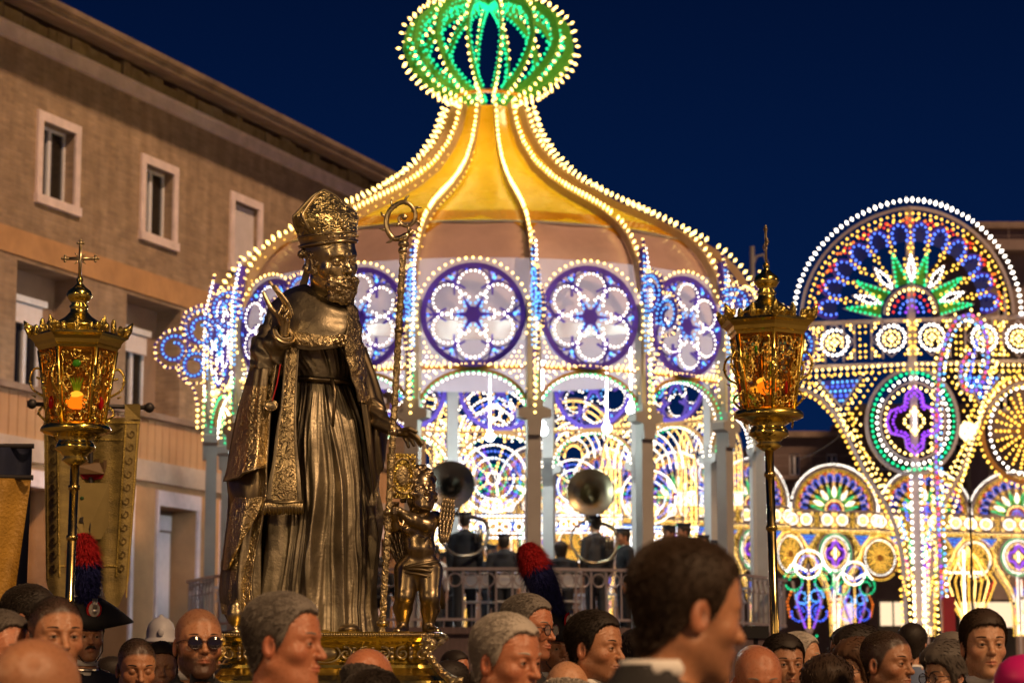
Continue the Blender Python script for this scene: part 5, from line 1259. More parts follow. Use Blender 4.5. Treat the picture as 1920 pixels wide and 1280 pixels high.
mt = [(0, .082, .096), (.02, .086, .098), (.045, .096, .096), (.080, .110, .088), (.102, .116, .074), (.112, .106, .062), (.140, .074, .042), (.165, .044, .026), (.182, .016, .010), (.187, .002, .004)]
z_ = np.linspace(0, .187, 90); Vm = []; nu = 120
for z in z_:
    rx, ry = np.interp(z, [m_[0] for m_ in mt], [m_[1] for m_ in mt]), np.interp(z, [m_[0] for m_ in mt], [m_[2] for m_ in mt])
    for k in range(nu):
        t = 2 * PI * k / nu; c_, s_ = math.cos(t), math.sin(t); Vm.append((rx * math.copysign(abs(c_) ** .85, c_), ry * math.copysign(abs(s_) ** .8, s_), z))
F = np.array([(i * nu + k, i * nu + (k + 1) % nu, (i + 1) * nu + (k + 1) % nu, (i + 1) * nu + k) for i in range(len(z_) - 1) for k in range(nu)], dtype=np.int32)
mi = [(1 if 20 * 0 + i > 12 else 0) for i in range(len(z_) - 1) for k in range(nu)]
M_mit = relief_mat('mitre_filigree', (.88, .73, .34), (.48, .40, .18), .26, 34, 1.0, .012, lo=.01, hi=.12)
mo = link('mitre', mesh_np('mitre', Vm, F, [M_face, M_mit], mi, smooth=True), st); mo.matrix_local = MM
q = MB(); q.tube([(.092 * math.cos(t), .105 * math.sin(t), .004) for t in np.linspace(0, 2 * PI, 41)[:-1]], .006, 8, closed=True); q.tube([(.096 * math.cos(t), .103 * math.sin(t), .034) for t in np.linspace(0, 2 * PI, 41)[:-1]], .004, 8, closed=True)
for sy in (-1, 1):
    pth = [( np.interp(z, [m_[0] for m_ in mt], [m_[1] for m_ in mt]) * sx * .99, sy * .35 * np.interp(z, [m_[0] for m_ in mt], [m_[2] for m_ in mt]), z) for sx, zs_ in ((-1, np.linspace(.05, .187, 14)), (1, np.linspace(.187, .05, 14))) for z in zs_]
    q.tube(pth, .0052, 7)
for k in range(5): q.ball((0, -.098 + k * .012, .05 + k * .022), .010 - .001 * k, 10, 7)
for k in range(7): q.ball((-.06 + k * .02, -.085 - .012 * math.cos((k - 3) * .5), .02), .006, 8, 6)
o_ = q.build('mitre_trim', M_face, mo, smooth=True)
# lappet hanging behind the neck
link('lappet', sheet('lappet', rows([(572, 498, .08), (584, 500, .07)], [(566, 520, .10), (578, 522, .09)], [(556, 548, .12), (572, 548, .11)]), 12, 30, [M_dark, M_emb], .006, flip=True), st)
# shoe tip
q = MB(); q.ball(L(655, 1180, -.22), (.05, .09, .028), 14, 9); q.ball(L(530, 1184, -.2), (.05, .09, .022), 14, 9); q.build('shoe', M_dark, st, smooth=True)
# red lining seen at the elbow, cord and medal
M_red = mat('red_silk', (.45, .008, .012), .45, var=.2, scale=10)
link('red_lining', sheet('red_lining', rows([(478, 628, .02), (486, 630, .03)], [(470, 652, .02), (484, 660, .03)], [(478, 668, .01), (490, 676, .03)]), 12, 20, [M_red], .006, flip=True), st)
md = empty('medal', L(508, 760, -.2) + B0, 0, 'small round silver medal hanging on a red cord at the statue\'s right side', 'medal')
q = MB(); q.tube([Vector((.038, .02, .19)), Vector((.026, 0, .10)), Vector((.006, -.005, .02))], .0028, 6); q.build('cord', M_red, md)
q = MB(); q.ball((0, 0, 0), (.029, .007, .023), 20, 10); q.build('disc', M_face, md, smooth=True)
q = MB(); q.tube([(.029 * math.cos(t), -.003, .023 * math.sin(t)) for t in np.linspace(0, 2 * PI, 25)[:-1]], .003, 6, closed=True); q.build('rim', M_face, md, smooth=True)
# ------------------------------------------------------------------ crozier
crz = empty('crozier', L(716, 1186, -.26) + B0, 0, 'long chased gold crozier with a scrolled leafy crook, upright beside the bishop statue', 'crozier')
c0_ = L(716, 1186, -.26)
def Cz(px, py, dy=-.26): return L(px, py, dy) - c0_
q = MB(); pts = [Cz(lerp(716, 757, t), lerp(1186, 452, t)) for t in np.linspace(0, 1, 160)]
rs = [.0150 + .0022 * math.sin(i * 2.1) + .0012 * math.sin(i * 5.3) for i in range(160)]
q.tube(pts, rs, 14); q.build('staff', M_emb, crz, smooth=True)
for (px, py, r) in ((756.5, 458, .024), (755, 470, .020), (748, 619, .021), (737, 810, .022), (728, 960, .021), (717, 1168, .026)):
    q = MB(); q.lathe([(.012, -.016), (r, -.008), (r * 1.05, 0), (r, .008), (.012, .016)], 16, Cz(px, py)); q.build('knop', M_face, crz, smooth=True)
ck_ = [(759, 450), (762, 441), (752, 446), (738, 447), (728, 435), (724, 418), (728, 400), (740, 386), (757, 379), (771, 386), (779, 402), (775, 417), (764, 424), (752, 420), (748, 409), (756, 403), (763, 408)]
P_ = catmull(np.array([tuple(Cz(a, b)) for a, b in ck_]), 90)
q = MB(); q.tube([Vector(p) for p in P_], [lerp(.0145, .006, i / 89) for i in range(90)], 12); q.ball(Cz(758, 408), .012, 10, 8); q.build('crook', M_face, crz, smooth=True)
q = MB()
for i in range(10, 78, 7):
    p = Vector(P_[i]); t = Vector(P_[i + 1]) - Vector(P_[i - 1]); nn = Vector((t.z, 0, -t.x)).normalized(); 
    if i % 2: pass
    q.tube([p, p - nn * .022 + t.normalized() * .006, p - nn * .034 + t.normalized() * .018], [.008, .006, .002], 7)
    q.tube([p + nn * .002, p + nn * .014 + t.normalized() * .01], [.005, .002], 6)
q.ball(Cz(769, 437), .013, 10, 8); q.tube([Cz(762, 443), Cz(771, 441), Cz(775, 434), Cz(770, 430), Cz(765, 434)], .006, 7)
q.build('crook_leaves', M_face, crz, smooth=True)
# ------------------------------------------------------------------ cherub
K0 = L(783, 1188, -.12)
ch = empty('cherub_statue', K0 + B0, 0, 'naked winged cherub of gilded metal standing at the bishop\'s side and holding an ornate book', 'statue')
def C(px, py, dy=-.12): return L(px, py, dy) - K0
def cher(P):
    d = s_cap(P, C(783, 962), C(782, 990), .034, .060); d = smin(d, s_ell(P, C(783, 990), (.078, .062, .066)), .04)
    d = smin(d, s_ell(P, C(787, 1028, -.135), (.070, .066, .058)), .05); d = smin(d, s_ell(P, C(785, 1062), (.080, .066, .052)), .04)
    for s_, hp, kn, an, ft in ((-1, (763, 1070, -.12), (759, 1118, -.15), (755, 1172, -.11), (745, 1184, -.19)), (1, (806, 1070, -.12), (806, 1120, -.16), (803, 1172, -.11), (819, 1184, -.19))):
        d = smin(d, s_cap(P, C(*hp), C(*kn), .060, .043), .03)
        mid = tuple((np.array(kn) * .62 + np.array(an) * .38)); d = smin(d, s_chain(P, [C(*kn), C(mid[0] + s_ * 2, mid[1], mid[2] + .02), C(*an)], [.038, .041, .026], .02), .022)
        d = smin(d, s_cap(P, C(an[0], 1179, -.11), C(*ft), .026, .020), .016)
        for k in range(5): d = smin(d, s_ell(P, C(ft[0] + (k - 2) * 5.0, ft[1] + 2, ft[2] - .022 + .004 * abs(k - 1)), (.0075, .012, .0085)), .004)
        d = smax(d, -(s_cap(P, C(kn[0] - 10, kn[1] - 14, kn[2] - .05), C(kn[0] + 10, kn[1] - 14, kn[2] - .05), .004)), .014)
    d = smin(d, s_chain(P, [C(815, 972, -.12), C(800, 985, -.24), C(775, 975, -.27), C(750, 959, -.27)], [.036, .031, .028, .019], .02), .02)
    d = smin(d, s_chain(P, [C(755, 972, -.12), C(741, 985, -.16), C(737, 962, -.20), C(741, 945, -.22)], [.034, .028, .025, .018], .02), .02)
    for hx, hy, hd in ((747, 957, -.28), (741, 941, -.235)):
        d = smin(d, s_ell(P, C(hx, hy, hd), (.019, .016, .017)), .01)
        for k in range(4): d = smin(d, s_chain(P, [C(hx - 3, hy - 5 + 3.4 * k, hd - .006), C(hx - 9, hy - 5 + 3.4 * k, hd - .016), C(hx - 11, hy - 4 + 3.4 * k, hd - .002)], [.0062, .006, .005]), .003)
    d = smin(d, s_ell(P, C(767, 992, -.175), (.026, .016, .022)), .02); d = smin(d, s_ell(P, C(798, 992, -.175), (.026, .016, .022)), .02)
    d = smax(d, -s_ell(P, C(789, 1044, -.205), (.005, .012, .006)), .006)
    return d * .85
lo_ = C(722, 1196); hi_ = C(838, 945)
link('body', sculpt('body', cher, (lo_.x, -.26, lo_.z), (hi_.x, .12, hi_.z), .0058, M_cher, fine=1), ch)
hf2 = head_sdf({'jaw': 1.12, 'chk': 1.35, 'nose': .82, 'w': 1.06, 'chin': .92, 'brow': .6})
cr2 = random.Random(3); cu2 = []
for i in range(60):
    t, b = cr2.uniform(0, 2 * PI), cr2.uniform(.05, 1.35); v = Vector((math.cos(t) * math.cos(b) * .084, math.sin(t) * math.cos(b) * .104 + .02, math.sin(b) * .092 + .04))
    if v.y < -.05 and v.z < .075: continue
    cu2.append((tuple(v), cr2.uniform(.018, .028)))
for i in range(16): cu2.append(((cr2.choice((-1, 1)) * .082, cr2.uniform(-.01, .08), cr2.uniform(-.04, .04)), .021))
def ch_h(P):
    d = hf2(P)
    for c, r in cu2:
        q = P - A32(c); rad = np.sqrt((q ** 2).sum(1)); m_ = rad < r * 2.2
        d = np.where(m_, smin(d, rad - r + .003 * np.cos(rad * 700 + 2 * np.arctan2(q[:, 0], q[:, 2])), .005), d)
    d = np.maximum(d, -(P[:, 2] + .155)); return d * .8
ho2 = link('head', sculpt('head', ch_h, (-.13, -.14, -.17), (.13, .15, .16), .006, M_cher, fine=1), ch)
ho2.matrix_local = Matrix.Translation(C(789, 921, -.16)) @ Matrix.Rotation(math.radians(24), 4, 'Z') @ Matrix.Rotation(math.radians(-6), 4, 'X') @ Matrix.Scale(.80, 4)
e = MB()
for s_ in (-1, 1): e.ball((s_ * .0315, -.0715, .001), .0142, 10, 7)
e.build('eyes', M_cher, ho2, smooth=True)
# loin drape
q = MB()
for k in range(5):
    c = C(785, 1060 + k * 5, -.12); q.tube([(c.x + .088 * math.cos(t), c.y + .075 * math.sin(t), c.z + .018 * math.cos(t * 1 + k * .7)) for t in np.linspace(0, 2 * PI, 29)[:-1]], .010 - .0008 * k, 7, closed=True)
q.tube([C(808, 1062, -.16), C(820, 1085, -.10), C(826, 1120, -.04), C(830, 1138, .0)], [.014, .018, .02, .012], 9)
q.build('loin_cloth', M_dark, ch, smooth=True)
def feather_wing(cx, cy, dy, hw, hh, tilt, m, parent):
    o = MB(); o.ball((0, 0, 0), (hw * .8, .012, hh), 18, 12); w_ = o.build('wing', m, parent, smooth=True, loc=C(cx, cy, dy), rot=(0, math.radians(tilt), math.radians(18)))
    f = MB()
    for r_ in range(9):
        nf = 5 if r_ < 5 else 4
        for k in range(nf):
            u = (k - (nf - 1) / 2) / nf * 2 * hw * math.sqrt(max(.05, 1 - ((r_ - 3.6) / 5.6) ** 2)); z = hh * (.82 - r_ * .2); ln = hh * (.15 if r_ < 4 else .20)
            Mx = Matrix.Translation((u, -.016 - .002 * r_, z)) @ Matrix.Rotation(math.radians(u / hw * 14), 4, 'Y'); f.ball((0, 0, 0), (hw * .21, .007, ln), 8, 6, Mx)
    tag(f.build('feathers', m, w_, smooth=True), kind='stuff')
feather_wing(834, 976, -.15, .036, .105, 8, M_cher, ch)
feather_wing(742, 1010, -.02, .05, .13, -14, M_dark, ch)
# ornate book held up by the cherub
bk = empty('book', L(752, 930, -.22) + B0, math.radians(24), 'ornate closed metal book with chased cover held up by the cherub against the crozier', 'book')
q = MB(); q.box(-.062, .062, -.018, .018, -.01, .19); q.build('cover', M_goldrel, bk)
q = MB(); q.box(-.056, .066, -.012, .012, -.006, .186); q.build('pages', M_dark, bk)
q = MB(); q.ball((0, -.02, .09), (.034, .010, .045), 14, 9)
for sx in (-1, 1):
    for sz in (0, 1): q.ball((sx * .044, -.02, .012 + sz * .155), .013, 8, 6)
q.tube([(.052 * math.cos(t), -.021, .09 + .078 * math.sin(t)) for t in np.linspace(0, 2 * PI, 25)[:-1]], .005, 6, closed=True); q.build('boss', M_emb, bk, smooth=True)
# ------------------------------------------------------------------ gold float the statues stand on
pc = L(622, 1188, -.05) + B0
ped = empty('processional_float', (pc.x, YS - .05, 0), 0, 'moulded gold pedestal of the processional float carrying the two statues', 'pedestal')
zt = pc.z - .004
def Zp(py): return at(622, py, YS - .46).z
hx = .505; prf = [(1188, 0), (1189, .008), (1192, .018), (1197, .018), (1200, .004), (1206, -.008), (1212, -.030), (1222, -.052), (1236, -.058), (1246, -.040), (1250, -.018), (1256, -.014), (1262, .012), (1270, .050), (1280, .075), (1300, .090), (1310, .09), (1320, .06), (1360, .06)]
V = []; F = []
base = []
for a_ in np.linspace(0, 2 * PI, 97)[:-1]:      # rounded-corner rectangle with recessed front
    c_, s_ = math.cos(a_), math.sin(a_); base.append((math.copysign(abs(c_) ** .28, c_), math.copysign(abs(s_) ** .28, s_)))
q = MB(); n = len(base); V = [(0, 0, zt)]
z0_ = Zp(1190); prz = [(zt, 0)] + [(zt - (z0_ - Zp(py)) , o_) for py, o_ in prf]
V = [(bx * (hx + o_), by * (.42 + o_), z) for z, o_ in prz for bx, by in base]
F = [(i * n + k, (i + 1) * n + k, (i + 1) * n + (k + 1) % n, i * n + (k + 1) % n) for i in range(len(prz) - 1) for k in range(n)] + [tuple(range(n))]
q.add(V, F); q.build('moulding', M_gold, ped, smooth=False)
zl = lambda py: zt - (z0_ - Zp(py))
# beaded rim
q = MB()
for i in range(96):
    t = i / 96; x = -hx + 2 * hx * t
    q.ball((x * 1.0, -.438, zl(1194)), (.0052, .006, .007), 6, 5)
tag(q.build('bead_rim', M_face, ped, smooth=True), kind='stuff')
# scrolling leaf relief on the front
def scroll(q, cx, cz, r, sgn, y=-.372, th=.007):
    pts = [(cx + sgn * r * (1 - .75 * t) * math.cos(1.2 + t * 8.2), y - .006 * (1 - t), cz + r * (1 - .75 * t) * math.sin(1.2 + t * 8.2)) for t in np.linspace(0, 1, 26)]
    q.tube(pts, [th * (1 - .4 * i / 25) for i in range(26)], 7); q.ball(pts[-1], th * 1.3, 8, 6)
for sgn in (-1, 1):
    for k in range(5):
        q = MB(); cx = sgn * (.09 + k * .082); scroll(q, cx, zl(1229), .030, sgn * (1 if k % 2 else -1)); 
        for j in range(3): q.ball((cx + sgn * .036, -.374, zl(1219 + j * 9)), (.010, .006, .013), 8, 6)
        q.build('leaf_scroll', M_face, ped, smooth=True)
q = MB(); q.ball((0, -.372, zl(1229)), (.055, .012, .032), 16, 10); q.tube([(.066 * math.cos(t), -.374, zl(1229) + .040 * math.sin(t)) for t in np.linspace(0, 2 * PI, 29)[:-1]], .006, 7, closed=True); q.build('cartouche', M_face, ped, smooth=True)
# corner consoles of pale gilt
for sgn in (-1, 1):
    q = MB(); x0 = sgn * .455
    pts = catmull(np.array([(x0 - sgn * .02, -.46, zl(1203)), (x0 + sgn * .015, -.485, zl(1212)), (x0 - sgn * .02, -.47, zl(1224)), (x0 + sgn * .01, -.46, zl(1240)), (x0 + sgn * .05, -.50, zl(1262)), (x0 + sgn * .11, -.56, zl(1285)), (x0 + sgn * .12, -.58, zl(1310))]), 40)
    q.tube([Vector(p) for p in pts], [.026 - .010 * math.sin(i / 39 * PI) for i in range(40)], 10)
    for i in range(2, 38, 3): q.ball(Vector(pts[i]) + Vector((0, -.016, 0)), .012, 8, 6)
    scroll(q, x0 + sgn * .13, zl(1300), .05, sgn, -.60, .014); q.build('corner_console', M_emb, ped, smooth=True)
# small urn on the left corner
q = MB(); c = L(441, 1192, -.28) + B0 - Vector((pc.x, YS - .05, 0)); q.lathe([(.030, -.005), (.034, .01), (.016, .02), (.012, .035), (.030, .05), (.038, .075), (.040, .10), (.030, .112), (.034, .12), (.02, .135), (.014, .15)], 18, (c.x, c.y, zt)); q.build('corner_urn', M_face, ped, smooth=True)
# velvet skirt and carrying poles down to the bearers
q = MB(); zb = zl(1360)
V = [(bx * (hx + .05), by * (.47), z) for z in (zb + .01, zb - .35) for bx, by in base]; q.add(V, [(k, n + k, n + (k + 1) % n, (k + 1) % n) for k in range(n)]); q.build('skirt', mat('crimson_velvet', (.10, .008, .012), .9, var=.2), ped)
for sx in (-1, 1):
    q = MB(); q.tube([(sx * .36, -2.0, zb - .1), (sx * .36, 2.0, zb - .1)], .035, 12); q.build('carrying_pole', mat('dark_varnished_wood', (.08, .035, .015), .35, var=.3, scale=8), ped, smooth=True)
for sx in (-1, 1):
    for sy in (-1, 1): q = MB(); q.box(sx * .42 - .03, sx * .42 + .03, sy * .34 - .03, sy * .34 + .03, 0, zb); q.build('leg', MATS['dark_varnished_wood'], ped)
# ================================================================== PROCESSION LANTERNS
def glass_mat(name, col, alpha):
    m = bpy.data.materials.new(name); m.use_nodes = True; MATS[name] = m; n = m.node_tree.nodes; l = m.node_tree.links
    b = n['Principled BSDF']; b.inputs['Base Color'].default_value = (*col, 1); b.inputs['Roughness'].default_value = .12
    t = n.new('ShaderNodeBsdfTransparent'); t.inputs[0].default_value = (*[min(1, c * 1.6 + .1) for c in col], 1); x = n.new('ShaderNodeMixShader'); x.inputs[0].default_value = alpha
    l.new(t.outputs[0], x.inputs[1]); l.new(b.outputs[0], x.inputs[2]); l.new(x.outputs[0], n['Material Output'].inputs[0]); return m
M_ag = glass_mat('amber_glass', (.30, .20, .04), .10); M_rg = glass_mat('red_glass', (.5, .01, .01), .6); M_gg = glass_mat('green_glass', (.08, .38, .03), .55)
M_flame = emat('orange_flame_glass', (1, .19, .012), 3.2); M_flame2 = emat('flame_core', (1, .50, .08), 3.2)
M_brass = relief_mat('brass_tube', (.80, .62, .22), (.60, .45, .15), .2, 8, .05, .001, scroll=False)
def lantern(cx, ytop, poletop, polebot, Y, rz, label, hexrot):
    u = Y / FPX; o = at(cx, ytop + 370, Y); t = empty('processional_lantern', o, rz, label, 'lantern')
    k = u
    def lz(y): return (370 - y) * k      # y: pixels below the top of the cross
    def hexl(name, prof, m, smooth=False, seg=6): q = MB(); q.lathe([(r * k, lz(y)) for y, r in prof], seg, rot=hexrot); return q.build(name, m, t, smooth=smooth)
    # cross with trefoil ends
    q = MB()
    q.box(-3 * k, 3 * k, -2 * k, 2 * k, lz(72), lz(4)); q.box(-26 * k, 26 * k, -1.9 * k, 1.9 * k, lz(36), lz(30))
    for (x, y) in ((0, 3), (-29, 33), (29, 33)):
        q.ball((x * k, 0, lz(y)), 4.6 * k, 8, 6)
        for dx, dy in ((-5, 0), (5, 0), (0, -5), (0, 5)): q.ball(((x + dx) * k, 0, lz(y + dy)), 3 * k, 8, 6)
    for a in range(4): q.tube([(7 * k * math.cos(a * PI / 2 + PI / 4), 0, lz(33) + 7 * k * math.sin(a * PI / 2 + PI / 4)), (15 * k * math.cos(a * PI / 2 + PI / 4), 0, lz(33) + 15 * k * math.sin(a * PI / 2 + PI / 4))], [2.4 * k, .6 * k], 6)
    q.build('cross', M_face, t, smooth=True)
    hexl('finial', [(68, 4), (74, 7), (80, 5), (88, 12), (96, 22), (104, 25), (113, 20), (120, 14), (126, 19), (130, 16), (136, 17), (146, 26), (155, 40), (162, 46), (166, 50)], M_gold, True, 24)
    hexl('roof', [(164, 48), (168, 50), (172, 58), (178, 74), (181, 92), (186, 95), (190, 88), (196, 82), (203, 80), (206, 76), (211, 74)], M_gold)
    # acroteria along the eaves
    q = MB(); R = 88
    for a in range(6):
        a0 = hexrot + a * PI / 3
        p0 = Vector((math.cos(a0), math.sin(a0), 0)); q.tube([(p0.x * R * k, p0.y * R * k, lz(182)), (p0.x * (R + 6) * k, p0.y * (R + 6) * k, lz(168)), (p0.x * (R + 14) * k, p0.y * (R + 14) * k, lz(155))], [7 * k, 8 * k, 1 * k], 7)
        for j in (-1, 1): q.ball((p0.x * (R - 1) * k - p0.y * j * 8 * k, p0.y * (R - 1) * k + p0.x * j * 8 * k, lz(172)), (4.5 * k, 4.5 * k, 8 * k), 7, 5)
        p1 = Vector((math.cos(a0 + PI / 3), math.sin(a0 + PI / 3), 0)); mid = (p0 + p1) * .5
        for j in (-.28, 0, .28):
            c = (mid + (p1 - p0) * j) * R * k; h = 17 if j == 0 else 11
            q.ball((c.x, c.y, lz(181 - h * .6)), (6 * k, 6 * k, h * k), 8, 6)
    q.build('eaves_crest', M_goldrel, t, smooth=True)
    top, bot, rt, rb = 211, 352, 72, 51
    vt = [Vector((math.cos(hexrot + a * PI / 3) * rt * k, math.sin(hexrot + a * PI / 3) * rt * k, lz(top))) for a in range(6)]
    vb_ = [Vector((math.cos(hexrot + a * PI / 3) * rb * k, math.sin(hexrot + a * PI / 3) * rb * k, lz(bot))) for a in range(6)]
    rl = random.Random(int(cx))
    for a in range(6):
        b = (a + 1) % 6
        q = MB(); q.tube([vt[a], vb_[a]], 4.2 * k, 7); q.ball(vt[a].lerp(vb_[a], .5), 5.5 * k, 8, 6); q.build('corner_bar', M_gold, t, smooth=True)
        pane = MB(); s_ = .985; pane.add([vt[a] * 1, vt[b] * 1, vb_[b] * 1, vb_[a] * 1], [(0, 1, 2, 3)])
        o_ = pane.build('glass_pane', M_ag, t)
        # gilt filigree before the glass: scrolls, flowers, a frame
        f = MB()
        def pt(x, y, off=.006): 
            p = vt[a].lerp(vt[b], x).lerp(vb_[a].lerp(vb_[b], x), y); nn = ((vt[a] + vt[b]) * .5); nn.z = 0; return p + nn.normalized() * off
        f.tube([pt(.12, .05), pt(.88, .05), pt(.88, .95), pt(.12, .95)], 1.6 * k, 5, closed=True)
        for j in range(19):
            px_, py_ = rl.uniform(.16, .84), (j + .5) / 15 * .9 + .05
            if .3 < px_ < .7 and .35 < py_ < .85: px_ = rl.choice((.2, .8))
            r_ = rl.uniform(.05, .10); sg = rl.choice((-1, 1))
            f.tube([pt(px_ + sg * r_ * 1.6 * (1 - .7 * t_) * math.cos(7 * t_), py_ + r_ * .9 * (1 - .7 * t_) * math.sin(7 * t_)) for t_ in np.linspace(0, 1, 10)], 1.5 * k, 5)
        for j in range(60):
            px_, py_ = rl.uniform(.1, .9), rl.uniform(.04, .96)
            if .3 < px_ < .7 and .3 < py_ < .85: continue
            f.ball(pt(px_, py_), (3.0 * k, 2.4 * k, 3.4 * k), 6, 4)
        tag(f.build('filigree', M_goldrel, o_, smooth=True), kind='stuff')
        if a % 2: g_ = MB(); g_.ball(pt(.5, .72, .009), (5 * k, 3 * k, 13 * k), 8, 6); g_.build('red_jewel', M_rg, o_, smooth=True)
        else: g_ = MB(); g_.ball(pt(.5, .22, .009), (9 * k, 3 * k, 7 * k), 8, 6); g_.build('green_jewel', M_gg, o_, smooth=True)
    # side scrolls like handles
    for a in range(6):
        d = Vector((math.cos(hexrot + a * PI / 3), math.sin(hexrot + a * PI / 3), 0)); q = MB()
        pts = [(56, 345), (70, 330), (62, 318), (57, 322), (60, 300), (82, 285), (88, 262), (78, 245), (66, 250), (68, 264), (76, 262)]
        q.tube([(d.x * r * k, d.y * r * k, lz(y)) for r, y in [tuple(p) for p in catmull(np.array(pts, float), 34)]], 2.4 * k, 6)
        for (r, y) in ((84, 300), (92, 272), (74, 335)): q.tube([(d.x * (r - 8) * k, d.y * (r - 8) * k, lz(y)), (d.x * r * k, d.y * r * k, lz(y - 4))], [2.4 * k, .6 * k], 5)
        q.build('side_scroll', M_goldrel, t, smooth=True)
    hexl('base', [(348, 50), (353, 62), (358, 66), (364, 66), (368, 58), (374, 40), (380, 30), (388, 36), (398, 38), (404, 28), (412, 20), (418, 25), (424, 17), (428, 11)], M_gold, True, 24)
    # candle and flame
    q = MB(); q.lathe([(9 * k, lz(352)), (9 * k, lz(322))], 12); cd = q.build('candle', mat('wax', (.6, .45, .25), .5), t)
    q = MB(); q.ball((0, 0, lz(307)), (21 * k, 21 * k, 15 * k), 16, 10); fl_ = q.build('flame_globe', M_flame, cd, smooth=True)
    q = MB(); q.ball((0, 0, lz(296)), (13 * k, 22 * k, 9 * k), 12, 8); q.build('flame', M_flame2, cd, smooth=True)
    q = MB()
    for j in range(5): q.tube([(0, 0, lz(292)), ((j - 2) * 6 * k, -(1 + j % 2) * 5 * k, lz(262))], [4 * k, 1 * k], 6)
    q.build('green_wick_cage', mat('glowing_green_enamel', (.20, .42, .03), .4, emit=(.15, .4, .02), estr=.35, var=0), cd, smooth=True)  # weak glow put into the enamel itself; the cage is no light source
    ld = bpy.data.lights.new('flame_light', 'POINT'); ld.energy = 1.0; ld.color = (1, .42, .10); ld.shadow_soft_size = .06
    lo = bpy.data.objects.new('flame_light', ld); COL.objects.link(lo); lo.parent = t; lo.location = (0, 0, lz(270))
    p0 = Vector((0, 0, lz(424))); p1 = at(polebot[0], polebot[1], Y) - o; M_ = Matrix.Rotation(-rz, 4, 'Z'); p1 = M_ @ p1; dd = (p1 - p0) / (p1.z - p0.z); p2 = p0 + dd * (.35 - (o.z + p0.z))
    q = MB(); q.tube([p0, p2], 8.6 * k, 14)
    for tt in (.10, .33): q.tube([p0.lerp(p1, tt), p0.lerp(p1, tt) + (p1 - p0).normalized() * .02], 11 * k, 14)
    q.build('pole', M_brass, t, smooth=True)
lantern(142, 445, (142, 868), (124, 1280), 11.0, 0.0, 'ornate gold hexagonal lantern topped by a cross, carried before the palazzo at left', .15)
lantern(1441, 418, (1453, 850), (1456, 1280), 11.0, math.radians(88), 'ornate gold hexagonal lantern seen with its cross edge-on, right of the bandstand', .10)
# ================================================================== BANNERS
YB = 14.0
M_bcloth = mat('gold_silk_banner', (.27, .20, .055), .5, var=.4, scale=5, bump=.5, bscale=90, stretch=(1, 1, 3))
M_bdk = mat('gold_braid', (.50, .36, .08), .4, .3, var=.3, scale=30, bump=.6, bscale=120)
M_leaf = mat('dark_embroidery', (.13, .085, .02), .6, var=.3, scale=20)
BN = at(172, 770, YB); bn = empty('procession_banner', BN, 0, 'gold silk banner with town crest and leaf borders hanging behind the left lantern', 'banner')
def Bp(px, py, dy=0.0): return at(px, py, YB + dy) - BN
def fold(px, py): return .03 * math.sin(px * .06 + py * .004) + .012 * math.sin(px * .15 + 1)
def bq(px, py, o=0.0): return Bp(px, py, fold(px, py) - o)
def xl_(y): return lerp(82, 86, (y - 785) / 300)
def xr_(y): return lerp(265, 236, (y - 760) / 400)
q = MB(); nx, ny = 40, 60
def brow(i, j):
    v = j / ny; u = i / nx; y0 = 783; x = None
    yb_ = 1075 + 0 * u
    # bottom with three tongues
    lob = abs(((u * 3) % 1) - .5) * 2; yb_ = 1150 - 62 * lob ** 1.5 - (16 if .33 < u < .66 else 0)
    y = lerp(y0, yb_, v); return lerp(xl_(y), xr_(y), u), y
V = [bq(*brow(i, j)) for j in range(ny + 1) for i in range(nx + 1)]; V += [v + Vector((0, .006, 0)) for v in V]; o_ = (nx + 1) * (ny + 1)
F = [(j * (nx + 1) + i, (j + 1) * (nx + 1) + i, (j + 1) * (nx + 1) + i + 1, j * (nx + 1) + i + 1) for j in range(ny) for i in range(nx)]
F += [tuple(k + o_ for k in f[::-1]) for f in F]
q.add(V, F); q.build('cloth', M_bcloth, bn, smooth=True)
for (a, b) in ((84, 112), (150, 176), (234, 263)):      # hanging loops round the bar
    q = MB(); q.add([Bp(a, 757, -.03), Bp(b, 757, -.03), bq(b, 786, .004), bq(a, 786, .004), Bp(a, 757, .03), Bp(b, 757, .03), bq(b, 786, -.01), bq(a, 786, -.01)], [(0, 3, 2, 1), (4, 5, 6, 7), (0, 1, 5, 4), (0, 4, 7, 3), (1, 2, 6, 5)]); q.build('hanging_loop', M_bcloth, bn)
q = MB(); q.tube([Bp(62, 757), Bp(278, 764)], .013, 10)
for px, py in ((60, 757), (280, 764)):
    q.ball(Bp(px, py), .03, 10, 7)
    for a in range(5): q.tube([Bp(px, py), Bp(px + 12 * math.cos(a * 1.26), py + 9 * math.sin(a * 1.26))], [.01, .003], 5)
q.build('crossbar', M_railm, bn, smooth=True)
q = MB(); q.tube([Bp(171, 745, .02), Bp(168, 1300, .02)], .014, 8); q.tube([Bp(168, 1300, .02), Vector((-.02, .02, .3 - BN.z))], .014, 8); q.build('pole', M_railm, bn)
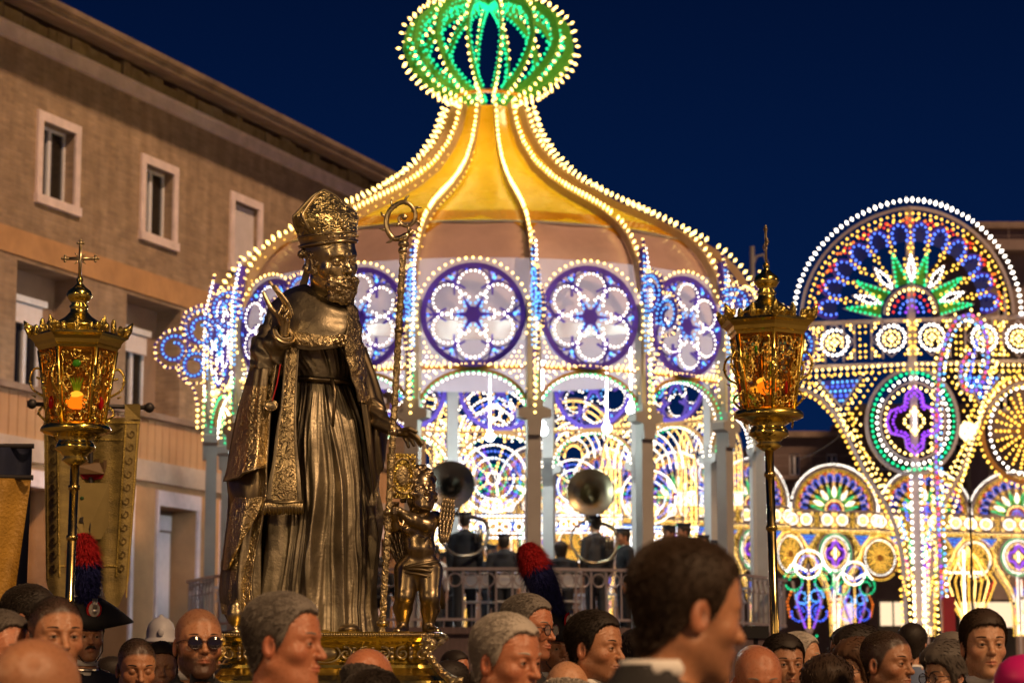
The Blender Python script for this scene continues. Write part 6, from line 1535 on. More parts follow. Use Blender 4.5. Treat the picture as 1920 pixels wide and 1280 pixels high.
def ribbon(pts, wd, m, name, parent, off=.005):
    P = [tuple(p) for p in resample(pts, 6)]; V = []; n = len(P)
    for i in range(n):
        a, b = P[max(i - 1, 0)], P[min(i + 1, n - 1)]; t = (b[0] - a[0], b[1] - a[1]); l = math.hypot(*t) + 1e-9
        for s_ in (1, -1): V.append(bq(P[i][0] + t[1] / l * wd / 2 * s_, P[i][1] - t[0] / l * wd / 2 * s_, off))
        for s_ in (1, -1): V.append(bq(P[i][0] + t[1] / l * wd / 2 * s_, P[i][1] - t[0] / l * wd / 2 * s_, 0.0))
    q = MB(); q.add(V, [f for i in range(n - 1) for f in ((i * 4, i * 4 + 1, i * 4 + 5, i * 4 + 4), (i * 4 + 2, i * 4, i * 4 + 4, i * 4 + 6), (i * 4 + 1, i * 4 + 3, i * 4 + 7, i * 4 + 5))]); return q.build(name, m, parent)
for pts, w_ in (([(85, 790), (262, 792)], 3), ([(88, 790), (90, 1085)], 2.5), ([(108, 790), (112, 1080)], 3), ([(259, 795), (237, 1120)], 2.5), ([(236, 795), (218, 1080)], 3), ([(112, 1060), (218, 1060)], 3), ([(112, 822), (232, 824)], 2.5),
                ([(116, 800), (130, 812), (150, 800), (170, 812), (190, 800), (210, 812), (230, 802)], 2)): ribbon(pts, w_, M_bdk if w_ > 2.2 else M_leaf, 'braid', bn)
for k in range(11):
    for (x0, sg) in ((lerp(99, 101, k / 10), 1), (lerp(247, 228, k / 10), -1)):
        y = 812 + k * 25; pts = [(x0 + 8 * math.cos(t) * (1 - t / 9) * sg, y + 10 * math.sin(t) * (1 - t / 9)) for t in np.linspace(0, 6.5, 14)]
        lf = ribbon(pts, 1.8, M_leaf, 'leaf_scroll', bn, .006)
# town crest: mural crown, red band, tree on a pale field
M_crn = mat('crest_brown', (.14, .08, .03), .6); M_crd = mat('crest_red', (.30, .008, .02), .6); M_cgr = mat('crest_green', (.015, .06, .012), .7, var=.4, scale=30); M_cpl = mat('crest_field', (.30, .225, .075), .6); M_cbk = mat('crest_black', (.02, .015, .01), .6)
def patch(pts, m, name, off=.008):
    n = len(pts); q = MB(); q.add([bq(a, b, off) for a, b in pts] + [bq(a, b, 0) for a, b in pts], [tuple(range(n - 1, -1, -1))] + [(i, (i + 1) % n, (i + 1) % n + n, i + n) for i in range(n)]); return q.build(name, m, bn)
patch([(142, 905), (205, 905), (203, 985), (190, 1010), (174, 1018), (158, 1010), (144, 985)], M_cpl, 'crest_shield', .006)
patch([(146, 874), (146, 862), (152, 862), (152, 867), (160, 867), (160, 860), (168, 860), (168, 866), (178, 866), (178, 860), (186, 860), (186, 867), (194, 867), (194, 862), (200, 862), (200, 874), (196, 888), (150, 888)], M_crn, 'crest_crown')
patch([(150, 889), (196, 889), (190, 897), (172, 900), (156, 897)], M_crd, 'crest_band')
for (x, y) in ((154, 881), (164, 882), (174, 883), (184, 882), (192, 881)): patch([(x - 1.5, y + 3), (x - 1.5, y - 2), (x + 1.5, y - 2), (x + 1.5, y + 3)], M_cpl, 'crest_gate', .011)
q = MB(); rr_ = random.Random(5)
for i in range(34):
    a, r = rr_.uniform(0, 2 * PI), rr_.uniform(0, 1) ** .5; q.ball(bq(167 + 17 * r * math.cos(a), 936 + 13 * r * math.sin(a), .010), (.014, .006, .012), 6, 4)
q.build('crest_tree', M_cgr, bn, smooth=True)
patch([(163, 946), (168, 946), (169, 970), (161, 970)], M_crn, 'crest_trunk', .009)
patch([(150, 970), (160, 966), (172, 968), (174, 975), (170, 980), (176, 992), (171, 990), (165, 981), (158, 992), (156, 980), (148, 978)], M_cbk, 'crest_animal', .010)
# second banner, at the left edge, in front of a dark blue one
def cloth_banner(name, pts, Y, m, label, seed, off=.05):
    A0 = at(pts[0][0], pts[0][1], Y); e = empty('procession_banner', A0, 0, label, 'banner'); q = MB(); nx, ny = 24, 24
    tl, tr, br, bl = [Vector((p[0], p[1], 0)) for p in pts]; V = []
    for j in range(ny + 1):
        for i in range(nx + 1):
            p = tl.lerp(tr, i / nx).lerp(bl.lerp(br, i / nx), j / ny); V.append(at(p.x, p.y, Y + off * math.sin(i * .55 + seed + j * .06)) - A0)
    n = len(V); V += [v + Vector((0, .008, 0)) for v in V]; F = [(j * (nx + 1) + i, (j + 1) * (nx + 1) + i, (j + 1) * (nx + 1) + i + 1, j * (nx + 1) + i + 1) for j in range(ny) for i in range(nx)]; F += [tuple(k + n for k in f[::-1]) for f in F]
    q.add(V, F); q.build('cloth', m, e, smooth=True)
    t_, b_ = tl.lerp(tr, .5), bl.lerp(br, .5)
    q = MB(); q.tube([at(pts[0][0] - 4, pts[0][1] - 2, Y) - A0, at(pts[1][0] + 4, pts[1][1] - 2, Y) - A0], .014, 8); q.build('crossbar', M_railm, e)
    q = MB(); c = at(t_.x, t_.y - 3, Y + .06) - A0; q.tube([c, (c.x, c.y, .3 - A0.z)], .014, 8); q.build('pole', M_railm, e)
cloth_banner('gold', [(-160, 893), (58, 897), (22, 1150), (-180, 1150)], 12.6, mat('ochre_silk_banner', (.40, .22, .03), .5, var=.3, scale=4, bump=.4, bscale=60), 'plain ochre gold banner cut by the left edge of the picture', 1)
cloth_banner('navy', [(-130, 838), (60, 838), (48, 1150), (-110, 1150)], 13.4, mat('navy_velvet_banner', (.006, .010, .035), .8, var=.3, scale=8), 'dark navy banner hanging behind the ochre one at the left edge', 2)
# ================================================================== PEOPLE
def tint(me, f, base=(1, 1, 1)):
    n = len(me.vertices); co = np.zeros(n * 3, np.float32); me.vertices.foreach_get('co', co); c = f(co.reshape(-1, 3))
    at_ = me.color_attributes.new('tint', 'FLOAT_COLOR', 'POINT'); at_.data.foreach_set('color', np.c_[c, np.ones(n)].astype(np.float32).ravel())
def skin_mat(name, col):
    m = mat(name, col, .31, var=.09, scale=90, bump=.24, bscale=420, sss=.08, spec=.6, rvar=.10)
    n = m.node_tree.nodes; l = m.node_tree.links; b = n['Principled BSDF']; a = n.new('ShaderNodeAttribute'); a.attribute_name = 'tint'
    x = n.new('ShaderNodeMix'); x.data_type = 'RGBA'; x.blend_type = 'MULTIPLY'; x.inputs['Factor'].default_value = 1
    src = b.inputs['Base Color'].links[0].from_socket; l.new(src, x.inputs[6]); l.new(a.outputs['Color'], x.inputs[7]); l.new(x.outputs[2], b.inputs['Base Color']); return m
SK = {'tan': skin_mat('tanned_skin', (.44, .20, .098)), 'pale': skin_mat('fair_skin', (.52, .27, .15)), 'ruddy': skin_mat('ruddy_skin', (.47, .18, .088)), 'olive': skin_mat('olive_skin', (.37, .17, .085))}
def hair_mat(name, col, col2):
    return mat(name, col, .55, col2=col2, var=.3, scale=1100, bump=.15, bscale=900, stretch=(1, 1, 1), spec=.3)
HR = {'black': hair_mat('black_hair', (.008, .006, .005), (.040, .028, .020)), 'brown': hair_mat('dark_brown_hair', (.018, .011, .007), (.065, .038, .022)), 'grey': hair_mat('grey_hair', (.10, .085, .07), (.26, .23, .20)), 'white': hair_mat('white_hair', (.30, .27, .23), (.56, .50, .44)),
      'salt': hair_mat('salt_and_pepper_hair', (.06, .05, .042), (.12, .10, .085)), 'chest': hair_mat('chestnut_hair', (.06, .028, .014), (.12, .06, .03))}
M_eye = mat('eye_white', (.34, .27, .22), .3, var=0); M_iris = mat('dark_iris', (.015, .008, .005), .35, var=0, spec=.2)
HV = {}
def ed(P, c, r): return np.sqrt((((P - A32(c)) / A32(r)) ** 2).sum(1))
def head_variant(key, **p):
    fine = 1 if p.get('fine', True) else 0; h = .0046 if fine else .0065
    p.pop('fine', None); hl = {}
    me = sculpt('head', head_sdf(p), (-.16, -.145, -.25), (.16, .14, .14), h, SK['tan'], fine=fine)
    bd = p.get('stubble', 0.0)
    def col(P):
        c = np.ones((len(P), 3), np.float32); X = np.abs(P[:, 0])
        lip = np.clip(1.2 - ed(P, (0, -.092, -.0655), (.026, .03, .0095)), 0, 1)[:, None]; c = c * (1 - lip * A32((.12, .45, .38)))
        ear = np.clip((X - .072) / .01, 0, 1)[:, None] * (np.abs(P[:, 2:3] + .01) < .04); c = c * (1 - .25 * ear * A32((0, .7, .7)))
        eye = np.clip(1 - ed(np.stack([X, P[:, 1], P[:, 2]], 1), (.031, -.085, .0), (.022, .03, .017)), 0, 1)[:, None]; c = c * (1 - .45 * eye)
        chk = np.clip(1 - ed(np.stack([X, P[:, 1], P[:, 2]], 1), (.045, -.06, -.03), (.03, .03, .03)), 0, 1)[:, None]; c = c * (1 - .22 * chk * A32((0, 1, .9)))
        if bd:
            b_ = np.clip((-.040 - P[:, 2] + .25 * (X - .03)) / .018, 0, 1) * np.clip((.015 - P[:, 1]) / .02, 0, 1) * np.clip((P[:, 2] + .125) / .012, 0, 1); b_ = np.maximum(b_, np.clip(1 - np.abs(X - .068) / .02, 0, 1) * np.clip(1 - np.abs(P[:, 1] + .01) / .03, 0, 1) * (P[:, 2] < .0) * (P[:, 2] > -.07))
            b_ = (b_ * (1 - lip[:, 0]) * bd)[:, None]; c = c * (1 - b_ * A32((.80, .80, .78)))
        sc = p.get('buzzed', (.95 if p.get('hair') == 'buzz' else .6) if p.get('hair') and p.get('hair') != 'fringe' else 0)
        if sc:
            ys = [-.12, -.085, -.06, -.04, -.022, -.004, .02, .045, .075, .12]; r__ = p.get('rec', 0); zl = [.082 + r__, .076 + r__, .063 + r__ * .9, .041 + r__ * .6, .005, -.022, -.006, -.048, -.078, -.085]
            k = np.clip((P[:, 2] - np.interp(P[:, 1], ys, zl) + .010) / .016, 0, 1) * (X < .0815); c = c * (1 - (k * sc)[:, None] * (A32((.90, .87, .82)) if sc > .9 else A32((.66, .60, .52))))
        return c
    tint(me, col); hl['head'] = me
    if p.get('hair'):
        hl['hair'] = sculpt('hair', hair_sdf(p), (-.13, -.145, -.15), (.13, .19, .19), h, HR['black'], fine=fine)
        # loose strands
        hm = hl['hair']; n = len(hm.vertices); co = np.zeros(n * 3, np.float32); no = np.zeros(n * 3, np.float32); hm.vertices.foreach_get('co', co); hm.vertices.foreach_get('normal', no); co = co.reshape(-1, 3); no = no.reshape(-1, 3)
        rg = np.random.default_rng(len(key) * 7 + 1); ns = 15000 if fine else 900; ix = rg.integers(0, n, ns); B = co[ix] - no[ix] * (.006 if p['hair'] == 'buzz' else .002); N = no[ix]
        flow = np.stack([np.zeros(ns), .75 * np.ones(ns), -.65 * np.ones(ns)], 1) + rg.normal(0, .24, (ns, 3)); flow -= (flow * N).sum(1, keepdims=True) * N * .8; flow /= np.linalg.norm(flow, axis=1, keepdims=True)
        ln = {'buzz': .006, 'fringe': .009, 'short': .011}.get(p['hair'], .018) * rg.uniform(.6, 1.4, (ns, 1)); sd_ = np.cross(flow, N); sd_ /= np.linalg.norm(sd_, axis=1, keepdims=True) + 1e-9
        Vv = np.stack([B - sd_ * .0005, B + sd_ * .0005, B + N * ln * .36 + flow * ln * .65 + sd_ * .0004, B + N * ln * .34 + flow * ln * 1.3], 1).reshape(-1, 3); Ff = np.arange(ns * 4).reshape(-1, 4)
        hl['style'] = p['hair']; hl['strands'] = mesh_np('hair_strands', Vv, Ff.astype(np.int32), HR['black'])
    if p.get('hair') or p.get('buzzed') or True:
        q = MB()
        bz = .024 + .002 * (p.get('brow', 1) - 1)
        for s_ in (-1, 1):
            for j in range(9):
                t = j / 8; x = .012 + .036 * t; q.ball((s_ * x, -.0925 + .016 * t ** 1.8, bz - .001 + .006 * math.sin(t * 2.3)), (.0048, .0036, .0042 * (1.1 - .6 * t)), 6, 4)
        hl['brows'] = q.mesh('eyebrows', HR['black'], True)
    if not p.get('closed'):
        q = MB()
        for s_ in (-1, 1): q.mi = 0; q.ball((s_ * .0315, -.0722, .0008), .0138, 14, 9); q.mi = 1; q.ball((s_ * .0315 + p.get('look', 0) * .004, -.0815, .0004), (.0070, .0056, .0070), 10, 7)
        hl['eyes'] = q.mesh('eyes', [M_eye, M_iris], True)
    HV[key] = hl
head_variant('shaved', buzzed=.55, stubble=1.0, jaw=1.03, brow=1.1)
head_variant('bald', jaw=1.05, fat=.01, age=2, hair='fringe')
head_variant('senior', jaw=1.06, fat=.012, age=2, nose=1.12, hair='short', rec=.022, chk=1.1)
head_variant('crop', jaw=1.0, hair='buzz', stubble=.35, nose=1.05)
head_variant('man', jaw=1.02, hair='short', stubble=.4, nose=1.1, rec=.004)
head_variant('receding', jaw=1.03, hair='short', rec=.020, stubble=.35, nose=1.12, age=1.8)
head_variant('youth', jaw=.94, hair='short', w=.96, open=.002, nose=.98, chk=1.1)
head_variant('down', jaw=1.0, hair='buzz', closed=True, nose=1.05, w=.98)
head_variant('woman', jaw=.92, hair='full', w=.96, nose=.95, brow=.7, fine=False)
head_variant('far', jaw=1.0, hair='short', stubble=.3, fine=False)
head_variant('farbald', jaw=1.02, buzzed=.2, age=1.6, fine=False)
# ---- clothes (origin at eye level of a 1.75 m person)
def jacket_f(P):
    X = np.abs(P[:, 0]); Q = P.copy(); Q[:, 0] = X
    d = s_cap(Q, (.02, .035, -.235), (.155, .04, -.275), .060, .068); d = smin(d, s_cap(P, (0, .036, -.165), (0, .045, -.25), .066, .11), .03); d = smin(d, s_ell(P, (0, .02, -.42), (.20, .125, .20)), .06); d = smin(d, s_ell(P, (0, .02, -.64), (.185, .125, .22)), .06)
    d = smin(d, s_chain(Q, [(.19, .045, -.30), (.235, .06, -.56), (.225, -.02, -.80)], [.068, .055, .040]) + .002 * np.sin(P[:, 2] * 120 + P[:, 1] * 60), .03)
    d = smax(d, -s_chain(P, [(0, -.16, -.25), (0, -.18, -.42)], [.055, .012]), .012)
    d = smax(d, P[:, 2] + .150, .006); d = smax(d, -s_cap(P, (0, .03, -.10), (0, .022, -.24), .0625, .064), .004)
    d = smax(d, -(P[:, 2] + .86), .01)
    return d * .85 + .0015 * wob(P, 28, 1)
J_ME = sculpt('jacket', jacket_f, (-.33, -.18, -.90), (.33, .22, -.14), .011, mat('black_suit_cloth', (.012, .011, .012), .75, var=.2), fine=0)
q = MB(); q.lathe([(.150, -.165 - .1), (.120, -.20)], 16); 
def shirt_f(P):
    d = s_ell(P, (0, .02, -.40), (.15, .105, .20)); d = smin(d, s_cap(P, (0, .03, -.16), (0, .03, -.26), .056, .060), .03); return smax(d, P[:, 2] + .178, .006) * .85
SH_ME = sculpt('shirt', shirt_f, (-.20, -.16, -.64), (.20, .20, -.13), .011, mat('white_shirt_cloth', (.72, .70, .68), .8, var=.05))
q = MB(); q.lathe([(.0615, -.018), (.0635, .000), (.0600, .014), (.0570, .014), (.0600, .0)], 28, (0, .027, -.160), 1, 1.05); COLR = q.mesh('collar', MATS['white_shirt_cloth'], True)
q = MB()
for s_ in (-1, 1): q.add([(0, -.052, -.170), (s_ * .040, -.052, -.155), (s_ * .042, -.050, -.192), (0, -.050, -.182), (0, -.042, -.170), (s_ * .040, -.042, -.155), (s_ * .042, -.040, -.192), (0, -.040, -.182)], [(0, 1, 2, 3), (7, 6, 5, 4), (0, 4, 5, 1), (1, 5, 6, 2), (2, 6, 7, 3)])
q.ball((0, -.052, -.176), (.008, .007, .008), 8, 6); BOW = q.mesh('bow_tie', mat('black_satin', (.01, .01, .012), .3, var=0))
def trou_f(P):
    Q = P.copy(); Q[:, 0] = np.abs(P[:, 0]); d = s_chain(Q, [(.085, .03, -.80), (.095, .02, -1.15), (.10, .04, -1.55)], [.105, .078, .062]); d = smin(d, s_ell(P, (0, .03, -.80), (.165, .115, .09)), .04); return d * .9
TR_ME = sculpt('trousers', trou_f, (-.26, -.14, -1.60), (.26, .20, -.70), .018, MATS['black_suit_cloth'])
q = MB()
for s_ in (-1, 1): q.ball((s_ * .10, -.02, -1.595), (.045, .13, .035), 12, 8)
SHO = q.mesh('shoes', MATS['black_satin'], True)
def hand_f(P):
    d = s_cap(P, (0, 0, .02), (0, 0, -.01), .024, .026); d = smin(d, s_ell(P, (0, -.002, -.048), (.016, .038, .046)), .02)
    for k in range(4):
        y = -.028 + k * .0185; ln = (.9, 1.0, .95, .78)[k]; d = smin(d, s_chain(P, [(0, y, -.085), (.006, y, -.085 - .036 * ln), (.020, y, -.085 - .060 * ln), (.034, y, -.085 - .068 * ln)], [.0098, .0092, .0084, .007]), .004)
    d = smin(d, s_chain(P, [(.006, -.028, -.030), (.016, -.052, -.058), (.020, -.056, -.084)], [.014, .0115, .009]), .01); return d * .9
HA_ME = sculpt('hand', hand_f, (-.05, -.08, -.18), (.06, .06, .05), .006, SK['tan'], fine=0)
tint(HA_ME, lambda P: np.ones((len(P), 3)))
M_gl = mat('sunglass_lens', (.02, .016, .02), .06, var=0, spec=1.0); M_gf = mat('glasses_frame', (.03, .008, .008), .3, var=0)
q = MB()
for s_ in (-1, 1):
    q.mi = 0; q.ball((s_ * .034, -.101, -.001), (.0245, .0025, .0205), 16, 9); q.mi = 1; q.tube([(s_ * .034 + .0255 * math.cos(t), -.101, -.001 + .0215 * math.sin(t)) for t in np.linspace(0, 2 * PI, 21)[:-1]], .0022, 6, closed=True)
    q.tube([(s_ * .059, -.100, .006), (s_ * .075, -.06, .008), (s_ * .082, .01, .004)], .002, 6)
q.tube([(-.010, -.104, .004), (.010, -.104, .004)], .002, 6); SUNG = q.mesh('sunglasses', [M_gl, M_gf], True)
M_clear = glass_mat('spectacle_lens', (.5, .5, .5), .12)
SPEC = SUNG.copy(); SPEC.materials[0] = M_clear; SPEC.name = 'spectacles'
MOUST = MB(); 
for s_ in (-1, 1): MOUST.tube([(0, -.106, -.049), (s_ * .014, -.103, -.052), (s_ * .028, -.092, -.062)], [.006, .0065, .002], 7)
MOUST = MOUST.mesh('moustache', HR['black'], True)
def oslot(o, i, m):
    o.material_slots[i].link = 'OBJECT'; o.material_slots[i].material = m
def person(px, py, Y, rz, var, label, hair='black', skin='tan', suit='black_suit_cloth', tilt=0, roll=0, scale=1.0, bow=False, extras=(), turn=0, group=None, simple=False, shirt=None, feet=None, bup=.035, back=0.0):
    """px, py = the top of the head in the photograph, Y = distance"""
    p = at(px, py, Y); hz = p.z - .126 * scale; floor = feet if feet is not None else 0.0
    t = empty('person', (p.x, Y + .02, floor), math.radians(rz), label, 'person', group); H = HV[var]
    k = (hz - floor) / 1.63
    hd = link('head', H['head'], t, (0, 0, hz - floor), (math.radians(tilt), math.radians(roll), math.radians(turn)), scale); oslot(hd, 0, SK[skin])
    if 'hair' in H:
        if H['style'] != 'buzz': h_ = link('hair', H['hair'], hd); oslot(h_, 0, HR[hair])
        s_ = tag(link('hair_strands', H['strands'], hd), kind='stuff'); oslot(s_, 0, HR[hair])
    if not simple:
        b_ = link('eyebrows', H['brows'], hd); oslot(b_, 0, HR[hair])
        if 'eyes' in H: link('eyes', H['eyes'], hd)
    for e in extras: link(e.name.split('.')[0], e, hd)
    mb_ = MATS[suit]
    bz = hz - floor + bup * scale
    j = link('jacket', J_ME, t, (0, back, bz), scale=(scale, scale, k)); oslot(j, 0, mb_)
    s_ = link('shirt', SH_ME, t, (0, back - .004, bz), scale=(scale, scale, k))
    if shirt: oslot(s_, 0, MATS[shirt])
    c_ = link('collar', COLR, t, (0, back, bz), scale=scale)
    if shirt: oslot(c_, 0, MATS[shirt])
    if bow: link('bow_tie', BOW, t, (0, back - .016, bz), scale=scale)
    tr = link('trousers', TR_ME, t, (0, 0, hz - floor), scale=(scale, scale, k)); oslot(tr, 0, mb_ if suit != 'white_shirt_cloth' else MATS['black_suit_cloth'])
    link('shoes', SHO, t, (0, 0, hz - floor), scale=(scale, scale, k))
    for sg in (-1, 1):
        h_ = link('hand', HA_ME, t, (sg * .224 * scale, -.03, hz - floor - .82 * k), (0, 0, 0), (-sg, 1, 1)); oslot(h_, 0, SK[skin])
    return t, hd
mat('navy_suit_cloth', (.010, .012, .028), .75, var=.2); mat('grey_suit_cloth', (.06, .055, .055), .8, var=.2); mat('blue_shirt_cloth', (.10, .14, .24), .8, var=.15); mat('beige_cloth', (.30, .23, .16), .8, var=.15); mat('pink_cloth', (.35, .12, .12), .8, var=.15); mat('dark_vest_cloth', (.014, .014, .018), .7, var=.2)
P_ = person
P_(1292, 1017, 4.2, 112, 'receding', 'large blurred dark haired man in black suit, nearest at right of centre, turned away', 'brown', 'tan', scale=.95, tilt=8, extras=(), bup=.06, back=.04)
P_(535, 1116, 6.5, 74, 'senior', 'grey cropped older man in profile below the bishop statue', 'grey', 'ruddy', suit='navy_suit_cloth', tilt=2)
P_(70, 1196, 5.0, 150, 'farbald', 'shiny bald head of a man at the lower left corner', 'grey', 'tan', tilt=4)
P_(104, 1116, 7.4, 28, 'crop', 'cropped dark haired man whose face is crossed by the left lantern pole', 'black', 'tan')
P_(58, 1099, 9.6, 84, 'man', 'dark haired man with glasses in profile behind the left lantern pole', 'black', 'tan', extras=(SPEC,))
P_(2, 1148, 7.5, 60, 'receding', 'man cut by the left edge of the picture', 'salt', 'ruddy')
P_(256, 1196, 10.2, 20, 'down', 'young man with buzz cut looking down, beside the man in sunglasses', 'black', 'tan', tilt=10)
P_(372, 1139, 8.5, 20, 'shaved', 'shaven headed bearded man in round sunglasses and bow tie', 'black', 'tan', bow=True, extras=(SUNG,), tilt=-3, bup=.055)
P_(952, 1155, 6.9, 52, 'senior', 'white haired stout man in front of the float, face turned right', 'white', 'ruddy', tilt=5)
P_(992, 1117, 9.6, 62, 'receding', 'grey haired man with glasses behind the white haired stout man', 'grey', 'ruddy', extras=(SPEC,), tilt=4)
P_(1118, 1148, 8.8, 58, 'receding', 'dark haired middle aged man with swept back hair looking right', 'black', 'tan', tilt=2)
P_(1066, 1238, 8.8, 170, 'bald', 'thin white hair on top of a low head right of the stout man', 'white', 'pale')
P_(690, 1215, 8.0, 165, 'bald', 'bald man seen from behind against the gold float', 'salt', 'ruddy', tilt=6)
P_(702, 1261, 7.2, 150, 'man', 'top of a black haired head at the bottom edge before the float', 'black', 'tan')
P_(1422, 1210, 8.4, 6, 'farbald', 'balding older man with wrinkled forehead beside the right lantern pole', 'grey', 'ruddy', tilt=10)
P_(1470, 1190, 10.4, 14, 'man', 'dark haired man just right of the right lantern pole', 'black', 'olive')
P_(1502, 1187, 12.2, 75, 'senior', 'white haired man behind the right lantern pole', 'white', 'pale', suit='grey_suit_cloth')
P_(1665, 1181, 9.3, 48, 'crop', 'dark haired man with strong brow looking right, before the light arches', 'brown', 'olive', tilt=1)
P_(1845, 1145, 9.0, 6, 'youth', 'tall young man with swept dark hair and parted lips at right', 'brown', 'pale', tilt=-1)
P_(1590, 1176, 13.0, -72, 'man', 'man in glasses turned left among the crowd right of the right lantern', 'black', 'tan', extras=(SPEC,), suit='grey_suit_cloth')
P_(1775, 1215, 10.4, -62, 'woman', 'woman with short grey curls and glasses left of the tall young man', 'salt', 'pale', suit='beige_cloth', extras=(SPEC,))
P_(1606, 1208, 11.6, -58, 'woman', 'woman with brown hair and glasses before the man looking right', 'chest', 'pale', suit='grey_suit_cloth', extras=(SPEC,))
P_(1552, 1243, 9.6, 175, 'woman', 'dark round head of hair at the bottom edge below the crowd', 'brown', 'tan')
P_(1712, 1170, 14.5, 160, 'far', 'small dark haired man in pale shirt beneath the lit shop window', 'black', 'tan', suit='blue_shirt_cloth')
# cleric with magenta skullcap at the right edge
t, hd = P_(1918, 1232, 7.0, 178, 'farbald', 'cleric with a bright magenta skullcap at the lower right corner', 'grey', 'ruddy')
q = MB(); q.lathe([(.100, -.02), (.098, .012), (.080, .045), (.046, .066), (.005, .074)], 28, (0, .03, .062), .86, 1.0); q.build('skullcap', mat('magenta_silk', (.55, .01, .16), .5), hd, smooth=True)
# officer in a pale pith helmet
M_pith = mat('pale_pith_helmet', (.42, .42, .46), .55, var=.08)
t, hd = P_(301, 1176, 15.5, 8, 'far', 'officer in a white pith helmet behind the young man looking down', 'black', 'tan', suit='grey_suit_cloth')
q = MB(); q.lathe([(.132, -.012), (.130, -.004), (.112, .010), (.106, .020), (.104, .06), (.090, .105), (.055, .138), (.018, .150), (.016, .162), (.004, .166)], 28, (0, .008, .045), .88, 1.12); q.ball((0, -.118, .095), (.02, .008, .026), 10, 7); q.build('pith_helmet', M_pith, hd, smooth=True)
# mounted-police style officers in cocked hats with plumes
M_hat = mat('black_felt', (.008, .008, .010), .8, var=.2); M_sil = mat('silver_braid', (.6, .58, .55), .3, .9, var=.2, scale=40); M_pr = mat('red_plume', (.55, .008, .012), .85, var=.35, scale=60, bump=.8, bscale=200); M_pb = mat('blue_plume', (.012, .016, .14), .85, var=.35, scale=60, bump=.8, bscale=200)
def plume(parent, base, top, r, m1, m2, seed, bend=(0, 0, 0)):
    base, top = Vector(base), Vector(top); pts = [base.lerp(top, t) + Vector(bend) * math.sin(PI * t) for t in np.linspace(0, 1, 16)]
    o = None; rg = random.Random(seed)
    for nm, m, lo_, hi_ in (('plume_base', m2, 0, .60 if seed == 1 else .70), ('plume_tip', m1, .56 if seed == 1 else .66, 1.0)):
        q = MB()
        def rad(t): return r * (.28 + 1.0 * math.sin(min(1, t * .88 + .12) * PI) ** .6 * (.5 + .65 * t)) if t < .999 else r * .2
        seg = [t for t in np.linspace(lo_, hi_, 12)]
        P = [Vector((np.interp(t, np.linspace(0, 1, 16), [p[k] for p in pts])) for k in range(3)) for t in seg] if False else [pts[0].lerp(pts[-1], t) + Vector(bend) * math.sin(PI * t) for t in seg]
        q.tube(P, [rad(t) * .70 for t in seg], 16); ax = (top - base).normalized(); e1 = ax.orthogonal().normalized(); e2 = ax.cross(e1)
        for i in range(3200):
            t = rg.uniform(lo_, hi_); a = rg.uniform(0, 2 * PI); c = base.lerp(top, t) + Vector(bend) * math.sin(PI * t); d = e1 * math.cos(a) + e2 * math.sin(a); rr = rad(t) * .72
            p = c + d * rr; tip = p + d * rg.uniform(.012, .042) - ax * rg.uniform(-.01, .035); sd__ = ax.cross(d) * rg.uniform(.0012, .0032)
            q.add([p - sd__, p + sd__, tip], [(0, 1, 2)])
        q.build(nm, m, parent, smooth=False)
def cocked(px, py, Y, rz, label, turn, plb, plt, tilt, seed):
    t, hd = P_(px, py, Y, rz, 'far', label, 'black', 'tan', extras=(MOUST,) if seed == 1 else (), tilt=tilt, suit='navy_suit_cloth')
    h = MB(); n = 26       # boat-shaped hat worn side to side
    prof = []
    V = []; rings = [(0.0, 1.0), (.35, 1.0), (.7, .9), (1.0, .72)]
    for s_ in (-1, 1):
        base = len(V)
    us = np.linspace(-1, 1, n)
    for u in us:
        x = u * .235; ztop = .20 - .13 * abs(u) ** 1.5; zlow = .045 - .035 * (1 - abs(u)) + .012 * abs(u); th = .105 * math.sqrt(max(0, 1 - (abs(u) * .99) ** 2)) * 1.0 + .012
        for (a, b) in ((-1, 0.0), (-1.02, .25), (-.55, .75), (0, 1.0), (.55, .75), (1.02, .25), (1, 0.0)): V.append((x, a * th, zlow + (ztop - zlow) * b))
    F = [(i * 7 + k, i * 7 + k + 1, (i + 1) * 7 + k + 1, (i + 1) * 7 + k) for i in range(n - 1) for k in range(6)] + [(i * 7, (i + 1) * 7, (i + 1) * 7 + 6, i * 7 + 6) for i in range(n - 1)]
    h.add(V, F); ho_ = h.build('cocked_hat', M_hat, hd, smooth=True, loc=(0, 0, .018), rot=(0, 0, math.radians(turn)))
    c = MB(); c.ball((0, -.100, .115), (.040, .008, .046), 20, 10); c.build('cockade', M_pr, ho_, smooth=True)
    c = MB(); c.ball((0, -.105, .115), (.030, .008, .036), 18, 8); c.build('cockade', mat('white_ribbon', (.55, .5, .45), .6), ho_, smooth=True)
    c = MB(); c.ball((0, -.110, .108), (.014, .008, .018), 12, 7)
    for k in range(-2, 3): c.tube([(k * .006, -.112, .17), (k * .004, -.118, .12)], .0028, 5)
    c.build('flame_badge', M_sil, ho_, smooth=True)
    plume(ho_, plb, plt, .098, M_pr, M_pb, seed, (0, 0, 0))
    q = MB(); q.tube([(.075, -.02, .02), (.070, -.05, -.07), (.03, -.075, -.125)], .003, 5); q.tube([(-.075, -.02, .02), (-.070, -.05, -.07), (-.03, -.075, -.125)], .003, 5); q.build('chin_strap', M_hat, hd)
    q = MB(); q.tube([(.065 * math.cos(t_), .027 + .068 * math.sin(t_), -.165) for t_ in np.linspace(0, 2 * PI, 21)[:-1]], .008, 7, closed=True); q.build('silver_collar_braid', M_sil, t, loc=(0, 0, hd.location.z))
    return t, hd
cocked(163, 1146, 12.2, 22, 'moustached officer in plumed cocked hat behind the left lantern pole', 6, (0, -.03, .13), (-.05, -.02, .50), 0, 1)
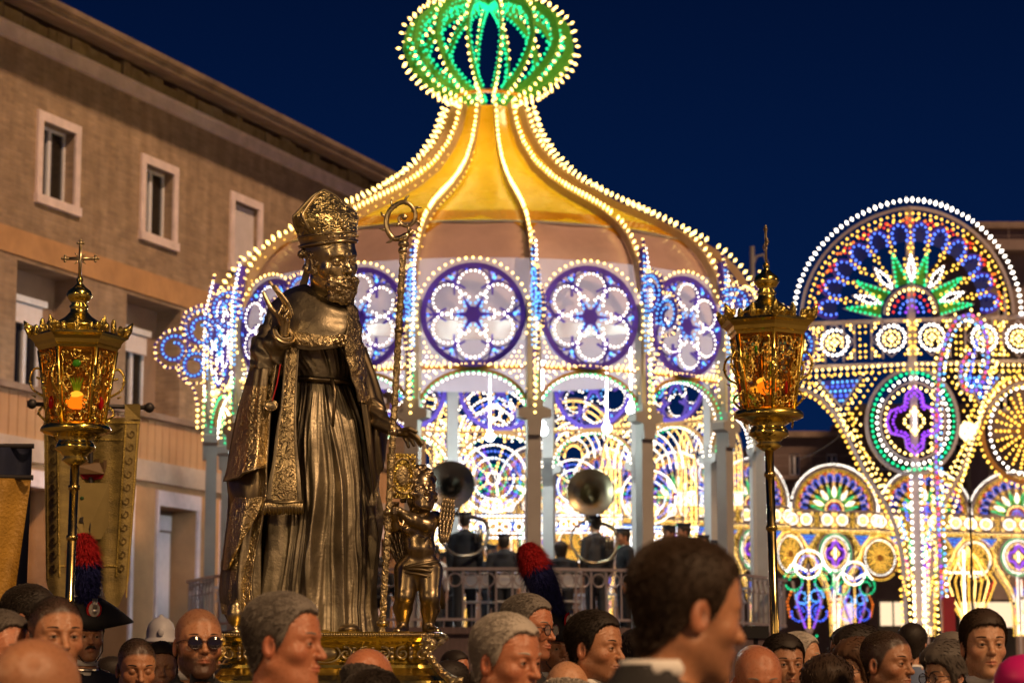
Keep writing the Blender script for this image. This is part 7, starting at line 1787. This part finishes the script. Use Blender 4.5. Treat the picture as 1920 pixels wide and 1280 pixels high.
cocked(1040, 1168, 12.0, 26, 'officer with a plume leaning left, behind the glasses wearing grey man', 20, (0, -.03, .12), (-.12, .09, .50), 0, 2)
# small black speaker box on its stand
e = empty('loudspeaker', (at(1417, 1196, 20).x, 20, 0), 0, 'small black box loudspeaker above the crowd beside the right lantern pole', 'loudspeaker'); z = at(1417, 1196, 20).z
q = MB(); q.box(-.10, .10, -.1, .1, z, z + .10); q.build('cabinet', M_hat, e); q = MB(); q.lathe([(.03, -.102), (.022, -.11)], 14); o = q.build('cone', M_railm, e, loc=(.03, 0, z + .05), rot=(PI / 2, 0, 0)); q = MB(); q.tube([(0, 0, 0), (0, 0, z)], .02, 8); q.build('stand', M_railm, e)
# ---- the further crowd: heads between the figures
rg = random.Random(12)
spots = [(301, 60, 14.5), (301, 60, 13.6), (301, 50, 13.0), (150, 60, 12.2), (150, 50, 11.6), (1040, 50, 12.0), (1712, 20, 14.0), (372, 40, 11.8)]; NK = len(spots)
for i in range(230):
    Y = rg.uniform(11.8, 24); px = rg.uniform(-40, 1960); top = at(px, 1, Y); hgt = rg.uniform(1.58, 1.80)
    py = 1300 - (hgt - CAMZ) * FPX / Y; hw = .1 * FPX / Y
    if any(abs(px - a) < (hw + b) * .85 and abs(Y - c) < .7 for a, b, c in spots): continue
    if 420 < px < 830 and Y < 13.5: continue
    spots.append((px, hw, Y))
marks = [(20, 'the left picture edge'), (145, 'the left lantern pole'), (260, 'the young man looking down'), (372, 'the man in sunglasses'), (540, 'the grey-headed profile'), (690, 'the bald head before the float'), (800, 'the cherub'), (890, 'the left sousaphone'), (955, 'the white haired stout man'), (1045, 'the leaning plume'), (1118, 'the swept back haired man'), (1290, 'the nearest dark head'), (1455, 'the right lantern pole'), (1560, 'the light bouquets'), (1665, 'the strong browed man'), (1740, 'the red post'), (1845, 'the tall young man'), (1915, 'the magenta skullcap')]
recs = []
for i, (px, hw, Y) in enumerate(spots[NK:]):
    hgt = rg.uniform(1.56, 1.78); k = rg.random()
    var, hair, ad = (('far', 'black', 'dark haired') if k < .42 else ('far', 'grey', 'grey haired') if k < .58 else ('farbald', 'grey', 'bald') if k < .72 else ('woman', 'chest', 'brown haired') if k < .86 else ('woman', 'black', 'full haired dark'))
    rz = rg.choice((rg.uniform(-80, 80), rg.uniform(100, 260))); suit = rg.choice(('black_suit_cloth', 'grey_suit_cloth', 'blue_shirt_cloth', 'beige_cloth', 'white_shirt_cloth', 'pink_cloth')); skin = rg.choice(list(SK))
    fc_ = 'seen from behind' if 110 < rz < 250 else 'facing right' if 30 < rz <= 110 else 'facing left' if rz < -30 or rz >= 250 else 'facing us'
    mk = min(marks, key=lambda m_: abs(m_[0] - px)); side = 'left of' if px < mk[0] - 12 else 'right of' if px > mk[0] + 12 else 'above'
    recs.append([px, hgt, Y, rz, var, hair, skin, suit, '%s onlooker in %s %s, %s %s' % (ad, suit.split('_')[0], fc_, side, mk[1].replace('swept back haired', 'swept-haired'))])
from collections import defaultdict
gl = defaultdict(list)
for r in recs: gl[r[8]].append(r)
for lab, rs_ in gl.items():
    if len(rs_) > 1:
        rs_.sort(key=lambda r: r[2]); names = ['nearer', 'farther'] if len(rs_) == 2 else ['nearest', 'middle', 'farthest', 'hidden', 'smallest', 'dim']
        for r, nm in zip(rs_, names): r[8] = nm + ' ' + lab
for px, hgt, Y, rz, var, hair, skin, suit, lab in recs:
    P_(px, 1300 - (hgt - CAMZ) * FPX / Y, Y, rz, var, lab, hair, skin, suit=suit, group='onlookers in the crowd', simple=True)
# ================================================================== THE BRASS BAND ON THE BANDSTAND
M_cap = mat('band_cap_cloth', (.010, .012, .022), .7, var=.15); M_bandu = mat('band_uniform_cloth', (.006, .007, .012), .85, var=.2)
M_sousa = mat('silver_brass', (.16, .15, .13), .30, 1.0, var=.15, scale=3); M_lacq = mat('lacquered_brass', (.24, .20, .13), .3, 1.0, var=.15, scale=3)
q = MB(); q.lathe([(.088, -.01), (.090, .02), (.112, .052), (.108, .066), (.01, .075)], 22, (0, .012, .070), .90, 1.08); q.add([(-.06, -.072, .062), (.06, -.072, .062), (.05, -.135, .048), (-.05, -.135, .048), (-.06, -.072, .068), (.06, -.072, .068), (.05, -.135, .052), (-.05, -.135, .052)], [(0, 1, 2, 3), (7, 6, 5, 4), (2, 6, 7, 3), (0, 3, 7, 4), (1, 5, 6, 2)])
CAP = q.mesh('band_cap', M_cap, True)
ZF = zfl
def muso(px, py, Y, rz, label, hair='black', suit='band_uniform_cloth', cap=True, var='far', **k):
    t, hd = P_(px, py + (6 if cap else 0), Y, rz, var, label, hair, 'tan', suit=suit, group='brass band musicians on the bandstand', feet=ZF, simple=True, extras=(CAP,) if cap else (), scale=1.08, **k)
    t['category'] = 'musician'; return t, hd
def sousa(px, py, Y, r, label, m, rz, player, bell=True):
    c = at(px, py, Y); e = empty('sousaphone', c, rz, label, 'sousaphone'); q = MB()
    q.lathe([(.050, -.62), (.060, -.45), (.085, -.30), (.13, -.18), (.20, -.09), (r * .75, -.035), (r * .95, -.004), (r, .008), (r * .985, .014), (r * .93, .004), (r * .72, -.024), (.19, -.075), (.12, -.17), (.075, -.30), (.03, -.36)], 40)
    b = q.build('bell', m, e, smooth=True); b.rotation_euler = (PI / 2 - .15, 0, 0)
    q = MB(); d = player - c; 
    a = Vector((0, .60, -.10)); pts = [a, a + Vector((0, .08, -.10)), a + Vector((0, .05, -.3)), Vector((d.x + .30, .52, -.55)), Vector((d.x + .36, .30, -.85)), Vector((d.x + .20, .02, -1.12)), Vector((d.x - .15, -.12, -1.15)), Vector((d.x - .38, .05, -.90)), Vector((d.x - .36, .35, -.60)), Vector((d.x - .15, .45, -.42)), Vector((d.x - .05, .2, -.30))]
    pp = catmull(np.array([tuple(p) for p in pts]), 60); q.tube([Vector(p) for p in pp], [lerp(.052, .014, (i / 59) ** .8) for i in range(60)], 12); q.build('coil', m, e, smooth=True)
    q = MB()
    for k in range(3): q.tube([Vector((d.x + .18 + k * .05, .0, -.95)), Vector((d.x + .18 + k * .05, .0, -.72))], .018, 8)
    q.build('valves', m, e, smooth=True)
# players (top of cap in the photograph, distance)
muso(872, 955, 39.6, 176, 'broad sousaphone player in black seen from behind at the left of the band'); sousa(845, 908, 39.4, .40, 'silver sousaphone with its round bell behind the cherub\'s head', M_sousa, 0, at(872, 955, 39.6))
muso(1116, 962, 39.8, 205, 'sousaphone player in a dark vest and white sleeves right of the middle column', shirt=None, suit='dark_vest_cloth'); sousa(1107, 922, 39.6, .40, 'silver sousaphone with its round bell right of the middle bandstand column', M_lacq, 0, at(1116, 962, 39.8))
for px, py, Y, rz, lab, kw in ((945, 996, 39.2, 180, 'band player in dark blue uniform and cap seen from behind, left of the middle column', {}), (922, 1016, 42.5, 20, 'small band player facing the camera behind the left chairs', {}),
    (1052, 1018, 39.0, 178, 'woman of the band with long dark hair seated right of the middle column', dict(cap=False, var='woman')), (1168, 985, 39.0, -75, 'band player in vest and cap blowing a horn beside the right sousaphone', {}),
    (1254, 980, 40.5, -60, 'band player in cap turned left, left one of the pair beyond the right front column', {}), (1281, 976, 39.5, -80, 'band player in white shirt and cap in profile beyond the right front column', dict(suit='white_shirt_cloth')),
    (1318, 998, 41.0, -30, 'band player whose cap shows above the large dark haired man', {}), (1343, 1008, 42.5, -20, 'last band player at the far right of the bandstand', {}),
    (812, 1018, 39.3, 150, 'band player in white sleeves partly hidden by the cherub', dict(suit='white_shirt_cloth')), (712, 1040, 39.0, 170, 'band player glimpsed between the crozier and the cherub', {}), (835, 1030, 41.0, 40, 'band player in the shade behind the left sousaphone player', {})):
    t, hd = muso(px, py, Y, rz, lab, **kw)
# chairs and music stands
def chair(px, Y, rz, lab):
    c = at(px, 1100, Y); e = empty('band_chair', (c.x, Y, ZF), rz, lab, 'chair', 'folding chairs of the band')
    q = MB(); q.box(-.22, .22, -.2, .2, .43, .46); q.build('seat', M_steel, e)
    q = MB(); q.tube([(-.21, .2, .46), (-.21, .26, .9), (.21, .26, .9), (.21, .2, .46)], .014, 6); q.box(-.2, .2, .24, .255, .66, .86); q.build('backrest', M_steel, e)
    for sx in (-1, 1):
        for sy in (-1, 1): q = MB(); q.tube([(sx * .2, sy * .18, .44), (sx * .21, sy * .24, 0)], .012, 6); q.build('leg', M_steel, e)
chair(955, 38.6, PI, 'folding chair with steel back in front of the dark blue player'); chair(985, 38.8, PI, 'folding chair beside the middle bandstand column'); chair(1065, 38.5, PI, 'folding chair of the long haired woman in the band'); chair(900, 38.8, PI * .9, 'folding chair left of the dark blue band player')
